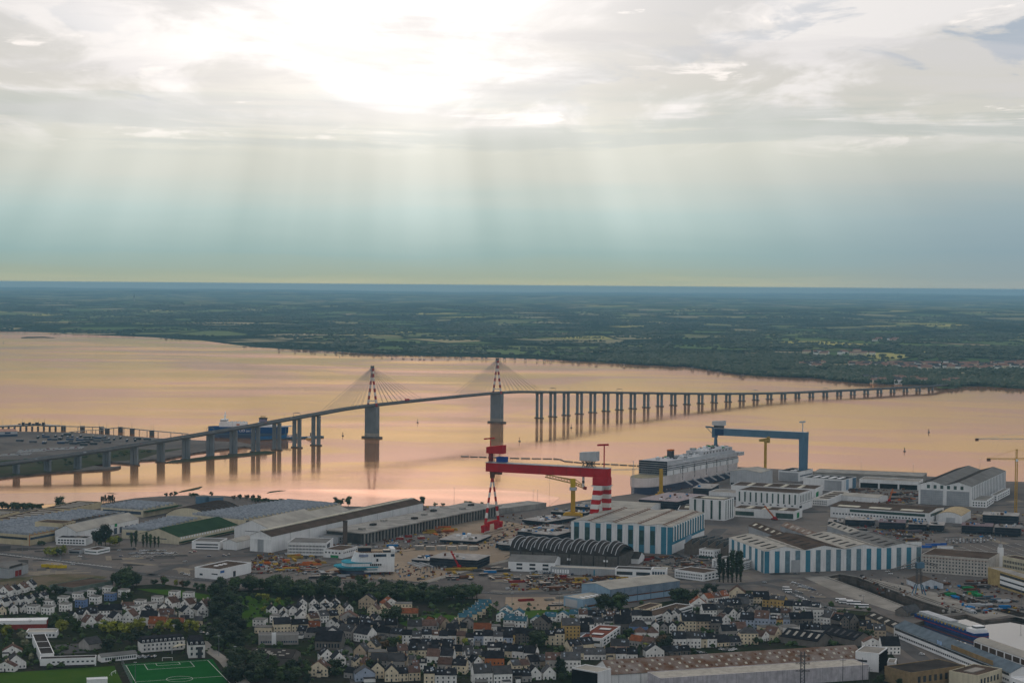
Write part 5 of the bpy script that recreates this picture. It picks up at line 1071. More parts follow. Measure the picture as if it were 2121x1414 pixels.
# floating linkspan with blue rails, pilot boat
a = W('V', 1130, 470, 0); b = W('V', 1910, 432, 0); d = b - a
t = thing('linkspan_bridge', 'bright blue floating ramp at the stern of the ferry', 'pontoon', (a.x, a.y, 0), math.atan2(d.y, d.x)); Ld = d.length
cb = mat('bright blue steel', V(.02, .16, .38), .5); MB().box(-20, -5, .8, Ld*.75, 5, 2.2).build('deck', dsteel, t); MB().box(Ld*.4, -5, .2, Ld, 7, 2.6).build('pontoon', gblue, t)
for y in (-5, 5): MB().lattice((-28, y, 4), (Ld*.5, y, 4.5), .6, 3.4, 14, .5).build('side_truss', cb, t)
for x in (.55, .8): MB().tube((Ld*x, 3, 0), (Ld*x, 3, 9), 1.1, n=8).build('mooring_pile', dsteel, t)
t = thing('pilot_boat', 'small boat with yellow hull behind the bridge piers', 'boat', W('V', 1680, 458, 0), R(5)); hull(14, 5, 0, 2, .3).build('hull', yell, t); MB().box(3, -1.6, 2, 9, 1.6, 4.6).build('cabin', whitep, t)
# barge in the inner basin
a = W(8, 1215, 622, 0); b = W(8, 1735, 800, 0); d = b - a; LS = d.length
t = thing('cargo_barge', 'long blue cargo vessel with open hold moored behind the quay shed', 'ship', (b.x + 10, b.y + 16, 1.4), math.atan2(-d.y, -d.x)); Bm = 15
bl_ = mat('barge blue', V(.02, .05, .16), .5); hull(LS, Bm, -1, 5, .07).build('hull', bl_, t); hull(LS*.99, Bm + .3, 2.6, 3.2, .07).build('hull_band', redd, t)
MB().box(LS*.22, -5, 5, LS*.98, 5, 6.2).build('hatch_coaming', mat('hatch grey', V(.24, .26, .25)), t); MB().box(LS*.5, -6.5, 6.2, LS*.99, 2, 7.4).build('hatch_cover', lgrey, t)
for i in range(14): MB().box(LS*(.2 + i*.055), 6.4, 5, LS*(.2 + i*.055) + 1, 7.2, 6.4).build('bulwark_post', dyell, t)
MB().box(LS*.05, -6, 5, LS*.17, 6, 8).build('wheelhouse', whitep, t); MB().box(LS*.06, -4, 8, LS*.12, 4, 10.5).build('bridge_house', whitep, t); MB().box(LS*.058, -4.1, 9, LS*.122, 4.1, 10).build('window_band', glass, t)

# deck-house section of a liner standing on the gravel
TI['D'] = (680, 1110, 11.783)
c = W('D', 900, 905); t = thing('ship_section', 'white and turquoise liner deckhouse section standing on the gravel yard', 'ship block', c, R(10)); t.scale = (.86, .86, .86); q = 1/ppm(c)/11.783
def tier(name, x0, x1, y0, y1, z0, z1, m, nose=.3, lean=0.0, parent=None):
    pts = []
    for i in range(9): f = i/8*math.pi - math.pi/2; pts.append((x0 + (x1 - x0)*nose*(1 - math.cos(f)), (y0 + y1)/2 + (y1 - y0)/2*math.sin(f)))
    pts += [(x1, y1), (x1, y0)]
    mb = MB(); n = len(pts); cx, cy = (x0 + x1)/2, (y0 + y1)/2
    mb.add([(x, y, z0) for x, y in pts] + [(x + lean*(1 if x < cx else 0), cy + (y - cy)*(1 - abs(lean)*.02), z1) for x, y in pts], [tuple(range(n))[::-1], tuple(range(n, 2*n))] + [(i, (i+1) % n, n + (i+1) % n, n + i) for i in range(n)])
    return mb.build(name, m, parent or t)
tq = mat('turquoise paint', V(.06, .28, .36), .5)
tier('hull_plate', -27, 4, -12, 12, 1.2, 4.6, navy, .35, -3); tier('lower_deck', -30, 12, -14, 14, 5.6, 8.4, mat('teal glazing', V(.06, .16, .2), .3), .35, -4); tier('turquoise_belt', -35, 13, -14.6, 14.6, 8.4, 9.8, tq, .35)
tier('deck', -26, 22, -14, 14, 9.8, 13.2, white, .3); tier('turquoise_rim', -26.5, 6, -14.3, 14.3, 13.2, 14.2, tq, .3); tier('hull_side', -6, 31, -13.6, 13.6, 3.4, 14.2, white, .2)
w1 = tier('house', -16, 31, -13.4, 13.4, 14.2, 18.8, white, .3, 1.5); w2 = tier('house', -14, 31.5, -13, 13, 18.8, 24.5, white, .3, 2.0)
for x0_, x1_ in ((-8, 2), (10, 22), (27, 31)): MB().box(x0_, -13.25, 20.2, x1_, -12.0, 23).build('window_band', mat('lilac glass', V(.22, .26, .36), .2, spec=.5) if x0_ < 0 else blueg, w2)
MB().box(8, -13.3, 20, 9.6, -12, 23).build('doorway', black, w2); MB().box(11, -13.6, 15, 13, -12.4, 18).build('doorway', black, w1)
tier('deck_top', -11, 31, -12.4, 12.4, 24.5, 24.8, mat('tan deck', V(.34, .27, .19)), .3); MB().prism([(-8, -5), (6, -5), (6, 6), (-8, 6)], 24.8, 29).build('top_house', dhull, t); MB().box(-8.4, -5.4, 29, 6.4, 6.4, 29.6).build('top_house_roof', concl, t)
MB().box(19, -12, 24.8, 31, -2, 27.2).build('side_house', dsteel, t); MB().prism([(27, -13), (32, -13), (32, 10), (27, 10)], 24.8, 28.5).build('end_frame', white, t)
mb = MB()
for i in range(22): mb.box(-6 + (i % 11)*2.2, -11 + (i//11)*2.5, 24.8, -5 + (i % 11)*2.2, -10 + (i//11)*2.5, 25.8)
mb.build('deck_stud', rust, t, kind='stuff')
mb = MB()
for i in range(6): mb.box(4 + i*2.2, -14.7, 10.6, 5.4 + i*2.2, -13.5, 12.6)
mb.build('opening', black, t)
mb = MB()
for x in (-20, -8, 4, 16, 26):
    for y in (-8, 8): mb.box(x - 1, y - 1, 0, x + 1, y + 1, 3.6)
mb.build('support_block', redd, t)

# ------------------------------------------------------------------ hull blocks, beams and stacked steel on the yards
def block(label, k, N_, E_, D_, top, m=dhull, dm=None, fit=6, z0=1.2, seed=0):
    b = Bld('hull_block', label, 'ship block', k, N_, E_, D_, top, group='hull blocks on the yards'); rr_ = random.Random(seed + int(N_[0]))
    H = max(b.H, 4); b.part('shell', MB().box(0, 0, z0, b.L, b.D, H - .5), m); b.part('deck', MB().box(-.8, -.8, H - .5, b.L + .8, b.D + .8, H), dm or deckm)
    mb = MB()
    for x in (.05, .35, .65, .93):
        for y in (.06, .5, .92): mb.box(x*b.L - .6, y*b.D - .6, 0, x*b.L + .6, y*b.D + .6, z0)
    b.part('support_block', mb, conc)
    mb = MB(); n = int(H//3)
    for i in range(1, n): z = z0 + (H - z0)*i/n; mb.box(-.25, -.25, z, b.L + .25, b.D + .25, z + .35)
    if n > 1: b.part('deck_edge', mb, dsteel)
    for i in range(fit):
        x, y = rr_.uniform(.05, .85)*b.L, rr_.uniform(.05, .85)*b.D; s_ = rr_.uniform(1.2, 4); b.part('deck_fitting', MB().box(x, y, H, x + s_, y + rr_.uniform(1, 4), H + rr_.uniform(.6, 2.6)), rr_.choice([whitep, dsteel, rust, cb, lgrey, concl]))
    return b
TI['E'] = (1060, 1040, 11.783); TI['F'] = (850, 1040, 7.855)
block('flat pale-topped steel block beside the red crane foot', 'F', (1070, 690), (1310, 590), (530, 640), 628, fit=9)
block('pale-topped block with open dark sides on the gravel', 'F', (1080, 1095), (1290, 1010), (480, 985), 935, fit=4)
block('cluttered white-topped block beside the deckhouse section', 'F', (300, 1005), (500, 940), (20, 985), 950, fit=22)
block('white-topped block left of the vaulted workshop', 'E', (-60, 1140), (380, 1010), (-300, 1090), 1010, m=dhull, fit=5)
block('dark block with white and blue fittings in front of the striped hall', 'E', (1080, 1010), (1580, 880), (760, 900), 790, fit=14)
block('dark block with white cones left of the striped hall', 'E', (640, 900), (900, 830), (140, 860), 730, fit=16)
block('curved pale deck block behind the cones', 'E', (960, 720), (1270, 640), (560, 690), 640, fit=4)
block('low dark block at the foot of the yellow crane portal', 'E', (850, 580), (1560, 460), (110, 540), 470, fit=20)
block('pale low block behind the yellow crane mast', 'E', (1790, 330), (1930, 290), (1540, 310), 250, fit=5)
block('low deck block on the quay behind the yellow crane', 'E', (1330, 330), (1450, 290), (980, 300), 230, fit=8)
block('upper pale block right of the yellow crane mast', 'E', (1900, 200), (1960, 170), (1560, 180), 105, fit=2)
block('large black hull block with pink-grey deck before the ship', 'S', (540, 1040), (860, 960), (205, 990), 945, fit=14, dm=mat('pinkish primed deck', V(.33, .28, .28), .8))
block('black flat block on the quay beside the ship side', 'S', (915, 880), (1000, 830), (740, 860), 800, fit=2)
block('low dark barge block before the white windowed yard wall', 3, (120, 1150), (360, 1085), (40, 1120), 1095, fit=6)
for i, (u0, v0, u1, v1) in enumerate(((530, 940, 650, 900), (665, 945, 910, 885), (940, 975, 1160, 905), (1180, 985, 1330, 920), (1350, 985, 1475, 925), (1610, 1010, 1870, 935), (1880, 1030, 2100, 950), (1780, 935, 2080, 850))):
    block(['first', 'second', 'third', 'fourth', 'fifth', 'sixth', 'seventh', 'eighth'][i] + ' dark steel section from left in row before green glazed hall and right edge', 4, (u1 - 10, v0), (u1, v0 - 26), (u0, v0 - 6), v1 + 6, m=dhull, dm=[dsteel, deckm, mat('rusty mauve deck', V(.19, .15, .16), .85)][i % 3], fit=7)
ry = random.Random(11); NST = [0]
def stacks(where, k, poly_uv, n, ln=(6, 16), mats=None, seed=1):
    """bundles of beams and plate packs lying about a yard"""
    rr_ = random.Random(seed); (u0, v0), (u1, v1) = poly_uv
    cnt = {}
    for u, v in sorted((rr_.uniform(u0, u1), rr_.uniform(v0, v1)) for _ in range(n)):
        p = W(k, u, v); a = rr_.choice([R(12), R(18), R(15), R(105)]) + rr_.uniform(-.1, .1); l = rr_.uniform(*ln); m = rr_.choice(mats or [rust, dsteel, dsteel, dyell, redd])
        cn = {rust: 'rusty', dsteel: 'dark', dyell: 'yellow', redd: 'red', lgrey: 'pale', deckm: 'pale', mgreen: 'green', cb: 'blue', orng: 'orange'}.get(m, 'grey')
        cnt[cn] = cnt.get(cn, -1) + 1
        t = thing('steel_stack', '%s steel bundle, %s %s one from left, %s' % (cn, ORD[cnt[cn]], cn, where), 'steel stack', p, a, 'steel bundles ' + where); mb = MB(); h = 0
        for r_ in range(rr_.randint(1, 3)):
            nb = rr_.randint(2, 4)
            for j in range(nb): mb.box(-l/2 + rr_.uniform(-.6, .6), (j - nb/2)*1.3, h, l/2 + rr_.uniform(-.6, .6), (j - nb/2)*1.3 + 1.0, h + rr_.uniform(.5, .9))
            h += .95
        mb.build('beam', m, t, kind='stuff')
        MB().box(-l*.3, -2, -.1, -l*.3 + .4, 2, .12).build('bearer', bark, t)
stacks('by the road below the gravel yard', 2, ((300, 1300), (900, 1365)), 26, seed=2, mats=[dsteel, dsteel, rust, greyw])
stacks('left of the deckhouse section', 2, ((0, 1180), (560, 1310)), 30, seed=3, mats=[dyell, dyell, rust, orng, dsteel])
stacks('beside the road below the vaulted workshop', 7, ((60, 235), (980, 345)), 44, seed=4, mats=[rust, redd, dsteel, dsteel, dyell])
stacks('in front of the vaulted workshop corner', 2, ((1640, 1280), (2100, 1370)), 24, seed=5, mats=[dsteel, rust, dyell, dsteel])
stacks('around the red gantry foot', 2, ((1420, 940), (1640, 1010)), 20, seed=6, mats=[dyell, orng, dyell, rust])
stacks('in the right yard before the striped front', 4, ((520, 960), (1340, 1060)), 46, (8, 20), seed=7, mats=[dsteel, rust, mat('mauve plate', V(.14, .12, .13), .8), dsteel, dyell])
stacks('beside the white L-shaped office', 3, ((1430, 1190), (1740, 1260)), 18, seed=8, mats=[dsteel, dsteel, rust])
stacks('below the turquoise striped hall', 3, ((1160, 1190), (1350, 1225)), 10, seed=9, mats=[rust, dsteel, redd])
stacks('on the quay between the docks', 8, ((1480, 280), (1800, 420)), 16, seed=10, mats=[mgreen, mgreen, cb, dsteel, rust])
stacks('by the second dock head', 8, ((1650, 430), (2100, 530)), 14, seed=12, mats=[rust, dsteel, cb, lgrey])
stacks('in front of the low quay hall', 4, ((700, 640), (910, 670)), 10, seed=13, mats=[rust, dsteel])
stacks('between the orange crane and ribbed shed', 4, ((1040, 660), (1270, 745)), 18, seed=14, mats=[dsteel, rust, dhull, orng])
stacks('beside the blue hall annex', 7, ((100, 410), (500, 470)), 8, seed=15, mats=[redd, dsteel, concl])
for i in range(12):                                      # long white lattice girders laid out on the gravel
    p = W(2, 1330 + i*33, 1262 - (i % 3)*6); t = thing('lattice_girder', '%s from left of the long white girders laid on the gravel' % ORD[i], 'girder', p, R(118), 'white girders on the gravel')
    MB().lattice((-16, 0, .9), (16, 0, .9), 1.2, 1.4, 10, .4).build('girder', lgrey, t)
for i in range(15):                                      # fence-like jig posts along the gravel edge
    p = W(2, 1380 + i*26, 1318 - i*5.6); t = thing('jig_post', '%s from left of the steel posts edging the gravel yard' % ORD[i], 'post', p, 0, 'jig posts'); MB().box(-.3, -.3, 0, .3, .3, 4).build('post', dsteel, t); MB().box(-.8, -.8, 0, .8, .8, .5).build('foot', conc, t)
# containers, skips, huts
def boxes(name, cat, lst, dims, m, lab, rz=R(10)):
    for i, (k, u, v) in enumerate(lst):
        t = thing(name, lab % ORD[i] if '%s' in lab else lab, cat, W(k, u, v), rz, name + 's'); l, w_, h = dims
        MB().box(-l/2, -w_/2, .15, l/2, w_/2, h).build('body', m, t); MB().box(-l/2 - .06, -w_/2 - .06, h, l/2 + .06, w_/2 + .06, h + .12).build('top_frame', dsteel, t); MB().box(l/2, -w_/2 + .2, .3, l/2 + .08, w_/2 - .2, h - .2).build('door', greyw, t)
boxes('site_container', 'container', [(2, 1150, 1105), (2, 1945, 1320), (1, 1400, 1270 - 1000 + 60)][:2], (12, 2.6, 2.8), cb, '%s blue container from left beside the gravel yard')
boxes('site_container', 'container', [(2, 1280, 1030), (2, 1385, 1045), (2, 1210, 1050)], (8, 2.6, 2.8), redd, '%s red container from left below the slipway columns')
boxes('waste_skip', 'skip', [(1, 375, 1272), (1, 410, 1265), (1, 440, 1278), (1, 470, 1270), (1, 505, 1280)], (9, 3, 3.2), mat('bright yellow', V(.55, .40, .02), .5), '%s bright yellow skip from left beside the red-doored shed')
boxes('site_container', 'container', [(4, 1310, 1115), (4, 1380, 1100), (4, 1430, 1097)], (16, 3, 3), mat('vivid blue sheet', V(.03, .12, .42), .5), '%s vivid blue container from left behind the striped front end')
boxes('site_container', 'container', [(4, 1470, 1120), (4, 1490, 1123)], (14, 3, 3), whitep, '%s white container from left behind the striped front end')
boxes('site_container', 'container', [(8, 1830, 412), (8, 1890, 435)], (9, 3, 3), gblue, '%s dark container from left beside the second dock')
boxes('site_hut', 'hut', [(2, 1370 + i*88, 1128 + (i % 2)*5) for i in range(6)], (9, 5, 4), conc, '%s grey site hut from left in the row above the gravel')
boxes('site_hut', 'hut', [(3, 760, 760), (3, 690, 775), (3, 640, 790)], (12, 6, 4), greyw, '%s grey quay hut from left behind the yellow crane')
# floating boom across the river
TI['Q'] = (960, 890, 5.892); pts = [W('Q', *q_, z=0) for q_ in [(-30, 325), (300, 336), (700, 350), (1100, 355), (1180, 362), (1235, 385), (1460, 405), (1800, 423), (2121, 440), (2160, 446)]]
t = thing('floating_pipeline', 'thin dark floating dredge pipe drawn across the water behind the red crane', 'pipeline', (0, 0, 0))
for a, b in zip(pts, pts[1:]):
    n = max(2, int((b - a).length/14))
    for i in range(n):
        p0, p1 = a + (b - a)*(i/n), a + (b - a)*((i + .86)/n); MB().tube(p0 + Vector((0, 0, .5)), p1 + Vector((0, 0, .5)), .8 if i % 3 else 1.2, n=6).build('pipe_section', dsteel if i % 3 else concl, t)
# buoys
for i, (k, u, v, lab) in enumerate((('A', 530, 645, 'left of the near pylon pier'), ('A', 1078, 548, 'between the two pylons'), ('A', 1824, 685, 'just right of the far pylon'), ('A', 507, 68, 'near the far shore huts'), ('B', 365, 515, 'below the far approach piers'),
                               (4, 1149, 332, 'in open water left of the ribbed shed'), (4, 1346, 178, 'smallest, in open water at right'), ('L', 22, 455, 'at the left edge of the river'))):
    t = thing('channel_buoy', 'dark channel buoy ' + lab, 'buoy', W(k, u, v, 0), 0, 'channel buoys'); MB().tube((0, 0, -.6), (0, 0, 1.4), 2.0, n=10).build('float', dsteel, t); MB().lattice((0, 0, 1.4), (0, 0, 6), 1.3, 1.3, 3, .25).build('cage', dsteel, t); MB().tube((0, 0, 6), (0, 0, 7.4), .8, .1, n=6).build('topmark', mgreen if i % 2 else redd, t)

# loose gear too small to tell apart
mbd = MB(); rd = random.Random(88)
for k, box, n in ((2, (0, 1170, 560, 1340), 160), (2, (560, 1090, 1240, 1180), 130), (2, (1080, 1010, 2100, 1130), 200), (2, (900, 1250, 1700, 1380), 160), (3, (0, 850, 600, 1080), 240), (3, (700, 740, 1180, 830), 90), (3, (1150, 1180, 1750, 1290), 130), (4, (500, 940, 1400, 1070), 300), (4, (700, 640, 1280, 760), 160), (4, (1600, 820, 2121, 1030), 200), (7, (40, 225, 1000, 350), 260), (8, (1420, 260, 2121, 540), 170), (2, (1400, 780, 1900, 850), 90), (1, (2060, 1180, 2300, 1300), 60), (8, (780, 225, 1500, 400), 60), ('S', (300, 780, 1200, 960), 90)):
    for _ in range(n):
        p = W(k, rd.uniform(box[0], box[2]), rd.uniform(box[1], box[3])); a = R(rd.choice([12, 104, 30, 60])) ; l = rd.uniform(.6, 4.5); w_ = rd.uniform(.4, 1.6); d = Vector((math.cos(a), math.sin(a), 0))*l/2; h = rd.uniform(.3, 2.2)
        mbd.beam((p.x - d.x, p.y - d.y, G + h/2 + .1), (p.x + d.x, p.y + d.y, G + h/2 + .1), w_, h, rd.choice([0, 0, 0, 0, 1, 1, 1, 1, 2, 3, 5, 6, 6, 6, 4 if rd.random() < .4 else 0]))
tag(mbd.build('yard_gear', [dsteel, rust, dyell, redd, cb, lgrey, conc]), 'loose steel, drums and gear scattered across the shipyard', 'gear', None, 'stuff')
# ------------------------------------------------------------------ houses
rh_ = random.Random(21)
HN = [0]
def house(p, rz, w_, d_, h, mode, wall, roof, label, group, up=None, name='house', near=True, seed=0):
    """w along x, d away from the street; mode r: ridge along x, g: gable to the front, f: flat roof, h: hipped"""
    rr_ = random.Random(int(p.x*7 + p.y*13) + seed); t = thing(name, label, 'house', p, rz, group); wm = WALLM[wall]; rm = ROOFM[roof]
    up = up if up is not None else (min(w_, d_)/2*rr_.uniform(.8, 1.05)); mb = MB(); X, Y = w_/2, d_
    rf = MB(); o = .3
    if mode == 'r':
        mb.add([(-X, 0, 0), (X, 0, 0), (X, Y, 0), (-X, Y, 0), (-X, 0, h), (X, 0, h), (X, Y, h), (-X, Y, h), (-X, Y/2, h + up), (X, Y/2, h + up)], [(0, 1, 5, 4), (2, 3, 7, 6), (1, 2, 6, 9, 5), (3, 0, 4, 8, 7)])
        for s in (0, 1):
            y0 = -o if s == 0 else Y + o; z0 = h - up/(Y/2)*o; rf.add([(-X - .15, y0, z0), (X + .15, y0, z0), (X + .15, Y/2, h + up), (-X - .15, Y/2, h + up), (-X - .15, y0, z0 + .22), (X + .15, y0, z0 + .22), (X + .15, Y/2, h + up + .22), (-X - .15, Y/2, h + up + .22)],
                   [(0, 1, 2, 3), (4, 5, 6, 7), (0, 1, 5, 4), (1, 2, 6, 5), (3, 0, 4, 7)])
    elif mode == 'g':
        mb.add([(-X, 0, 0), (X, 0, 0), (X, Y, 0), (-X, Y, 0), (-X, 0, h), (X, 0, h), (X, Y, h), (-X, Y, h), (0, 0, h + up), (0, Y, h + up)], [(0, 1, 5, 8, 4), (2, 3, 7, 9, 6), (1, 2, 6, 5), (3, 0, 4, 7)])
        for s in (-1, 1):
            x0 = s*(X + o); z0 = h - up/X*o; rf.add([(x0, -.15, z0), (x0, Y + .15, z0), (0, Y + .15, h + up), (0, -.15, h + up), (x0, -.15, z0 + .22), (x0, Y + .15, z0 + .22), (0, Y + .15, h + up + .22), (0, -.15, h + up + .22)],
                   [(0, 1, 2, 3), (4, 5, 6, 7), (0, 1, 5, 4), (0, 3, 7, 4), (1, 2, 6, 5)])
    elif mode == 'h':
        mb.box(-X, 0, 0, X, Y, h); k = min(X, Y/2)*.9; a_, b_ = (-X + k, X - k) if X > Y/2 else (0, 0)
        rf.add([(-X - o, -o, h), (X + o, -o, h), (X + o, Y + o, h), (-X - o, Y + o, h), (a_, Y/2, h + up), (b_, Y/2, h + up)], [(0, 1, 5, 4), (1, 2, 5), (2, 3, 4, 5), (3, 0, 4), (3, 2, 1, 0)])
    else:
        mb.box(-X, 0, 0, X, Y, h); rf.box(-X - .15, -.15, h, X + .15, Y + .15, h + .35)
    mb.build('wall', wm, t); r_ = rf.build('roof', rm, t)
    wn = MB(); fl_ = max(1, int(h/2.7)); nw = max(2, int(w_/2.6))
    for f in range(fl_):
        z = .9 + f*2.7
        for i in range(nw):
            x = -X + w_*(i + .5)/nw
            if f == 0 and i == nw//2: wn.box(x - .5, -.07, 0, x + .5, .05, 2.1)
            else: wn.box(x - .5, -.07, z, x + .5, .05, z + 1.3)
            if rr_.random() < .7: wn.box(x - .5, Y - .05, z, x + .5, Y + .07, z + 1.3)
        for y in (Y*.28, Y*.72):
            for s in (-1, 1):
                if rr_.random() < .55: wn.box(s*X - .06, y - .45, z, s*X + .06, y + .45, z + 1.3)
    if mode == 'g' and up > 2.5: wn.box(-.45, -.07, h + .2, .45, .05, h + 1.4)
    wn.build('window', glass, t, kind='stuff')
    if mode in 'rg' and rr_.random() < .85:
        ch = MB(); zc = h + up
        for s in ((-1, 1) if rr_.random() < .4 else (1,)):
            ch = MB(); cx, cy = (s*(X - .5), Y/2) if mode == 'r' else (.3, Y*(.8 if s > 0 else .2)); ch.box(cx - .45, cy - .6, zc - .9, cx + .45, cy + .6, zc + 1.2); ch.build('chimney', WALLM[rr_.choice(['stone', 'tan', 'grey'])], r_)
    if mode in 'rg' and rr_.random() < .55:                # roof windows
        sk = MB()
        for _ in range(rr_.randint(1, 3)):
            f = rr_.uniform(.3, .65)
            if mode == 'r': x = rr_.uniform(-X*.7, X*.7); sk.add([(x - .5, Y/2*f, h + up*f + .3), (x + .5, Y/2*f, h + up*f + .3), (x + .5, Y/2*(f + .22), h + up*(f + .22) + .3), (x - .5, Y/2*(f + .22), h + up*(f + .22) + .3)], [(0, 1, 2, 3)])
            else: y = rr_.uniform(Y*.2, Y*.7); s = rr_.choice((-1, 1)); sk.add([(s*X*(1 - f), y, h + up*f + .3), (s*X*(1 - f), y + 1, h + up*f + .3), (s*X*(1 - f - .2), y + 1, h + up*(f + .2) + .3), (s*X*(1 - f - .2), y, h + up*(f + .2) + .3)], [(0, 1, 2, 3)])
        sk.build('roof_window', mat('roof window glass', V(.30, .34, .38), .15, spec=.5), r_, kind='stuff')
    if mode != 'f' and rr_.random() < .5:                  # lean-to or garage against the house
        aw_, ad, ah = rr_.uniform(2.5, w_*.7), rr_.uniform(2.5, 4.5), rr_.uniform(2.3, 3.0); ax_ = rr_.uniform(-X, X - aw_); fr = rr_.random() < .45
        y0, y1 = (-ad, -.02) if fr else (Y + .02, Y + ad); an = MB(); an.box(ax_, y0, 0, ax_ + aw_, y1, ah); a_ = an.build('annex', wm if rr_.random() < .6 else WALLM[rr_.choice(['white', 'grey', 'stone'])], t)
        hi_, lo_ = ah + rr_.uniform(.3, 1.4), ah + .05; za, zb = (lo_, hi_) if fr else (hi_, lo_)
        ar = MB(); ya, yb = (y0 - .2, y1) if fr else (y0, y1 + .2)
        ar.add([(ax_ - .2, ya, za), (ax_ + aw_ + .2, ya, za), (ax_ + aw_ + .2, yb, zb), (ax_ - .2, yb, zb), (ax_ - .2, ya, za + .15), (ax_ + aw_ + .2, ya, za + .15), (ax_ + aw_ + .2, yb, zb + .15), (ax_ - .2, yb, zb + .15)], [(0, 1, 2, 3), (4, 5, 6, 7), (0, 1, 5, 4), (2, 3, 7, 6), (1, 2, 6, 5), (3, 0, 4, 7)])
        ar.build('annex_roof', ROOFM[rr_.choice(['grey', 'slate', 'flat grey', 'orange tile' if rr_.random() < .25 else 'grey'])], a_)
    if mode == 'r' and h > 5.5 and rr_.random() < .3:      # dormers
        dm = MB()
        for _ in range(rr_.randint(1, 3)): x = rr_.uniform(-X*.7, X*.7); dm.box(x - .6, Y*.12, h + .2, x + .6, Y*.4, h + 1.9)
        dm.build('dormer', WALLM['white'], r_, kind='stuff')
    HN[0] += 1
    return t
def row(k, a, b, n, mode, walls, roofs, desc, h=5.6, d_=8.5, gap=.96, turn=0.0, wmax=13, jit=.0, up=None):
    A, Bq = W(k, *a), W(k, *b); dv = Bq - A; dv.z = 0; step = dv.length/max(n - 1, 1) if n > 1 else 9.0
    if n == 1: dv = Vector((1, 0, 0))
    rz = math.atan2(dv.y, dv.x)
    if dv.x < 0: rz += math.pi
    if abs(math.degrees(rz)) > 40: rz = R(rh_.uniform(-15, 15))
    for i in range(n):
        p = A + (Bq - A)*(i/max(n - 1, 1)); p = Vector((p.x + rh_.uniform(-1, 1)*jit, p.y + rh_.uniform(-3, 3)*jit, G)); wl = rh_.choice(walls); rf = rh_.choice(roofs)
        wd = min(step*gap, wmax) if n > 1 else wmax
        hh = h*rh_.uniform(.88, 1.15); o = 'from left in row ' if n > 1 else ''
        lab = '%s house, %s roof, %s' % (wl, rf.split()[0], ('%s from left in row %s' % (ORD[i], desc)) if n > 1 else desc)
        house(p, rz + R(turn + rh_.uniform(-3, 3)), wd, d_*rh_.uniform(.9, 1.15), hh, mode, wl, rf, lab, 'houses ' + ('in row ' if n > 1 else '') + desc, up)
Wt, Cr, Gy, St = ['white'], ['white', 'cream'], ['white', 'grey', 'cream'], ['stone', 'grey']
SL, SG = ['slate', 'slate', 'slate', 'grey', 'slate', 'slate', 'slate', 'brown tile'], ['slate', 'grey', 'slate', 'brown tile']
MX = ['white', 'white', 'cream', 'grey', 'tan']
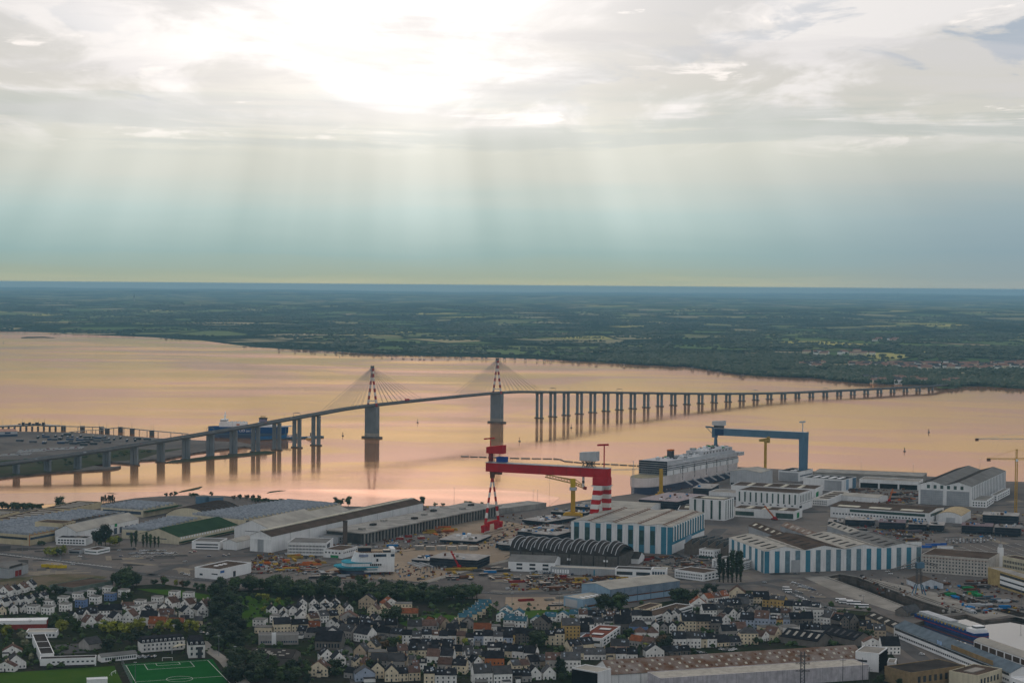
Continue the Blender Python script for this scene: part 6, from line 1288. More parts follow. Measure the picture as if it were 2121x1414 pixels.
ROWS = [
 # left quarter
 (5, (30, 400), (230, 345), 4, 'g', Wt, SL, 'below the waste ground', 5, 9, .8), (5, (10, 480), (330, 440), 6, 'g', Wt, SL, 'left of the cube houses', 5, 9, .8),
 (5, (20, 545), (300, 520), 4, 'g', Cr, SL, 'above the red school', 4.5, 8, .7), (5, (740, 575), (1040, 535), 4, 'r', MX, ['brown tile', 'slate'], 'behind the spring green trees', 5, 9, .9),
 (5, (610, 600), (700, 590), 2, 'g', Wt, SL, 'beside the tall yellowish tree', 5, 9, .8), (5, (740, 650), (960, 625), 3, 'g', Cr, ['brown tile', 'slate'], 'above the yellow trees', 5, 9, .8),
 (5, (1040, 625), (1170, 590), 2, 'g', Wt, SL, 'left of the orange roofs', 6, 10, .8), (5, (1200, 555), (1330, 545), 2, 'g', Wt, ['grey'], 'below the cube houses', 5, 9, .8),
 (5, (1210, 630), (1340, 610), 2, 'r', MX, SL, 'close behind the mansard block', 6.5, 9, .9), (5, (1360, 500), (1640, 520), 3, 'g', Wt, ['brown tile', 'slate'], 'at the right of the cubes', 5.5, 10, .75),
 (5, (1400, 590), (1650, 560), 3, 'g', Gy, SL, 'beside the pine avenue', 6, 9, .8), (5, (1400, 640), (1610, 635), 3, 'r', MX, ['slate', 'grey'], 'above the mansard block', 5, 8, .7),
 (5, (1275, 655), (1275, 655), 1, 'r', ['pink'], ['orange tile'], 'low orange roof above the mansard block', 3.5, 8, .9), (5, (1425, 648), (1425, 648), 1, 'r', Wt, ['orange tile'], 'second orange roof beside the yellow trees', 3.5, 7, .9),
 (5, (100, 880), (100, 880), 1, 'g', Gy, ['brown tile'], 'beside the blossom trees at left', 4, 9, .9), (5, (130, 985), (130, 985), 1, 'g', Wt, ['grey'], 'in the bottom left corner by the field', 5, 10, .9),
 (5, (40, 1005), (40, 1005), 1, 'g', Wt, SL, 'at the left edge above the field', 3.5, 7, .9),
 # middle left
 (6, (420, 505), (690, 492), 4, 'g', Wt, SL, 'along the tree belt', 6, 11, .85), (6, (180, 560), (420, 545), 4, 'g', Wt, SL, 'beside the park trees', 5.5, 10, .85), (6, (500, 550), (650, 530), 3, 'g', Wt, ['slate', 'brown tile'], 'second row under the belt', 5.5, 9, .85),
 (6, (280, 612), (420, 600), 2, 'g', Wt, SL, 'third row under the belt', 5, 9, .8), (6, (520, 615), (680, 600), 3, 'r', Gy, SG, 'above the narrow street', 5, 9, .9), (6, (940, 495), (940, 495), 1, 'g', ['tan'], SL, 'tall tan one against the tree belt', 8, 11, .9),
 (6, (720, 550), (800, 545), 2, 'g', Cr, SL, 'left of the tall tan house', 5.5, 9, .85), (6, (790, 625), (800, 625), 1, 'g', Gy, ['brown tile'], 'grey gable over the narrow street', 6, 10, .9), (6, (985, 560), (1070, 535), 2, 'g', ['cream'], ['grey', 'brown tile'], 'right of the tall tan house', 5.5, 9, .85),
 (6, (1140, 500), (1140, 500), 1, 'g', Wt, ['orange tile'], 'orange roof right of the tan house', 5, 9, .9), (6, (1240, 512), (1240, 512), 1, 'f', ['cream'], ['flat grey'], 'cream box at the right end of the belt', 6, 9, .9),
 (6, (860, 640), (1040, 620), 3, 'g', Cr, SG, 'in the gardens below tan house', 4.5, 9, .75), (6, (1290, 560), (1290, 560), 1, 'r', MX, ['orange tile'], 'small orange roof in the gardens', 3.5, 7, .9),
 (6, (60, 640), (200, 610), 2, 'f', Wt, ['flat grey'], 'white boxes left of terrace', 6, 9, .8), (6, (100, 695), (100, 695), 1, 'f', ['cream'], ['flat grey'], 'cream box below the white boxes', 5, 9, .9), (6, (255, 695), (400, 690), 2, 'r', ['cream'], SL, 'tall cream pair below white boxes', 7, 9, .95),
 (6, (410, 730), (640, 740), 4, 'r', Gy, ['slate', 'grey', 'grey'], 'below the orange lean-to', 5, 9, .95), (6, (490, 672), (490, 672), 1, 'r', MX, ['orange tile'], 'small orange lean-to in the yards', 3, 7, .9), (6, (760, 745), (890, 765), 2, 'r', Gy, SG, 'at the head of the narrow street', 6.5, 10, .95),
 (6, (650, 670), (700, 700), 2, 'g', Wt, SL, 'left of the narrow street', 5.5, 9, .8), (6, (830, 690), (1140, 690), 4, 'r', St, SL, 'dark terrace below the gardens', 6, 9, .98), (6, (660, 775), (660, 775), 1, 'g', Wt, SL, 'white gable at the bend of the street', 7, 9, .9),
 (6, (960, 725), (1180, 745), 3, 'r', St, SL, 'behind the bare trees', 5, 9, .98), (6, (1270, 795), (1430, 795), 3, 'r', Wt, SL, 'in the long white terrace', 8, 10, .99), (6, (1330, 690), (1450, 690), 2, 'r', St, SL, 'above the white terrace', 5.5, 9, .98),
 (6, (1490, 785), (1780, 790), 5, 'r', MX, SG, 'right of the white terrace', 6.5, 9, .97), (6, (1490, 670), (1590, 665), 2, 'g', ['tan', 'grey'], ['brown tile', 'orange tile'], 'brown pair below the parked cars', 5, 11, .85), (6, (1650, 690), (1760, 660), 2, 'g', St, ['grey'], 'left of the teal roofs', 5, 9, .85),
 (6, (1850, 790), (2090, 790), 4, 'r', ['white', 'pale blue', 'ochre', 'grey'], SL, 'below the white boxes', 6.5, 9, .97), (6, (1640, 720), (1700, 700), 2, 'r', MX, SL, 'above the spring green tree', 5, 8, .9), (6, (1990, 690), (2100, 690), 2, 'f', Wt, ['flat grey'], 'white boxes beside teal roofs', 5, 9, .8),
 (6, (1880, 700), (1880, 700), 1, 'r', MX, ['orange tile'], 'orange roof below the teal rows', 4, 8, .9), (6, (880, 890), (970, 850), 2, 'g', ['cream', 'tan'], ['grey'], 'beside the narrow street', 5, 10, .85), (6, (1030, 900), (1030, 900), 1, 'f', ['tan'], ['flat grey'], 'flat tan garage house by the street', 5, 9, .9),
 (6, (1150, 895), (1320, 890), 3, 'r', Gy, SL, 'below the yellow tree', 5, 9, .95), (6, (1400, 900), (1760, 905), 5, 'r', ['white', 'tan', 'pink', 'cream'], SL, 'facing the lower lane', 6, 9, .97), (6, (1330, 840), (1600, 850), 4, 'r', Gy, SL, 'between the two terraces', 5, 9, .95),
 (6, (1810, 935), (1940, 930), 2, 'r', Cr, SL, 'left of the orange house', 5, 8, .95), (6, (1980, 985), (1980, 985), 1, 'r', ['orange'], SL, 'bright orange wall near the bottom', 7, 9, .9), (6, (1960, 880), (2110, 880), 3, 'r', Cr, SL, 'above the orange house', 6, 9, .97),
 (6, (620, 940), (720, 965), 2, 'g', Wt, SL, 'white pair at the street bottom', 6, 10, .85), (6, (890, 985), (960, 1000), 2, 'g', ['ochre', 'cream'], SL, 'just right of the street', 5, 9, .85), (6, (1040, 975), (1180, 975), 2, 'r', Gy, ['grey'], 'long grey roof near bottom', 5, 9, .98),
 (6, (1230, 970), (1290, 960), 2, 'r', MX, SG, 'beside the small green tree', 4.5, 8, .9), (6, (1480, 935), (1590, 940), 2, 'r', Wt, SL, 'above the bottom lane', 5.5, 9, .95), (6, (1340, 1010), (1400, 1010), 2, 'r', Gy, SL, 'above the bottom edge terrace', 6, 8, .95),
 (6, (545, 1045), (545, 1045), 1, 'g', ['cream'], ['brown tile'], 'cream gable among the dark trees', 6, 11, .9), (6, (930, 1085), (930, 1085), 1, 'g', ['pale blue'], SL, 'pale blue gable at bottom edge', 5, 9, .9), (6, (1030, 1060), (1140, 1085), 2, 'g', Cr, SL, 'beside the pale blue gable', 6.5, 9, .85),
 (6, (790, 1060), (870, 1070), 2, 'r', St, SL, 'at street foot by dark trees', 4.5, 9, .9), (6, (1230, 1085), (1330, 1080), 2, 'r', Gy, SL, 'at the bottom edge', 6, 8, .95), (6, (1450, 1105), (1630, 1105), 3, 'r', ['cream', 'white'], SL, 'of the terrace on bottom edge', 6.5, 9, .98),
 (6, (1570, 1020), (1690, 1025), 2, 'r', Gy, SG, 'near the bottom middle', 6, 9, .95), (6, (1740, 1000), (1850, 985), 2, 'g', Wt, SL, 'left of the orange wall house', 5, 9, .85), (6, (1890, 1110), (2050, 1105), 2, 'r', Wt, ['grey'], 'big white pair at bottom edge', 8, 12, .95),
 # middle right
 (7, (310, 665), (370, 655), 1, 'g', ['stone'], SL, 'stone gable below the teal roofs', 6, 10, .9), (7, (30, 785), (60, 785), 1, 'r', ['ochre'], SL, 'yellow house below teal roofs', 7, 9, .9), (7, (140, 780), (240, 780), 2, 'r', ['stone'], SL, 'dark stone pair right of yellow', 7.5, 9, .97),
 (7, (390, 790), (470, 790), 2, 'r', ['cream'], SL, 'left of tall ochre house', 8, 9, .97), (7, (560, 780), (560, 780), 1, 'r', ['ochre'], SL, 'tall narrow ochre house above blue one', 15, 9, .9), (7, (640, 765), (640, 765), 1, 'r', ['pale blue'], SL, 'pale blue one right of tall ochre', 8, 9, .9),
 (7, (660, 605), (960, 605), 5, 'r', Gy, SL, 'below the big round trees', 6, 9, .96), (7, (1010, 615), (1180, 615), 3, 'r', ['cream', 'stone', 'white'], SL, 'left of white banded school', 6.5, 9, .96), (7, (680, 690), (760, 660), 2, 'r', Wt, SL, 'above the modern red roof block', 6, 8, .95),
 (7, (985, 695), (985, 695), 1, 'r', ['stone'], SL, 'dark stone house left of blue house', 7.5, 10, .9), (7, (1115, 720), (1115, 720), 1, 'h', ['blue'], ['grey'], 'bright blue walls in the middle', 8.5, 10, .9), (7, (960, 845), (960, 845), 1, 'r', ['pink'], SL, 'wide salmon house by the lane', 4.5, 10, .9),
 (7, (600, 845), (700, 835), 2, 'r', ['cream'], SL, 'long cream pair above the lane', 5, 9, .98), (7, (1250, 695), (1460, 695), 4, 'g', Gy, SL, 'right of the blue house', 6, 9, .85), (7, (1520, 680), (1640, 680), 2, 'r', ['tan', 'cream'], SL, 'tall pair below the white school', 9, 11, .98),
 (7, (1720, 680), (1720, 680), 1, 'r', ['stone'], SL, 'dark stone block right of the tall pair', 8, 10, .9), (7, (1080, 800), (1190, 815), 2, 'r', MX, ['brown tile', 'orange tile'], 'brown roofs left of dark tree', 4.5, 8, .9), (7, (1440, 815), (1560, 815), 2, 'r', ['pale blue', 'white'], SL, 'of terrace above car park', 8, 10, .97),
 (7, (1630, 810), (1710, 808), 2, 'r', ['cream', 'white'], SL, 'right of the car park terrace', 7.5, 9, .97), (7, (1800, 800), (1900, 795), 2, 'r', MX, SL, 'low roofs above the car park', 3.5, 9, .95), (7, (2010, 785), (2010, 785), 1, 'h', ['cream'], ['grey'], 'large hipped cream villa at right', 8, 11, .9),
 (7, (1700, 465), (1820, 450), 3, 'r', ['white', 'tan'], ['brown tile', 'orange tile', 'slate'], 'red roofs by the yard road', 6, 9, .95), (7, (1910, 430), (1910, 430), 1, 'g', ['cream'], ['brown tile'], 'yellow gable by the yard road', 7, 10, .9), (7, (1980, 470), (2110, 450), 2, 'r', Gy, SL, 'right of the yellow gable', 6, 9, .95),
 (7, (1600, 495), (1600, 495), 1, 'g', Wt, ['orange tile'], 'white gable with red roof by school', 5, 10, .9), (7, (1690, 560), (1960, 500), 5, 'r', ['stone', 'white', 'grey'], SG, 'behind the tall pair', 5.5, 9, .97), (7, (1820, 640), (1880, 590), 2, 'g', Wt, SL, 'right of the stone block', 6, 9, .85),
 (7, (1990, 665), (2110, 672), 2, 'r', ['pale blue'], SL, 'tall pale blue block at right', 9, 11, .97), (7, (1340, 610), (1400, 600), 2, 'g', Wt, SG, 'below the white banded school', 6, 10, .85), (7, (1850, 720), (1930, 700), 2, 'r', Gy, SL, 'behind the cream villa', 5, 9, .9),
 (7, (30, 890), (220, 905), 3, 'r', Cr, SL, 'above the bottom dark roofs', 5, 9, .97), (7, (120, 1020), (190, 1015), 2, 'r', ['cream'], SL, 'cream pair near bottom', 5.5, 9, .97), (7, (270, 985), (350, 975), 2, 'r', ['tan', 'grey'], SG, 'right of bottom cream pair', 5.5, 9, .97),
 (7, (430, 1000), (430, 1000), 1, 'r', ['grey'], ['brown tile'], 'brown-roofed flats near bottom', 9, 10, .9), (7, (560, 1020), (560, 1020), 1, 'r', Wt, ['grey'], 'tall white flats near bottom', 10, 10, .9), (7, (40, 1095), (200, 1090), 3, 'r', St, SL, 'black roofs on the bottom edge', 4.5, 9, .97),
 (7, (270, 1075), (390, 1070), 2, 'g', Wt, SL, 'bottom edge left of flats', 5, 9, .85), (7, (620, 910), (800, 910), 3, 'r', Gy, ['grey', 'slate'], 'left of rusty hall roof', 4.5, 10, .97), (7, (880, 905), (1060, 905), 3, 'r', Gy, SL, 'right above the rusty hall', 4, 9, .95),
 (7, (1245, 890), (1245, 890), 1, 'g', Wt, SL, 'white gable touching the rusty hall', 5, 10, .9), (7, (1130, 740), (1230, 740), 2, 'h', Gy, SG, 'hipped roofs below the blue house', 4.5, 9, .9),
 (7, (780, 640), (870, 640), 2, 'r', Cr, SL, 'above the red roof block', 5, 8, .95), (7, (1960, 590), (2090, 560), 3, 'g', Gy, SL, 'above the tall blue block', 5, 9, .85), (7, (1350, 880), (1500, 870), 3, 'r', St, SL, 'dark sheds above the rusty roof', 3.5, 9, .95),
 # right
 (8, (20, 480), (140, 490), 3, 'r', ['cream', 'white', 'ochre'], SL, 'nearest the coach park', 6.5, 9, .97), (8, (200, 525), (420, 540), 4, 'r', Gy, SL, 'dark roofs beside the coach park', 6, 9, .97), (8, (20, 650), (190, 650), 4, 'r', ['ochre', 'pale blue', 'cream'], SL, 'by the coach park lane', 6.5, 9, .97),
 (8, (20, 570), (180, 580), 3, 'r', Gy, SL, 'behind the coach park lane', 5, 8, .97), (8, (260, 640), (360, 640), 2, 'r', ['stone', 'tan'], SL, 'right of the coach lane', 6.5, 9, .97), (8, (420, 625), (420, 625), 1, 'f', ['white'], ['flat grey'], 'tall white tower house by the lane', 11, 7, .9),
 (8, (490, 630), (600, 645), 2, 'r', ['white'], SG, 'white pair below the bunker', 7, 10, .95), (8, (660, 700), (740, 690), 2, 'g', ['stone'], SL, 'tall dark gables below bunker', 10, 10, .9), (8, (340, 710), (600, 715), 4, 'r', Wt, SL, 'white row above the black sheds', 5, 9, .95),
 (8, (830, 700), (950, 735), 3, 'r', ['grey', 'tan'], SG, 'above the white quay villa', 6, 9, .95), (8, (890, 840), (890, 840), 1, 'g', Wt, SL, 'small white gable beside the quay villa', 6, 9, .9), (8, (1040, 865), (1040, 865), 1, 'r', ['white'], SL, 'large villa with steep roof by quay', 7, 12, .9),
 (8, (20, 760), (120, 750), 2, 'g', ['cream', 'white'], SG, 'left of the black sheds', 5, 9, .9), (8, (60, 700), (230, 690), 2, 'f', ['white', 'cream'], ['flat grey'], 'above black sheds', 5, 10, .95),
]
for r_ in ROWS:
    k, a, b, n, mode, wl, rf, desc, h, d_, gp = r_
    if rf is SL and ('dark' in desc or 'black' in desc): rf = ['slate']
    wm_ = {True: 10.5, False: 9.5}[mode == 'r']
    if n == 1: wm_ = {'wide salmon house by the lane': 16, 'bright blue walls in the middle': 11, 'large hipped cream villa at right': 14, 'large villa with steep roof by quay': 15, 'tall white flats near bottom': 12, 'brown-roofed flats near bottom': 12}.get(desc, 9.5)
    row(k, a, b, n, mode, wl, rf, desc, h=h, d_=d_, gap=gp, wmax=wm_ if gp < .9 else 14, jit=.35 if gp < .9 else .1, turn=rh_.choice([-18, -8, 0, 12, 22]) if mode == 'g' else 0)
# white cube houses with a few blue fronts
for i, (u, v, bl_f) in enumerate(sorted([(255, 535, 0), (370, 545, 0), (385, 490, 0), (515, 520, 0), (500, 460, 0), (645, 485, 1), (620, 430, 0), (745, 400, 0), (760, 458, 0), (865, 378, 0), (882, 432, 1), (992, 402, 0), (1265, 460, 0), (1405, 415, 0), (1520, 425, 0), (1125, 490, 0), (1210, 515, 0), (1375, 470, 0), (1530, 478, 0), (1682, 490, 0), (975, 540, 0), (1085, 535, 0)])):
    house(W(5, u, v), R(-14), 8, 8, 6.4, 'f', 'blue' if bl_f else 'white', 'flat grey', '%s cube house with flat roof, %s from left among the cubes' % ('blue-sided' if bl_f else 'white', ORD[i]), 'cube houses')
# teal zinc roofs
for i, (k, u, v) in enumerate([(6, 1745, 615), (6, 1785, 590), (6, 1825, 568), (6, 1855, 545), (6, 1880, 522), (6, 1905, 500)]):
    house(W(k, u, v), R(8), 11, 9, 5.2, 'r', 'cream', 'teal', 'pale house, teal roof, %s from bottom of the stepped row' % ORD[i], 'stepped teal-roofed row', 2.6)
for i, (k, u, v) in enumerate([(6, 2040, 600), (6, 2100, 640), (7, 25, 560), (7, 60, 625), (7, 125, 585), (7, 150, 648), (7, 275, 640), (7, 390, 612), (7, 490, 602), (7, 590, 590), (7, 668, 565)]):
    house(W(k, u, v), R(-10), 9.5, 9, 5.4, 'r' if i % 2 else 'g', 'white', 'teal', 'white house, teal roof, %s from left in row above dark terraces' % ORD[i], 'teal-roofed row', 3.0)
# ------------------------------------------------------------------ schools and larger town buildings
b = B('school', 'white L-shaped school wing with dark roof facing the grass field', 'school', 5, (325, 972), (780, 958), 9.0, 908, wall=whitep).walls().flat(darkroof, .5); b.windows('f', 9, 1, .2, .98, .5, glass, .45, .8); b.panel('door_band', 'f', .0, .98, .0, .2, darkroof)
b = B('school', 'white school wing with dark flat roof running away beside the playground', 'school', 5, (330, 940), (262, 775), (425, 900), h=6.5, wall=whitep).walls().flat(darkroof, .6, whitep)
for i in range(2): b.part('rib', MB().box((.3 + i*.3)*b.L, .3, b.H + .25, (.3 + i*.3)*b.L + .4, b.D - .3, b.H + .55), whitep, b.ro)
region('playground', 5, [(430, 790), (690, 775), (730, 850), (470, 865)], .15, roadm)
def mansard(label, N_, E_, D_, top):
    b = B('mansard_block', label, 'building', 5, N_, E_, D_, top, wall=WALLM['white']).walls(WALLM['white']); H = b.H; L, Dp = b.L, b.D
    mb = MB(); mb.add([(-.3, -.3, H), (L + .3, -.3, H), (L + .3, Dp + .3, H), (-.3, Dp + .3, H), (1, 1, H + 3.4), (L - 1, 1, H + 3.4), (L - 1, Dp - 1, H + 3.4), (1, Dp - 1, H + 3.4)], [(0, 1, 5, 4), (1, 2, 6, 5), (2, 3, 7, 6), (3, 0, 4, 7), (4, 5, 6, 7)]); b.ro = b.part('roof', mb, slate)
    n = max(3, int(L/3.2)); b.windows('f', n, 2, .03, .97, .4, glass, .1, .95, .5)
    for i in range(n): x = L*(i + .5)/n; d_ = b.part('dormer', MB().box(x - .7, -.1, H + .3, x + .7, 1.2, H + 2.2), whitep, b.ro); 
    mb = MB()
    for i in range(n): x = L*(i + .5)/n; mb.box(x - .4, -.18, H + .6, x + .4, -.08, H + 1.9)
    b.part('dormer_window', mb, glass, b.ro, 'stuff'); return b
mansard('long white three-storey block with mansard roof above the pitch', (1150, 852), (1505, 824), 11.0, 775); b = mansard('white end wing with mansard roof and outside stair beside the pitch', (1535, 897), (1668, 892), (1490, 848), 790)
b.part('stair', MB().box(b.L*.55, -1.4, 0, b.L*.8, 0, b.H*.85), dsteel)
b = B('canopy', 'pale triangular canopy in front of the mansard block', 'canopy', 5, (1400, 862), (1510, 838), 7.0, h=5.0, wall=concl); b.part('roof', MB().prism([(0, 0), (b.L, 0), (b.L, 7)], 4.6, 5), cream); b.part('post', MB().box(.4, .4, 0, .8, .8, 4.6), lgrey)
b = B('school', 'red-walled school with white upper storey cut by left edge', 'school', 5, (378, 662), (392, 640), (-60, 655), h=7, wall=mat('red board', V(.25, .05, .04), .7)).walls().flat(whitep, .4, whitep); b.panel('white_band', 'd', 0, 1, .62, .98, whitep, .3); b.windows('d', 8, 1, .05, .95, .4, glass, .66, .92)
b = B('school', 'low white pavilion with pale roof behind the school yard', 'school', 5, (460, 730), (480, 700), (235, 700), h=4, wall=whitep).walls().flat(lightroof); b.windows('d', 8, 1)
b = B('clubhouse', 'long low white clubhouse between school and mansard block', 'clubhouse', 5, (825, 932), (1112, 902), 8.0, h=4, wall=whitep).walls().gable('u', 1.6, greyroof); b.windows('f', 14, 1, .1, .98, .7)
b = B('pavilion', 'grey hipped pavilion beside the playground', 'pavilion', 5, (725, 835), (830, 815), 12.0, h=4.5, wall=WALLM['grey']).walls().gable('u', 4, slate2)
b = B('changing_room', 'small white roof cut by the bottom edge on the grass field', 'hut', 5, (708, 1112), (875, 1104), 6.0, h=3, wall=whitep).walls().flat(whitep)
b = B('school', 'white school with dark ribbon windows and tan roof behind the dark houses', 'school', 7, (1245, 612), (1552, 520), (1170, 575), 560, wall=whitep).walls().flat(brownroof); 
for z_ in (.28, .72): b.panel('window_band', 'f', .02, .98, z_ - .1, z_ + .1, glass)
b = B('school', 'smaller flat-roofed school block left of the white school', 'school', 7, (1170, 545), (1300, 500), (1085, 530), 505, wall=WALLM['cream']).walls().flat(brownroof); b.windows('d', 5, 2); b.windows('f', 5, 2)
b = B('modern_block', 'white modern block with rust-red roof terrace', 'building', 7, (815, 808), (962, 705), (730, 730), 742, wall=whitep).walls().flat(mat('red roof', V(.17, .06, .04), .8), .8, whitep); b.panel('window_band', 'd', .1, .95, .45, .75, glass); b.windows('f', 5, 2); b.skylights(2, 'u', .2, .8, .3, glass)
b = B('school', 'long grey school building with blue panes above the dark workshop', 'school', 6, (60, 790), (385, 785), 12.0, h=7, wall=WALLM['grey']).walls().flat(greyroof); b.windows('f', 16, 1, .05, .97, .7, blueg, .15, .5); b.panel('tower', 'f', .33, .44, 0, 1.35, whitep, .5)
b = B('workshop', 'dark broad workshop with scattered pale roof panes at lower left', 'workshop', 6, (330, 965), (-20, 950), 24.0, h=6, wall=WALLM['stone']).walls().gable('u', 4, darkroof)
rr_ = random.Random(4)
for i in range(22): x = rr_.uniform(.05, .9)*b.L; f = rr_.uniform(.15, .8); b.part('skylight', MB().ext([(b.D/2*q, b.H + 4*q + d_) for q, d_ in ((f, .32), (f + .1, .32), (f + .1, .4), (f, .4))], x, x + 2.4, 0), lightroof, b.slopes[0])
b = B('workshop', 'black-roofed old workshop row above the white pair', 'workshop', 6, (730, 835), (520, 830), 18.0, h=7, wall=WALLM['stone']).walls().gable('u', 6, slate); b.windows('f', 8, 1)
for N_, E_, w_, lab in (((440, 815), (140, 770), 22.0, 'black-roofed shed with pale roof panes above rusty hall'), ((740, 805), (480, 745), 20.0, 'black-roofed shed right of the paned one above rusty hall')):
    b = B('workshop', lab, 'workshop', 8, N_, E_, w_, h=5, wall=WALLM['stone']).walls().gable('u', 5, slate, strips=5, sm=slate2 if w_ < 21 else lightroof)
b = B('workshop', 'long brown-roofed quay store above the quayside shed', 'workshop', 8, (1060, 700), (830, 600), 14.0, h=5, wall=WALLM['tan']).walls().gable('u', 3, darkroof, strips=4, sm=lightroof)
# football goals, fence, floodlights, street lamps
for i, (u, v) in enumerate(((1362, 918), (925, 1030))):
    t = thing('football_goal', ['white goal at the far end of the green pitch', 'white goal on the grass field by the path'][i], 'goal', W(5, u, v), R(8 if i == 0 else 80)); mb = MB()
    for x in (-3.6, 3.6): mb.beam((x, 0, 0), (x, 0, 2.4), .25, .25); mb.beam((x, 0, 2.4), (x, 2, 0), .12, .12)
    mb.beam((-3.6, 0, 2.4), (3.6, 0, 2.4), .25, .25); mb.build('frame', whitep, t)
t = thing('pitch_fence', 'tall grey mesh fence post line along the left of the green pitch', 'fence', (0, 0, 0)); a, b_ = W(5, 990, 950), W(5, 1075, 1130)
for i in range(10): p = a + (b_ - a)*(i/9); MB().beam((p.x, p.y, G), (p.x, p.y, G + 5), .22, .22).build('post', lampm, t)
for z in (1.2, 2.5, 3.8, 5): MB().beam((a.x, a.y, G + z), (b_.x, b_.y, G + z), .12, .12).build('rail', lampm, t)
for i, (k, u, v, h) in enumerate(((5, 1100, 1120, 16), (5, 1780, 880, 15), (5, 1912, 960, 14), (1, 180, 1190, 14), (1, 490, 1235, 13), (1, 95, 850, 14), (7, 80, 500, 14), (7, 465, 500, 14), (7, 1400, 260, 14), (7, 1640, 380, 14), (7, 1735, 380, 14), (2, 1652, 770, 22), (3, 252, 775, 20), (3, 288, 775, 20), (8, 1805, 500, 20), (8, 2098, 500, 18), (8, 815, 480, 10), (6, 812, 985, 9), (7, 810, 850, 9), (4, 795, 500, 16), (4, 1218, 520, 16), (4, 1762, 470, 16))):
    t = thing('lamp_column', 'thin lighting column, %s in order across the yards and streets' % ORD[i], 'lamp post', W(k, u, v), 0, 'lighting columns'); MB().tube((0, 0, 0), (0, 0, h), .22, .12, n=5).build('column', lampm, t); MB().box(-1, -.3, h, 1, .3, h + .25).build('lamp_head', lgrey, t)
# lattice power pylons at the bottom edge
for i, (u, v, h) in enumerate(((318, 1150, 26), (645, 1150, 22), (805, 1150, 22), (862, 1155, 16))):
    t = thing('power_pylon', ['tall lattice power pylon at the bottom edge before the flat bay', 'thin mast second from left at bottom edge', 'thin mast third from left at bottom edge', 'short mast beside the wedge-ended block'][i], 'pylon', W(8, u, v), 0, 'power masts')
    if i == 0:
        mb = MB(); mb.lattice((0, 0, 0), (0, 0, h), 2.6, 2.6, 12, .3); mb.build('tower', dsteel, t)
        for z in (h - 3, h - 8, h - 13): MB().lattice((-5, 0, z), (5, 0, z), .6, .9, 5, .2).build('cross_arm', dsteel, t)
    else: MB().tube((0, 0, 0), (0, 0, h), .3, .15, n=5).build('mast', dsteel, t); MB().beam((-2, 0, h - 2), (2, 0, h - 2), .2, .2).build('cross_arm', dsteel, t)
# ------------------------------------------------------------------ trees
def crown_mesh(kind, seed):
    r_ = random.Random(seed); mb = MB()
    def card(c, s, nrm):
        a = nrm.orthogonal().normalized(); a.rotate(Matrix.Rotation(r_.uniform(0, 6.28), 3, nrm)); b = nrm.cross(a)
        mb.add([c + a*s, c + b*s*.7 - a*s*.3, c - a*s + nrm*s*.25, c - b*s*.8], [(0, 1, 2, 3)])
    def lobe(c, rad, n, s):
        for _ in range(n):
            d = Vector((r_.gauss(0, 1), r_.gauss(0, 1), r_.gauss(0, 1))).normalized(); q = c + Vector((d.x*rad[0], d.y*rad[1], d.z*rad[2]))*r_.uniform(.72, 1.06)
            nn = (d + Vector((r_.uniform(-.7, .7), r_.uniform(-.7, .7), r_.uniform(-.4, .8)))).normalized(); card(q, s*r_.uniform(.6, 1.3), nn)
        m = len(ico); o = [c + Vector((p[0]*rad[0]*.74, p[1]*rad[1]*.74, (p[2] - .25)*rad[2]*.8)) for p in ico]; mb.add(o, icf)
    # unit tree: height 1, trunk to .25
    if kind == 'broad':
        for i in range(r_.randint(8, 11)):
            a = r_.uniform(0, 6.28); q = r_.uniform(.08, .27); lobe(Vector((math.cos(a)*q, math.sin(a)*q, r_.uniform(.24, .82))), (r_.uniform(.15, .26), r_.uniform(.15, .26), r_.uniform(.12, .2)), 50, .045)
    elif kind == 'pine':
        for i in range(10):
            z = .28 + .7*i/9; q = .25*(1 - .55*(i/9)); a = r_.uniform(0, 6.28); lobe(Vector((math.cos(a)*.05, math.sin(a)*.05, z)), (q, q, .09), 40, .042)
    elif kind == 'poplar':
        for i in range(11):
            z = .14 + .8*i/10; q = .105*math.sin(math.pi*min(1, .25 + .72*(1 - i/10))); lobe(Vector((r_.uniform(-.02, .02), r_.uniform(-.02, .02), z)), (q, q, .085), 30, .03)
    elif kind == 'bush':
        for i in range(5): lobe(Vector((r_.uniform(-.4, .4), r_.uniform(-.4, .4), r_.uniform(.35, .6))), (.35, .35, .32), 30, .12)
    return mb
CR = {k: [crown_mesh(k, i*17 + 5).data('crown', [leafm['dark']]) for i in range(n)] for k, n in (('broad', 6), ('pine', 3), ('poplar', 3), ('bush', 3))}
def recol(me, m): c = me.copy(); c.materials.clear(); c.materials.append(m); return c
CRM = {(k, c): [recol(me, leafm[c]) for me in v] for k, v in CR.items() for c in leafm}
tb = MB(); tb.tube((0, 0, -.02), (0, 0, .32), .026, .018, n=6)
for a_ in (0.3, 2.4, 4.4): tb.tube((0, 0, .24), (math.cos(a_)*.16, math.sin(a_)*.16, .55), .015, .006, n=5)
TRUNK = tb.data('trunk', [bark]); rt = random.Random(31)
def tree(p, h, kind, colr, label, group, wide=1.0):
    t = thing({'poplar': 'poplar_tree', 'pine': 'pine_tree', 'bush': 'bush'}.get(kind, {'conifer': 'pine_tree', 'spring': 'spring_tree', 'blossom': 'blossom_tree', 'russet': 'bare_tree', 'mid': 'leafy_tree'}.get(colr, 'broadleaf_tree')), label, 'bush' if kind == 'bush' else 'tree', p, rt.uniform(0, 6.28), group)
    t.scale = (h*wide, h*wide, h)
    o = bpy.data.objects.new('crown', rt.choice(CRM[(kind, colr)])); COL.objects.link(o); o.parent = t
    if kind != 'bush': o = bpy.data.objects.new('trunk', TRUNK); COL.objects.link(o); o.parent = t
    return t
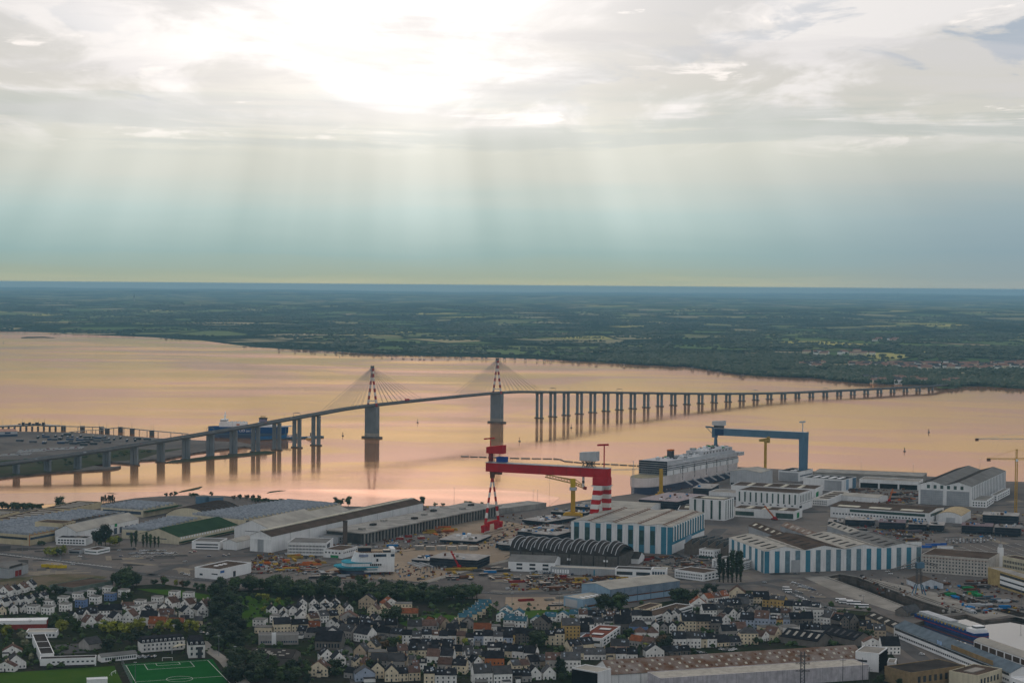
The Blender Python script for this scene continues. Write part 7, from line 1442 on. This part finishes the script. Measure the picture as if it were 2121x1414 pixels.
def grove(k, pts, h, kind, cols, lab, group, wide=1.0, order=True):
    for i, (u, v) in enumerate(sorted(pts)):
        c = rt.choice(cols); tree(W(k, u, v), h*rt.uniform(.82, 1.2), kind, c, lab if not order else lab % ORD[i], group, wide*rt.uniform(.88, 1.15))
def scatter(k, quad, n):
    (a, b, c, d) = quad; out = []
    for _ in range(n): s, t = rt.random(), rt.random(); out.append(tuple((a[i]*(1-s) + b[i]*s)*(1-t) + (d[i]*(1-s) + c[i]*s)*t for i in (0, 1)))
    return out
belt = scatter(6, ((150, 325), (900, 330), (900, 440), (200, 400)), 48) + scatter(6, ((900, 345), (1940, 400), (1960, 450), (950, 465)), 56) + scatter(6, ((-140, 330), (160, 335), (170, 365), (-140, 360)), 12)
grove(6, belt, 12, 'broad', ['dark', 'dark', 'mid'], 'dark green tree, %s from left in the dense belt below gravel yard', 'tree belt', 1.15)
grove(5, scatter(5, ((1700, 345), (1850, 335), (1960, 560), (1740, 560)), 26) + scatter(5, ((1740, 560), (1950, 560), (1990, 830), (1750, 830)), 34), 13, 'broad', ['conifer', 'conifer', 'dark'], 'dark pine, %s from left in the thick avenue beside the mansard block', 'pine avenue', .95)
grove(5, [(950, 318), (1000, 305), (1055, 310), (1110, 318), (980, 330), (1080, 335), (1040, 290), (1030, 360)], 17, 'broad', ['dark', 'dark', 'conifer'], 'tall round dark tree, %s from left in clump beside the dark flat hall', 'round clump')
grove(5, [(620, 690), (840, 690), (900, 710), (960, 705), (1050, 700), (1130, 690), (1290, 700), (1372, 702), (1450, 700), (1512, 695), (1592, 690), (510, 700), (1000, 715), (880, 690)], 12, 'broad', ['spring', 'spring', 'mid'], 'yellow-green spring tree, %s from left in row above the mansard block', 'spring trees')
grove(5, [(470, 650), (545, 640)], 14, 'broad', ['mid', 'spring'], 'tall olive tree, %s from left beside the red school', 'olive trees')
grove(5, [(165, 735), (190, 775), (205, 815), (225, 855), (245, 895), (255, 925)], 8, 'broad', ['blossom', 'mid'], 'pale blossoming tree, %s from left in line beside the school', 'blossom trees')
grove(5, [(310, 385), (350, 375), (400, 380), (450, 385), (500, 395), (575, 465), (685, 420), (800, 400), (450, 480), (320, 490), (925, 400), (1060, 420), (1010, 440)], 9, 'broad', ['dark', 'conifer', 'mid'], 'dark garden tree, %s from left around the cube houses', 'trees around the cubes')
grove(5, [(40, 730), (20, 700), (80, 720), (230, 660)], 9, 'broad', ['mid', 'spring'], 'green tree, %s from left below the red school', 'trees by the red school')
grove(5, [(1000, 770), (1060, 790), (1100, 760), (1160, 740), (1210, 750), (870, 840), (900, 830)], 9, 'broad', ['dark', 'conifer'], 'dark tree, %s from left beside the school pavilion', 'pavilion trees')
grove(5, [(1255, 308), (1325, 300), (1430, 318), (1480, 325), (1520, 330), (1600, 350), (1650, 360), (1340, 310)], 8, 'broad', ['dark', 'spring', 'russet', 'mid'], 'small tree, %s from left along the road below the roundabout', 'roadside trees')
grove(5, [(2005, 480), (1990, 420), (2060, 425)], 7, 'broad', ['dark'], 'dark park tree, %s from left on the lawn', 'park trees')
grove(5, scatter(5, ((1870, 900), (2121, 930), (2121, 1120), (1830, 1110)), 22), 13, 'broad', ['conifer', 'dark'], 'dark tree, %s from left in the mass right of the football pitch', 'trees by the pitch')
grove(6, scatter(6, ((0, 1000), (480, 980), (480, 1120), (0, 1120)), 24), 10, 'broad', ['dark', 'conifer', 'mid'], 'dark tree, %s from left crowding the bottom edge left of the street', 'bottom edge trees')
grove(6, [(80, 440), (130, 450), (60, 455), (215, 470), (295, 482), (165, 480), (100, 530)], 8, 'broad', ['spring', 'mid', 'spring'], 'light green park tree, %s from left at the lawn edge', 'park edge trees')
grove(6, [(1100, 620), (1150, 625), (1180, 600)], 15, 'broad', ['dark'], 'big dark garden tree, %s from left below the tan house', 'garden trees')
grove(6, [(670, 990), (720, 985), (640, 1040), (960, 1010), (1000, 1020), (690, 1050)], 9, 'broad', ['conifer', 'dark'], 'dark tree, %s from left beside the street bottom', 'street trees')
grove(6, [(1200, 785), (1690, 785), (970, 975), (1290, 945), (1170, 800), (1740, 800), (1850, 960)], 8, 'broad', ['spring', 'spring', 'mid'], 'yellow-green tree, %s from left among the terraces', 'terrace trees')
grove(6, scatter(6, ((1000, 760), (1130, 760), (1120, 830), (980, 830)), 7), 7, 'broad', ['russet'], 'brownish bare tree, %s from left in the backyards', 'bare trees')
grove(6, scatter(6, ((880, 520), (1500, 590), (1480, 640), (900, 620)), 14), 5, 'broad', ['dark', 'mid'], 'small garden tree, %s from left below the belt', 'small garden trees')
grove(7, [(800, 510), (850, 520), (890, 515), (940, 520), (970, 515)], 15, 'broad', ['dark', 'mid'], 'big round tree, %s from left in front of the blue hall', 'trees before blue hall')
grove(7, [(1400, 450), (1440, 445), (1480, 440), (1510, 450), (1570, 435), (1655, 405), (1730, 380)], 13, 'broad', ['conifer', 'dark'], 'dark tree, %s from left at the right end of blue hall', 'trees by blue hall end')
grove(7, [(270, 800), (310, 810), (330, 790), (290, 830)], 13, 'broad', ['dark', 'mid'], 'big dark tree, %s from left beside the stone pair', 'trees by the stone pair')
grove(7, [(1260, 845), (1300, 850), (1340, 840), (1290, 820)], 12, 'broad', ['conifer', 'russet'], 'dark purple-brown tree, %s from left above the rusty hall', 'trees above rusty hall')
grove(7, [(695, 760), (1010, 720), (1040, 730), (440, 660), (580, 620), (2070, 790), (1110, 880), (1180, 850), (60, 970), (20, 960), (480, 1090), (600, 1100), (1560, 880)], 7, 'broad', ['mid', 'dark', 'spring'], 'garden tree, %s from left in the right-hand terraces', 'right garden trees')
grove(7, [(460, 1060), (490, 1075)], 15, 'pine', ['conifer'], 'tall conifer, %s from left near the bottom edge', 'conifers')
grove(8, [(740, 760), (775, 775), (810, 785), (850, 770), (870, 750), (790, 745)], 9, 'broad', ['dark', 'mid', 'mid'], 'green tree, %s from left between black sheds and quay villa', 'quay villa trees')
grove(8, scatter(8, ((900, 1080), (1160, 1080), (1160, 1120), (900, 1120)), 10), 5, 'broad', ['dark'], 'small tree, %s from left on the bottom edge behind the masts', 'bottom masts trees', 1.1)
grove(3, [(1768, 1392), (1800, 1398), (1838, 1394), (1872, 1398), (1908, 1394), (1942, 1392)], 27, 'poplar', ['dark', 'conifer'], 'tall dark poplar, %s from left before the white office', 'poplars')
grove(1, [(780, 1100), (805, 1105), (825, 1098), (858, 1100)], 20, 'broad', ['conifer'], 'big black-green pine, %s from left beside the gatehouse', 'gatehouse pines', .8)
grove(1, [(380, 1180), (405, 1182), (432, 1184), (460, 1180), (490, 1178), (520, 1172), (450, 1172), (500, 1168)], 9, 'broad', ['mid', 'spring'], 'soft green willow, %s from left in the car park clump', 'car park willows')
grove(1, [(1070, 1105), (1105, 1105), (1165, 1110), (1195, 1108), (1225, 1112), (1258, 1112), (1290, 1110)], 14, 'poplar', ['mid', 'dark'], 'small slim poplar, %s from left before the green-roofed hall', 'slim poplars', 1.3)
grove(1, [(895, 1095), (935, 1100), (970, 1095)], 12, 'broad', ['mid', 'russet', 'spring'], 'thin garden tree, %s from left right of the black pine', 'thin trees')
grove(1, [(335, 1098), (355, 1096), (320, 1096)], 5, 'broad', ['dark'], 'squat round tree, %s from left before the beige wing', 'squat trees', 1.4)
grove(1, [(480, 798)], 15, 'broad', ['dark'], 'lone rounded tree %s on the shore behind the saw-teeth', 'shore tree')
grove(1, [(20, 805), (60, 806), (110, 812), (150, 815), (190, 812), (225, 815), (265, 812), (300, 810), (135, 800), (330, 808)], 9, 'broad', ['dark', 'mid'], 'low tree, %s from left along the left shore', 'left shore trees', 1.3)
grove(1, [(825 + i*15, 757 - i) for i in range(8)], 9, 'poplar', ['conifer'], 'small cypress, %s from left in the clump by the mud', 'cypresses', 1.4)
grove(1, [(1350, 700), (1390, 698), (1430, 700), (1560, 708), (1600, 708), (1720, 698), (1900, 725), (1950, 722), (2010, 725), (2060, 728), (2110, 730)], 7, 'broad', ['dark', 'mid', 'russet'], 'shore tree, %s from left behind the wide saw-tooth hall', 'mid shore trees', 1.2)
grove(2, [(10 + i*27, 738 + i*1.6 + (i*7) % 9) for i in range(24)], 6, 'broad', ['dark', 'mid', 'dark'], 'scrubby shore tree, %s from left behind the white sheds', 'scrub trees', 1.4)
grove(2, [(700, 772), (735, 774), (790, 780), (1395, 775)], 12, 'broad', ['dark', 'mid'], 'taller shore tree, %s from left behind the long white hall', 'tall shore trees')
grove(2, [(1760, 778), (1790, 780), (1560, 780), (1500, 782), (1880, 776)], 6, 'broad', ['mid', 'blossom'], 'pale bush-like tree, %s from left on the slipway shore', 'slipway shore trees', 1.3)
grove(1, scatter(1, ((200, 400), (1250, 325), (1250, 350), (300, 480)), 26), 4, 'bush', ['mid', 'dark'], 'low green bush, %s from left on the bank under the bridge approach', 'bank bushes', 1.6)
# garden shrubs and hedges too many to count
mb = MB(); rfar.seed(9)
def in_town(u, v): p = W(0, u, v); return p
for _ in range(2600):
    u, v = rfar.uniform(0, 1800), rfar.uniform(1250, 1410)
    if 240 < u < 480 and v > 1355 or v > 1385 and u < 250 or (u > 1210 and v > 1340): continue
    p = W(0, u, v); k_ = rfar.random()**3; clump(mb, p.x, p.y, G, .8 + 2.2*k_, 1.2 + 4.0*k_)
tag(mb.build('garden_shrubs', leafm['mid']), 'small shrubs and hedges scattered through the town gardens', 'shrubs', None, 'stuff')

# ------------------------------------------------------------------ vehicles
def car_mesh(m):
    mb = MB(); prof = [(-2.1, .35), (2.1, .35), (2.15, .75), (1.2, .95), (-1.0, .98), (-2.05, .95)]; mb.ext(prof, -.85, .85, 1, 0)
    mb.add([(-1.95, -.8, .97), (1.15, -.8, .95), (1.15, .8, .95), (-1.95, .8, .97), (-1.5, -.66, 1.47), (.35, -.66, 1.47), (.35, .66, 1.47), (-1.5, .66, 1.47)], [(0, 1, 5, 4), (1, 2, 6, 5), (2, 3, 7, 6), (3, 0, 4, 7)], 1)
    mb.add([(-1.5, -.66, 1.475), (.35, -.66, 1.475), (.35, .66, 1.475), (-1.5, .66, 1.475)], [(0, 1, 2, 3)], 0)
    for x in (-1.3, 1.35):
        for y in (-.86, .66): mb.tube((x, y, .32), (x, y + .2, .32), .32, n=8, mi=2)
    return mb.data('car', [m, glass, black])
CARC = {'white': whitep, 'silver': lgrey, 'black': mat('black car', V(.015, .015, .018), .35, spec=.5), 'dark blue': mat('blue car', V(.02, .04, .10), .35, spec=.5), 'red': mat('red car', V(.30, .02, .02), .4, spec=.5), 'grey': mat('grey car', V(.12, .125, .13), .35, spec=.5)}
CARM = {k: car_mesh(m) for k, m in CARC.items()}; rc = random.Random(77)
def car(p, rz, colr, label, group):
    o = bpy.data.objects.new('parked_car', CARM[colr]); COL.objects.link(o); o.location = p; o.rotation_euler.z = rz; return tag(o, label, 'car', group)
def cars(k, pts, where, rz=None, pal=('white', 'silver', 'black', 'grey', 'dark blue', 'white', 'silver'), z=G):
    cnt = {}
    for u, v in sorted(pts):
        c = rc.choice(pal); cnt[c] = cnt.get(c, -1) + 1
        car(W(k, u, v, z) + Vector((0, 0, .02 + (.2 if z == G else .0))), (rz if rz is not None else R(rc.choice([10, 15, 100, 190]))) + rc.uniform(-.06, .06), c, '%s car, %s %s one from left %s' % (c, ORD[cnt[c]], c, where), 'cars ' + where)
cars(1, [(1060 + i*26, 1167 - (i*3) % 9) for i in range(15)] + [(1150 + i*27, 1145 - (i*2) % 6) for i in range(8)] + [(970, 1140), (1095, 1126)], 'in the works car park', R(15))
cars(1, [(650, 1190), (985, 1188), (1116, 1192), (1235, 1217), (1505, 1230), (1700, 1188), (1825, 1183), (1862, 1176), (1550, 1158), (590, 1255), (1820, 1390), (1480, 1325), (1510, 1335), (1540, 1340)], 'scattered on the wide asphalt')
cars(1, [(1585, 1150)], 'on the asphalt by the office', R(15), ('red',))
cars(8, [(245 + i*28, 288 + i*9) for i in range(6)] + [(300 + i*28, 318 + i*7) for i in range(5)] + [(270, 360), (305, 372), (280, 400), (310, 410), (335, 425), (400, 407)], 'in the lot by the coaches', R(-25))
cars(8, [(510, 488), (540, 495), (575, 505), (820, 580), (1010, 195), (1035, 215), (262, 215), (440, 205), (10, 285), (1290, 870), (1410, 915)], 'scattered near the docks', R(-20))
cars(4, [(1490 + (i % 15)*28, 1052 + (i//15)*14 - (i % 15)*.8) for i in range(42)], 'in the right yard car park', R(80))
cars(3, [(235 + (i % 9)*22, 1312 + (i//9)*14) for i in range(18)] + [(450 + i*24, 1342 - (i % 2)*8) for i in range(6)], 'below the vaulted workshop', R(70))
cars(7, [(1785 + i*26, 830 + (i % 2)*10) for i in range(5)] + [(1580 + i*22, 850 + i*4) for i in range(4)], 'above the rusty hall', R(20))
cars(6, [(1640 + i*13, 612 - i*10) for i in range(8)] + [(1355, 360), (1330, 362)], 'beside the stepped teal row', R(65))
cars(6, [(728 + i*5, 790 + i*26) for i in range(5)] + [(790, 960)], 'along the narrow street', R(95))
cars(6, [(1020 + i*26, 840) for i in range(4)], 'in the terrace backyard', R(90))
cars(5, [(1115 + i*24, 888 + (i % 2)*8) for i in range(7)] + [(1660, 700), (1690, 705), (1720, 680), (1640, 690)], 'beside the mansard block', R(80))
cars(2, [(60, 1262), (110, 1265), (130, 1275), (1160, 1075), (1180, 1080)], 'left of the deckhouse section', R(20), ('white', 'white', 'silver'))
def coach(k, u, v, rz, lab, L_=12.0):
    t = thing('coach', lab, 'bus', W(k, u, v) + Vector((0, 0, .2)), rz, 'parked coaches'); MB().box(-L_/2, -1.25, .4, L_/2, 1.25, 3.2).build('body', whitep, t); MB().box(-L_/2 - .03, -1.28, 1.7, L_/2 + .03, 1.28, 2.7).build('window_band', glass, t)
    mb = MB()
    for x in (-L_*.3, L_*.3): mb.tube((x, -1.3, .5), (x, 1.3, .5), .5, n=8)
    mb.build('wheel', black, t)
for i, (u, v) in enumerate(((630, 440), (672, 452), (735, 462), (800, 488))): coach(8, u, v, R(-6), 'white coach, %s from left beside the dock apron' % ORD[i], 9 if i == 0 else 12)
for i, (k, u, v) in enumerate(((8, 205, 365), (8, 185, 345))): coach(k, u, v, R(-10), 'white van, %s from left in the lot by the coaches' % ORD[1 - i], 6)
# trailers and new cars at the ferry terminal
TI['J'] = (0, 860, 6.427); rz_t = [R(4), R(8), R(95)]
TR = [(505, 310), (575, 278), (612, 300), (263, 350), (440, 365), (575, 378), (605, 378), (680, 335), (715, 335), (740, 290), (830, 283), (900, 270), (790, 322), (815, 325), (900, 305), (965, 297), (1075, 290), (1030, 320), (810, 380), (860, 372), (920, 366), (975, 388), (1030, 380), (1080, 374), (1150, 368), (1115, 405), (1245, 392), (1160, 308), (1205, 335), (1240, 300), (1290, 352), (1300, 315), (1350, 313), (1400, 342), (1450, 330), (1400, 300), (1520, 328), (1605, 312), (1430, 372), (1690, 350), (1800, 345), (1830, 325), (1960, 330), (930, 335), (1060, 343), (1130, 338)]
trm = [mat('trailer tarp ' + str(i), c, .6, .2) for i, c in enumerate(((.05, .06, .075), (.035, .06, .12), (.10, .11, .12), (.03, .035, .04)))]
TRB = [MB().box(-6.5, -1.25, 1.1, 6.5, 1.25, 4.0).data('cargo_box', [m]) for m in trm]; TRT = MB().box(-6.55, -1.3, 4.0, 6.55, 1.3, 4.12).data('roof', [lgrey])
cm = MB().box(-6.2, -1.0, .7, 6.2, 1.0, 1.1)
for x in (3, 4.3, 5.5, -4): cm.tube((x, -1.2, .5), (x, 1.2, .5), .5, n=8)
TRC = cm.data('chassis', [dsteel])
for i, (u, v) in enumerate(sorted(TR)):
    j = rc.randrange(4); t = thing('lorry_trailer', '%s trailer, %s from left on the ferry terminal' % (['dark grey', 'navy', 'grey', 'black'][j], ORD[i]), 'trailer', W('J', u, v, 2.55), rc.choice(rz_t) + rc.uniform(-.05, .05), 'lorry trailers on the terminal')
    for n_, me in (('cargo_box', TRB[j]), ('roof', TRT), ('chassis', TRC)): o = bpy.data.objects.new(n_, me); COL.objects.link(o); o.parent = t
for i, (u, v) in enumerate(((1492, 792), (1553, 800), (1612, 806))):
    t = thing('lorry_trailer', 'pale trailer, %s from left at the river end of the slipway' % ORD[i], 'trailer', W(2, u, v + 14), R(25), 'slipway trailers')
    for n_, me in (('cargo_box', MB().box(-6.5, -1.25, 1.1, 6.5, 1.25, 4.0).data('cargo_box', [white])), ('roof', TRT), ('chassis', TRC)): o = bpy.data.objects.new(n_, me); COL.objects.link(o); o.parent = t
for (a, b, c, n, m, lab) in (((235, 485), (600, 462), 3, 17, 13, 'large'), ((640, 452), (1080, 430), 3, 15, 10, 'second'), ((10, 530), (390, 512), 2, 13, 14, 'nearest')):
    for r_ in range(c):
        for i in range(n):
            u = a[0] + (b[0] - a[0])*i/(n - 1) + r_*14; v = a[1] + (b[1] - a[1])*i/(n - 1) - r_*m + 12
            car(W('J', u, v, 2.56), R(72), 'white' if rc.random() < .85 else rc.choice(['silver', 'red', 'black']), 'new car, %s from left in %s line of %s block on terminal' % (ORD[i], ['front', 'middle', 'back'][r_], lab), 'new cars on the terminal')
b = B('terminal_shed', 'blue and white terminal shed with salmon roof at left edge', 'shed', 1, (142, 208), (-330, 226), 46.0, 168, z=2.5, wall=lgrey).walls().gable('u', 3, mat('salmon roof', V(.42, .25, .19), .7), mat('salmon roof', V(.42, .25, .19), .7)); b.panel('blue_band', 'f', 0, 1, 0, .45, navy); b.panel('blue_band', 'd', 0, 1, 0, .45, navy); b.panel('emblem', 'f', .12, .22, .55, .9, navy)
# jetty
t = thing('jetty', 'dark oil jetty platform and zigzag trestle behind the ferry terminal', 'jetty', (0, 0, 0)); dz = 8.0
def jp(u, v, z=0.0): return W('J', u, v, z)
plat = [(-60, 205), (250, 192), (520, 180), (745, 198)]
for i, (a, b_) in enumerate(zip(plat, plat[1:])): a, b_ = jp(*a), jp(*b_); MB().beam((a.x, a.y, dz), (b_.x, b_.y, dz), 22, 2.2).build('platform', dsteel, t)
for i in range(11): p = jp(-40 + i*78, 210 - i*1.2); MB().tube((p.x, p.y, -2), (p.x, p.y, dz), 2.0, n=8).build('pile', dsteel, t)
for i in range(8): p = jp(260 + i*45, 185 + (i % 2)*5); MB().box(p.x - 2, p.y - 2, dz + 1, p.x + 2 + i % 3, p.y + 2, dz + 3 + (i*3) % 6).build('loading_arm', dsteel, t)
tre = [(745, 200), (1330, 212), (1425, 236), (1600, 218), (2010, 262), (2200, 278), (2500, 305)]
for a, b_ in zip(tre, tre[1:]):
    a, b_ = jp(*a), jp(*b_); MB().beam((a.x, a.y, dz), (b_.x, b_.y, dz), 4, 1.4).build('trestle_deck', conc, t); n = max(1, int((b_ - a).length/24))
    for i in range(n): p = a + (b_ - a)*((i + .5)/n); MB().tube((p.x, p.y, -2), (p.x, p.y, dz), .7, n=6).build('pile', conc, t)
tre2 = [(930, 262), (1180, 238), (1430, 232)]
for a, b_ in zip(tre2, tre2[1:]):
    a, b_ = jp(*a), jp(*b_); MB().beam((a.x, a.y, dz*.7), (b_.x, b_.y, dz*.7), 3, 1).build('trestle_deck', conc, t)
    for i in range(4): p = a + (b_ - a)*((i + .5)/4); MB().tube((p.x, p.y, -2), (p.x, p.y, dz*.7), .6, n=6).build('pile', conc, t)
for u, v in ((845, 200), (1098, 206), (1350, 214), (1428, 240), (1605, 220), (1760, 240), (2022, 266)): p = jp(u, v); MB().box(p.x - 4, p.y - 3, -2, p.x + 4, p.y + 3, dz + 1.5).build('dolphin', dsteel, t)
for u, v in ((38, 190), (145, 190), (300, 186), (455, 182), (518, 180), (590, 184), (815, 200), (1070, 205), (1320, 210), (1420, 234), (1580, 218), (1755, 236), (2010, 258), (2045, 262)): p = jp(u, v); MB().tube((p.x, p.y, dz), (p.x, p.y, dz + 13), .25, n=4).build('light_mast', lampm, t)
# cars on the bridge
bc = {}
for j in sorted(int(6 + (len(path) - 14)*((i*37) % 101)/101) for i in range(26)):
    i = j
    p0 = path[j]; t_ = tang(j); s = Vector((t_.y, -t_.x, 0)); c = rc.choice(['white', 'white', 'silver', 'black', 'red'])
    q = p0 + s*(3.4 if i % 2 else -3.4) + Vector((0, 0, 3.74))
    car(q, math.atan2(t_.y, t_.x), c, '%s car driving on the bridge deck, %s %s one from left' % (c, ORD[bc.setdefault(c, 0)], c), 'cars on the bridge'); bc[c] += 1
# red lorry on the deck between the pylons
j = min(range(len(path)), key=lambda q: abs((ROT.transposed() @ (path[q] - Vector((0, 0, HC)))).x/-(ROT.transposed() @ (path[q] - Vector((0, 0, HC)))).z*F + CW/2 - px('A', 1016, 0)[0]))
t_ = tang(j); t = thing('lorry', 'red lorry crossing the bridge between the pylons', 'lorry', path[j] + Vector((0, 0, 3.74)), math.atan2(t_.y, t_.x)); MB().box(-6, -1.3, .9, 4.5, 1.3, 4.2).build('cargo_box', red, t); MB().box(4.8, -1.2, .5, 7.2, 1.2, 3.2).build('cab', redd, t)
mb = MB()
for x in (-4.5, -3, 5.8): mb.tube((x, -1.3, .5), (x, 1.3, .5), .5, n=8)
mb.build('wheel', black, t)

# ------------------------------------------------------------------ the far bank: village, fishing huts, steeple, turbines
vm = [MB(), MB(), MB()]
pinkr = mat('far tile roof', V(.28, .16, .12), .8); vill = []
for i in range(3):
    L_, D_, H_ = ((13, 9, 4.5), (18, 10, 5), (10, 9, 6))[i]; m_ = MB(); m_.box(-L_/2, -D_/2, -2, L_/2, D_/2, H_, 0); m_.add([(-L_/2 - .4, -D_/2 - .4, H_), (L_/2 + .4, -D_/2 - .4, H_), (L_/2 + .4, D_/2 + .4, H_), (-L_/2 - .4, D_/2 + .4, H_), (-L_/2 - .4, 0, H_ + 3), (L_/2 + .4, 0, H_ + 3)], [(0, 1, 5, 4), (2, 3, 4, 5), (3, 0, 4), (1, 2, 5)], 1)
    for x in (-L_*.3, 0, L_*.3): m_.box(x - .6, -D_/2 - .08, 1, x + .6, -D_/2 + .05, 2.4, 2)
    vill.append(m_.data('village_house', [WALLM['white' if i != 1 else 'cream'], pinkr if i != 2 else slate2, glass]))
rv = random.Random(13)
def village(n, box, lab, group):
    for i_, (u, v) in enumerate(sorted((rv.uniform(box[0], box[2]), rv.uniform(box[1], box[3])) for _ in range(n))):
        p = W('C', u, v, 16); z = farz(p.x, p.y)
        if math.hypot(p.x, p.y) < shore_r(math.atan2(p.x, p.y)) + 30: continue
        o = bpy.data.objects.new('village_house', rv.choice(vill)); COL.objects.link(o); o.location = (p.x, p.y, z); o.rotation_euler.z = R(rv.uniform(-20, 20)); o.scale = (1.8,)*3; tag(o, lab.replace(' house ', ' house, %s from left ' % ORD[i_]), 'house', group)
village(16, (280, 598, 870, 622), 'tiny pale house in the upper cluster beyond the bridge end', 'upper far hamlet')
village(12, (265, 680, 430, 712), 'tiny pale house in the small hamlet left of the far village', 'small far hamlet')
village(34, (650, 690, 1080, 716), 'tiny pink-roofed house in the left half of the far village', 'far village left')
village(90, (1080, 690, 2130, 735), 'tiny pale house in the right half of the far village', 'far village right')
village(10, (180, 790, 360, 812), 'tiny grey house by the water left of the bridge end', 'far waterside houses')
village(12, (780, 800, 1700, 850), 'tiny white house among trees behind the bridge end', 'far wooded houses')
village(8, (860, 495, 1040, 515), 'tiny house in the distant farm cluster above the village', 'distant farms')
def hut(p, z, lab):
    t = thing('fishing_hut', lab, 'hut', (p.x, p.y, 0), rv.uniform(-.3, .3), 'stilted fishing huts'); MB().box(-4, -4, 5, 4, 4, 9).build('cabin', mat('grey boards', V(.16, .15, .15), .9), t); MB().box(-4.5, -4.5, 9, 4.5, 4.5, 9.8).build('roof', darkroof, t)
    mb = MB()
    for x in (-3.5, 3.5):
        for y in (-3.5, 3.5): mb.beam((x, y, -2), (x, y, 5), .6, .6)
    mb.build('stilt', dsteel, t)
k_ = 0
for k, us in (('L', (1750, 1852, 1955, 1975, 2042, 2110)), ('M', (30, 100, 130, 225, 275, 340, 410, 465, 515, 540, 590, 690, 770, 840, 905, 930, 1045, 1110, 1175, 1250, 1295, 1335, 1475, 1510, 1620, 1795)), ('B', (1252, 1372, 1440, 1620))):
    for u in us:
        x = px(k, u, 0)[0]; f = min(range(len(farshore) - 1), key=lambda i: 0 if farshore[i][0] <= x <= farshore[i+1][0] else 1); (x0, y0), (x1, y1) = farshore[f], farshore[f+1]
        y = y0 + (y1 - y0)*(x - x0)/max(x1 - x0, .01) + 4.2; hut(at(x, y, 0), 0, 'tiny stilted fishing hut, %s from left along the far shore' % ORD[k_]); k_ += 1
t = thing('hut_walkway', 'thin trestle walkway linking the leftmost fishing huts', 'walkway', (0, 0, 0)); wp = [W('L', u, 500 + (u - 1750)*.036, 0) for u in (1750, 1850, 1960, 2050, 2121)]
for a, b_ in zip(wp, wp[1:]):
    MB().beam((a.x, a.y, 5), (b_.x, b_.y, 5), 1.5, .8).build('deck', dsteel, t)
    for i in range(7): p = a + (b_ - a)*(i/7); MB().beam((p.x, p.y, -1), (p.x, p.y, 5), .8, .8).build('stilt', dsteel, t)
p = at(278, 628, 30); t = thing('church', 'far church steeple rising over the left horizon woods', 'church', (p.x, p.y, farz(p.x, p.y))); MB().box(-8, -8, 0, 8, 8, 45).build('tower', conc, t); MB().tube((0, 0, 45), (0, 0, 95), 9, .5, n=8).build('spire', slate, t)
for i, (u, hh) in enumerate(((355, 190), (475, 185), (635, 170), (790, 185), (925, 190), (1050, 205))):
    a = math.atan((px('C', u, 0)[0] - CW/2)/F); x, y = 46000*math.sin(a), 46000*math.cos(a); z = farz(x, y)
    t = thing('wind_turbine', 'tiny wind turbine, %s from left on the right-hand horizon' % ORD[i], 'wind turbine', (x, y, z), -a, 'far wind turbines'); MB().tube((0, 0, 0), (0, 0, 130), 7, 4, n=6).build('tower', gblue, t); MB().box(-5, -8, 126, 5, 8, 136).build('nacelle', gblue, t)
    for j in range(3): th = i*.7 + j*2.094; MB().tube((0, -10, 131), (math.cos(th)*62, -10, 131 + math.sin(th)*62), 4, 1.2, n=4).build('blade', gblue, t)
# ------------------------------------------------------------------ the air: one box of even haze round everything
hz = MB(); hz.box(-73000, -2600, -7.5, 73000, 73000, 283)
hm = bpy.data.materials.new('estuary haze'); hm.use_nodes = True; hnt = hm.node_tree; hnt.nodes.clear()
pv = hnt.nodes.new('ShaderNodeVolumePrincipled'); pv.inputs['Density'].default_value = 3.3e-5; pv.inputs['Color'].default_value = (.36, .68, .90, 1); pv.inputs['Absorption Color'].default_value = (0, 0, 0, 1); pv.inputs['Anisotropy'].default_value = 0.2
hnt.links.new(pv.outputs[0], hnt.nodes.new('ShaderNodeOutputMaterial').inputs['Volume'])
tag(hz.build('haze', hm), 'pale blue evening haze over the estuary', 'haze', None, 'stuff')
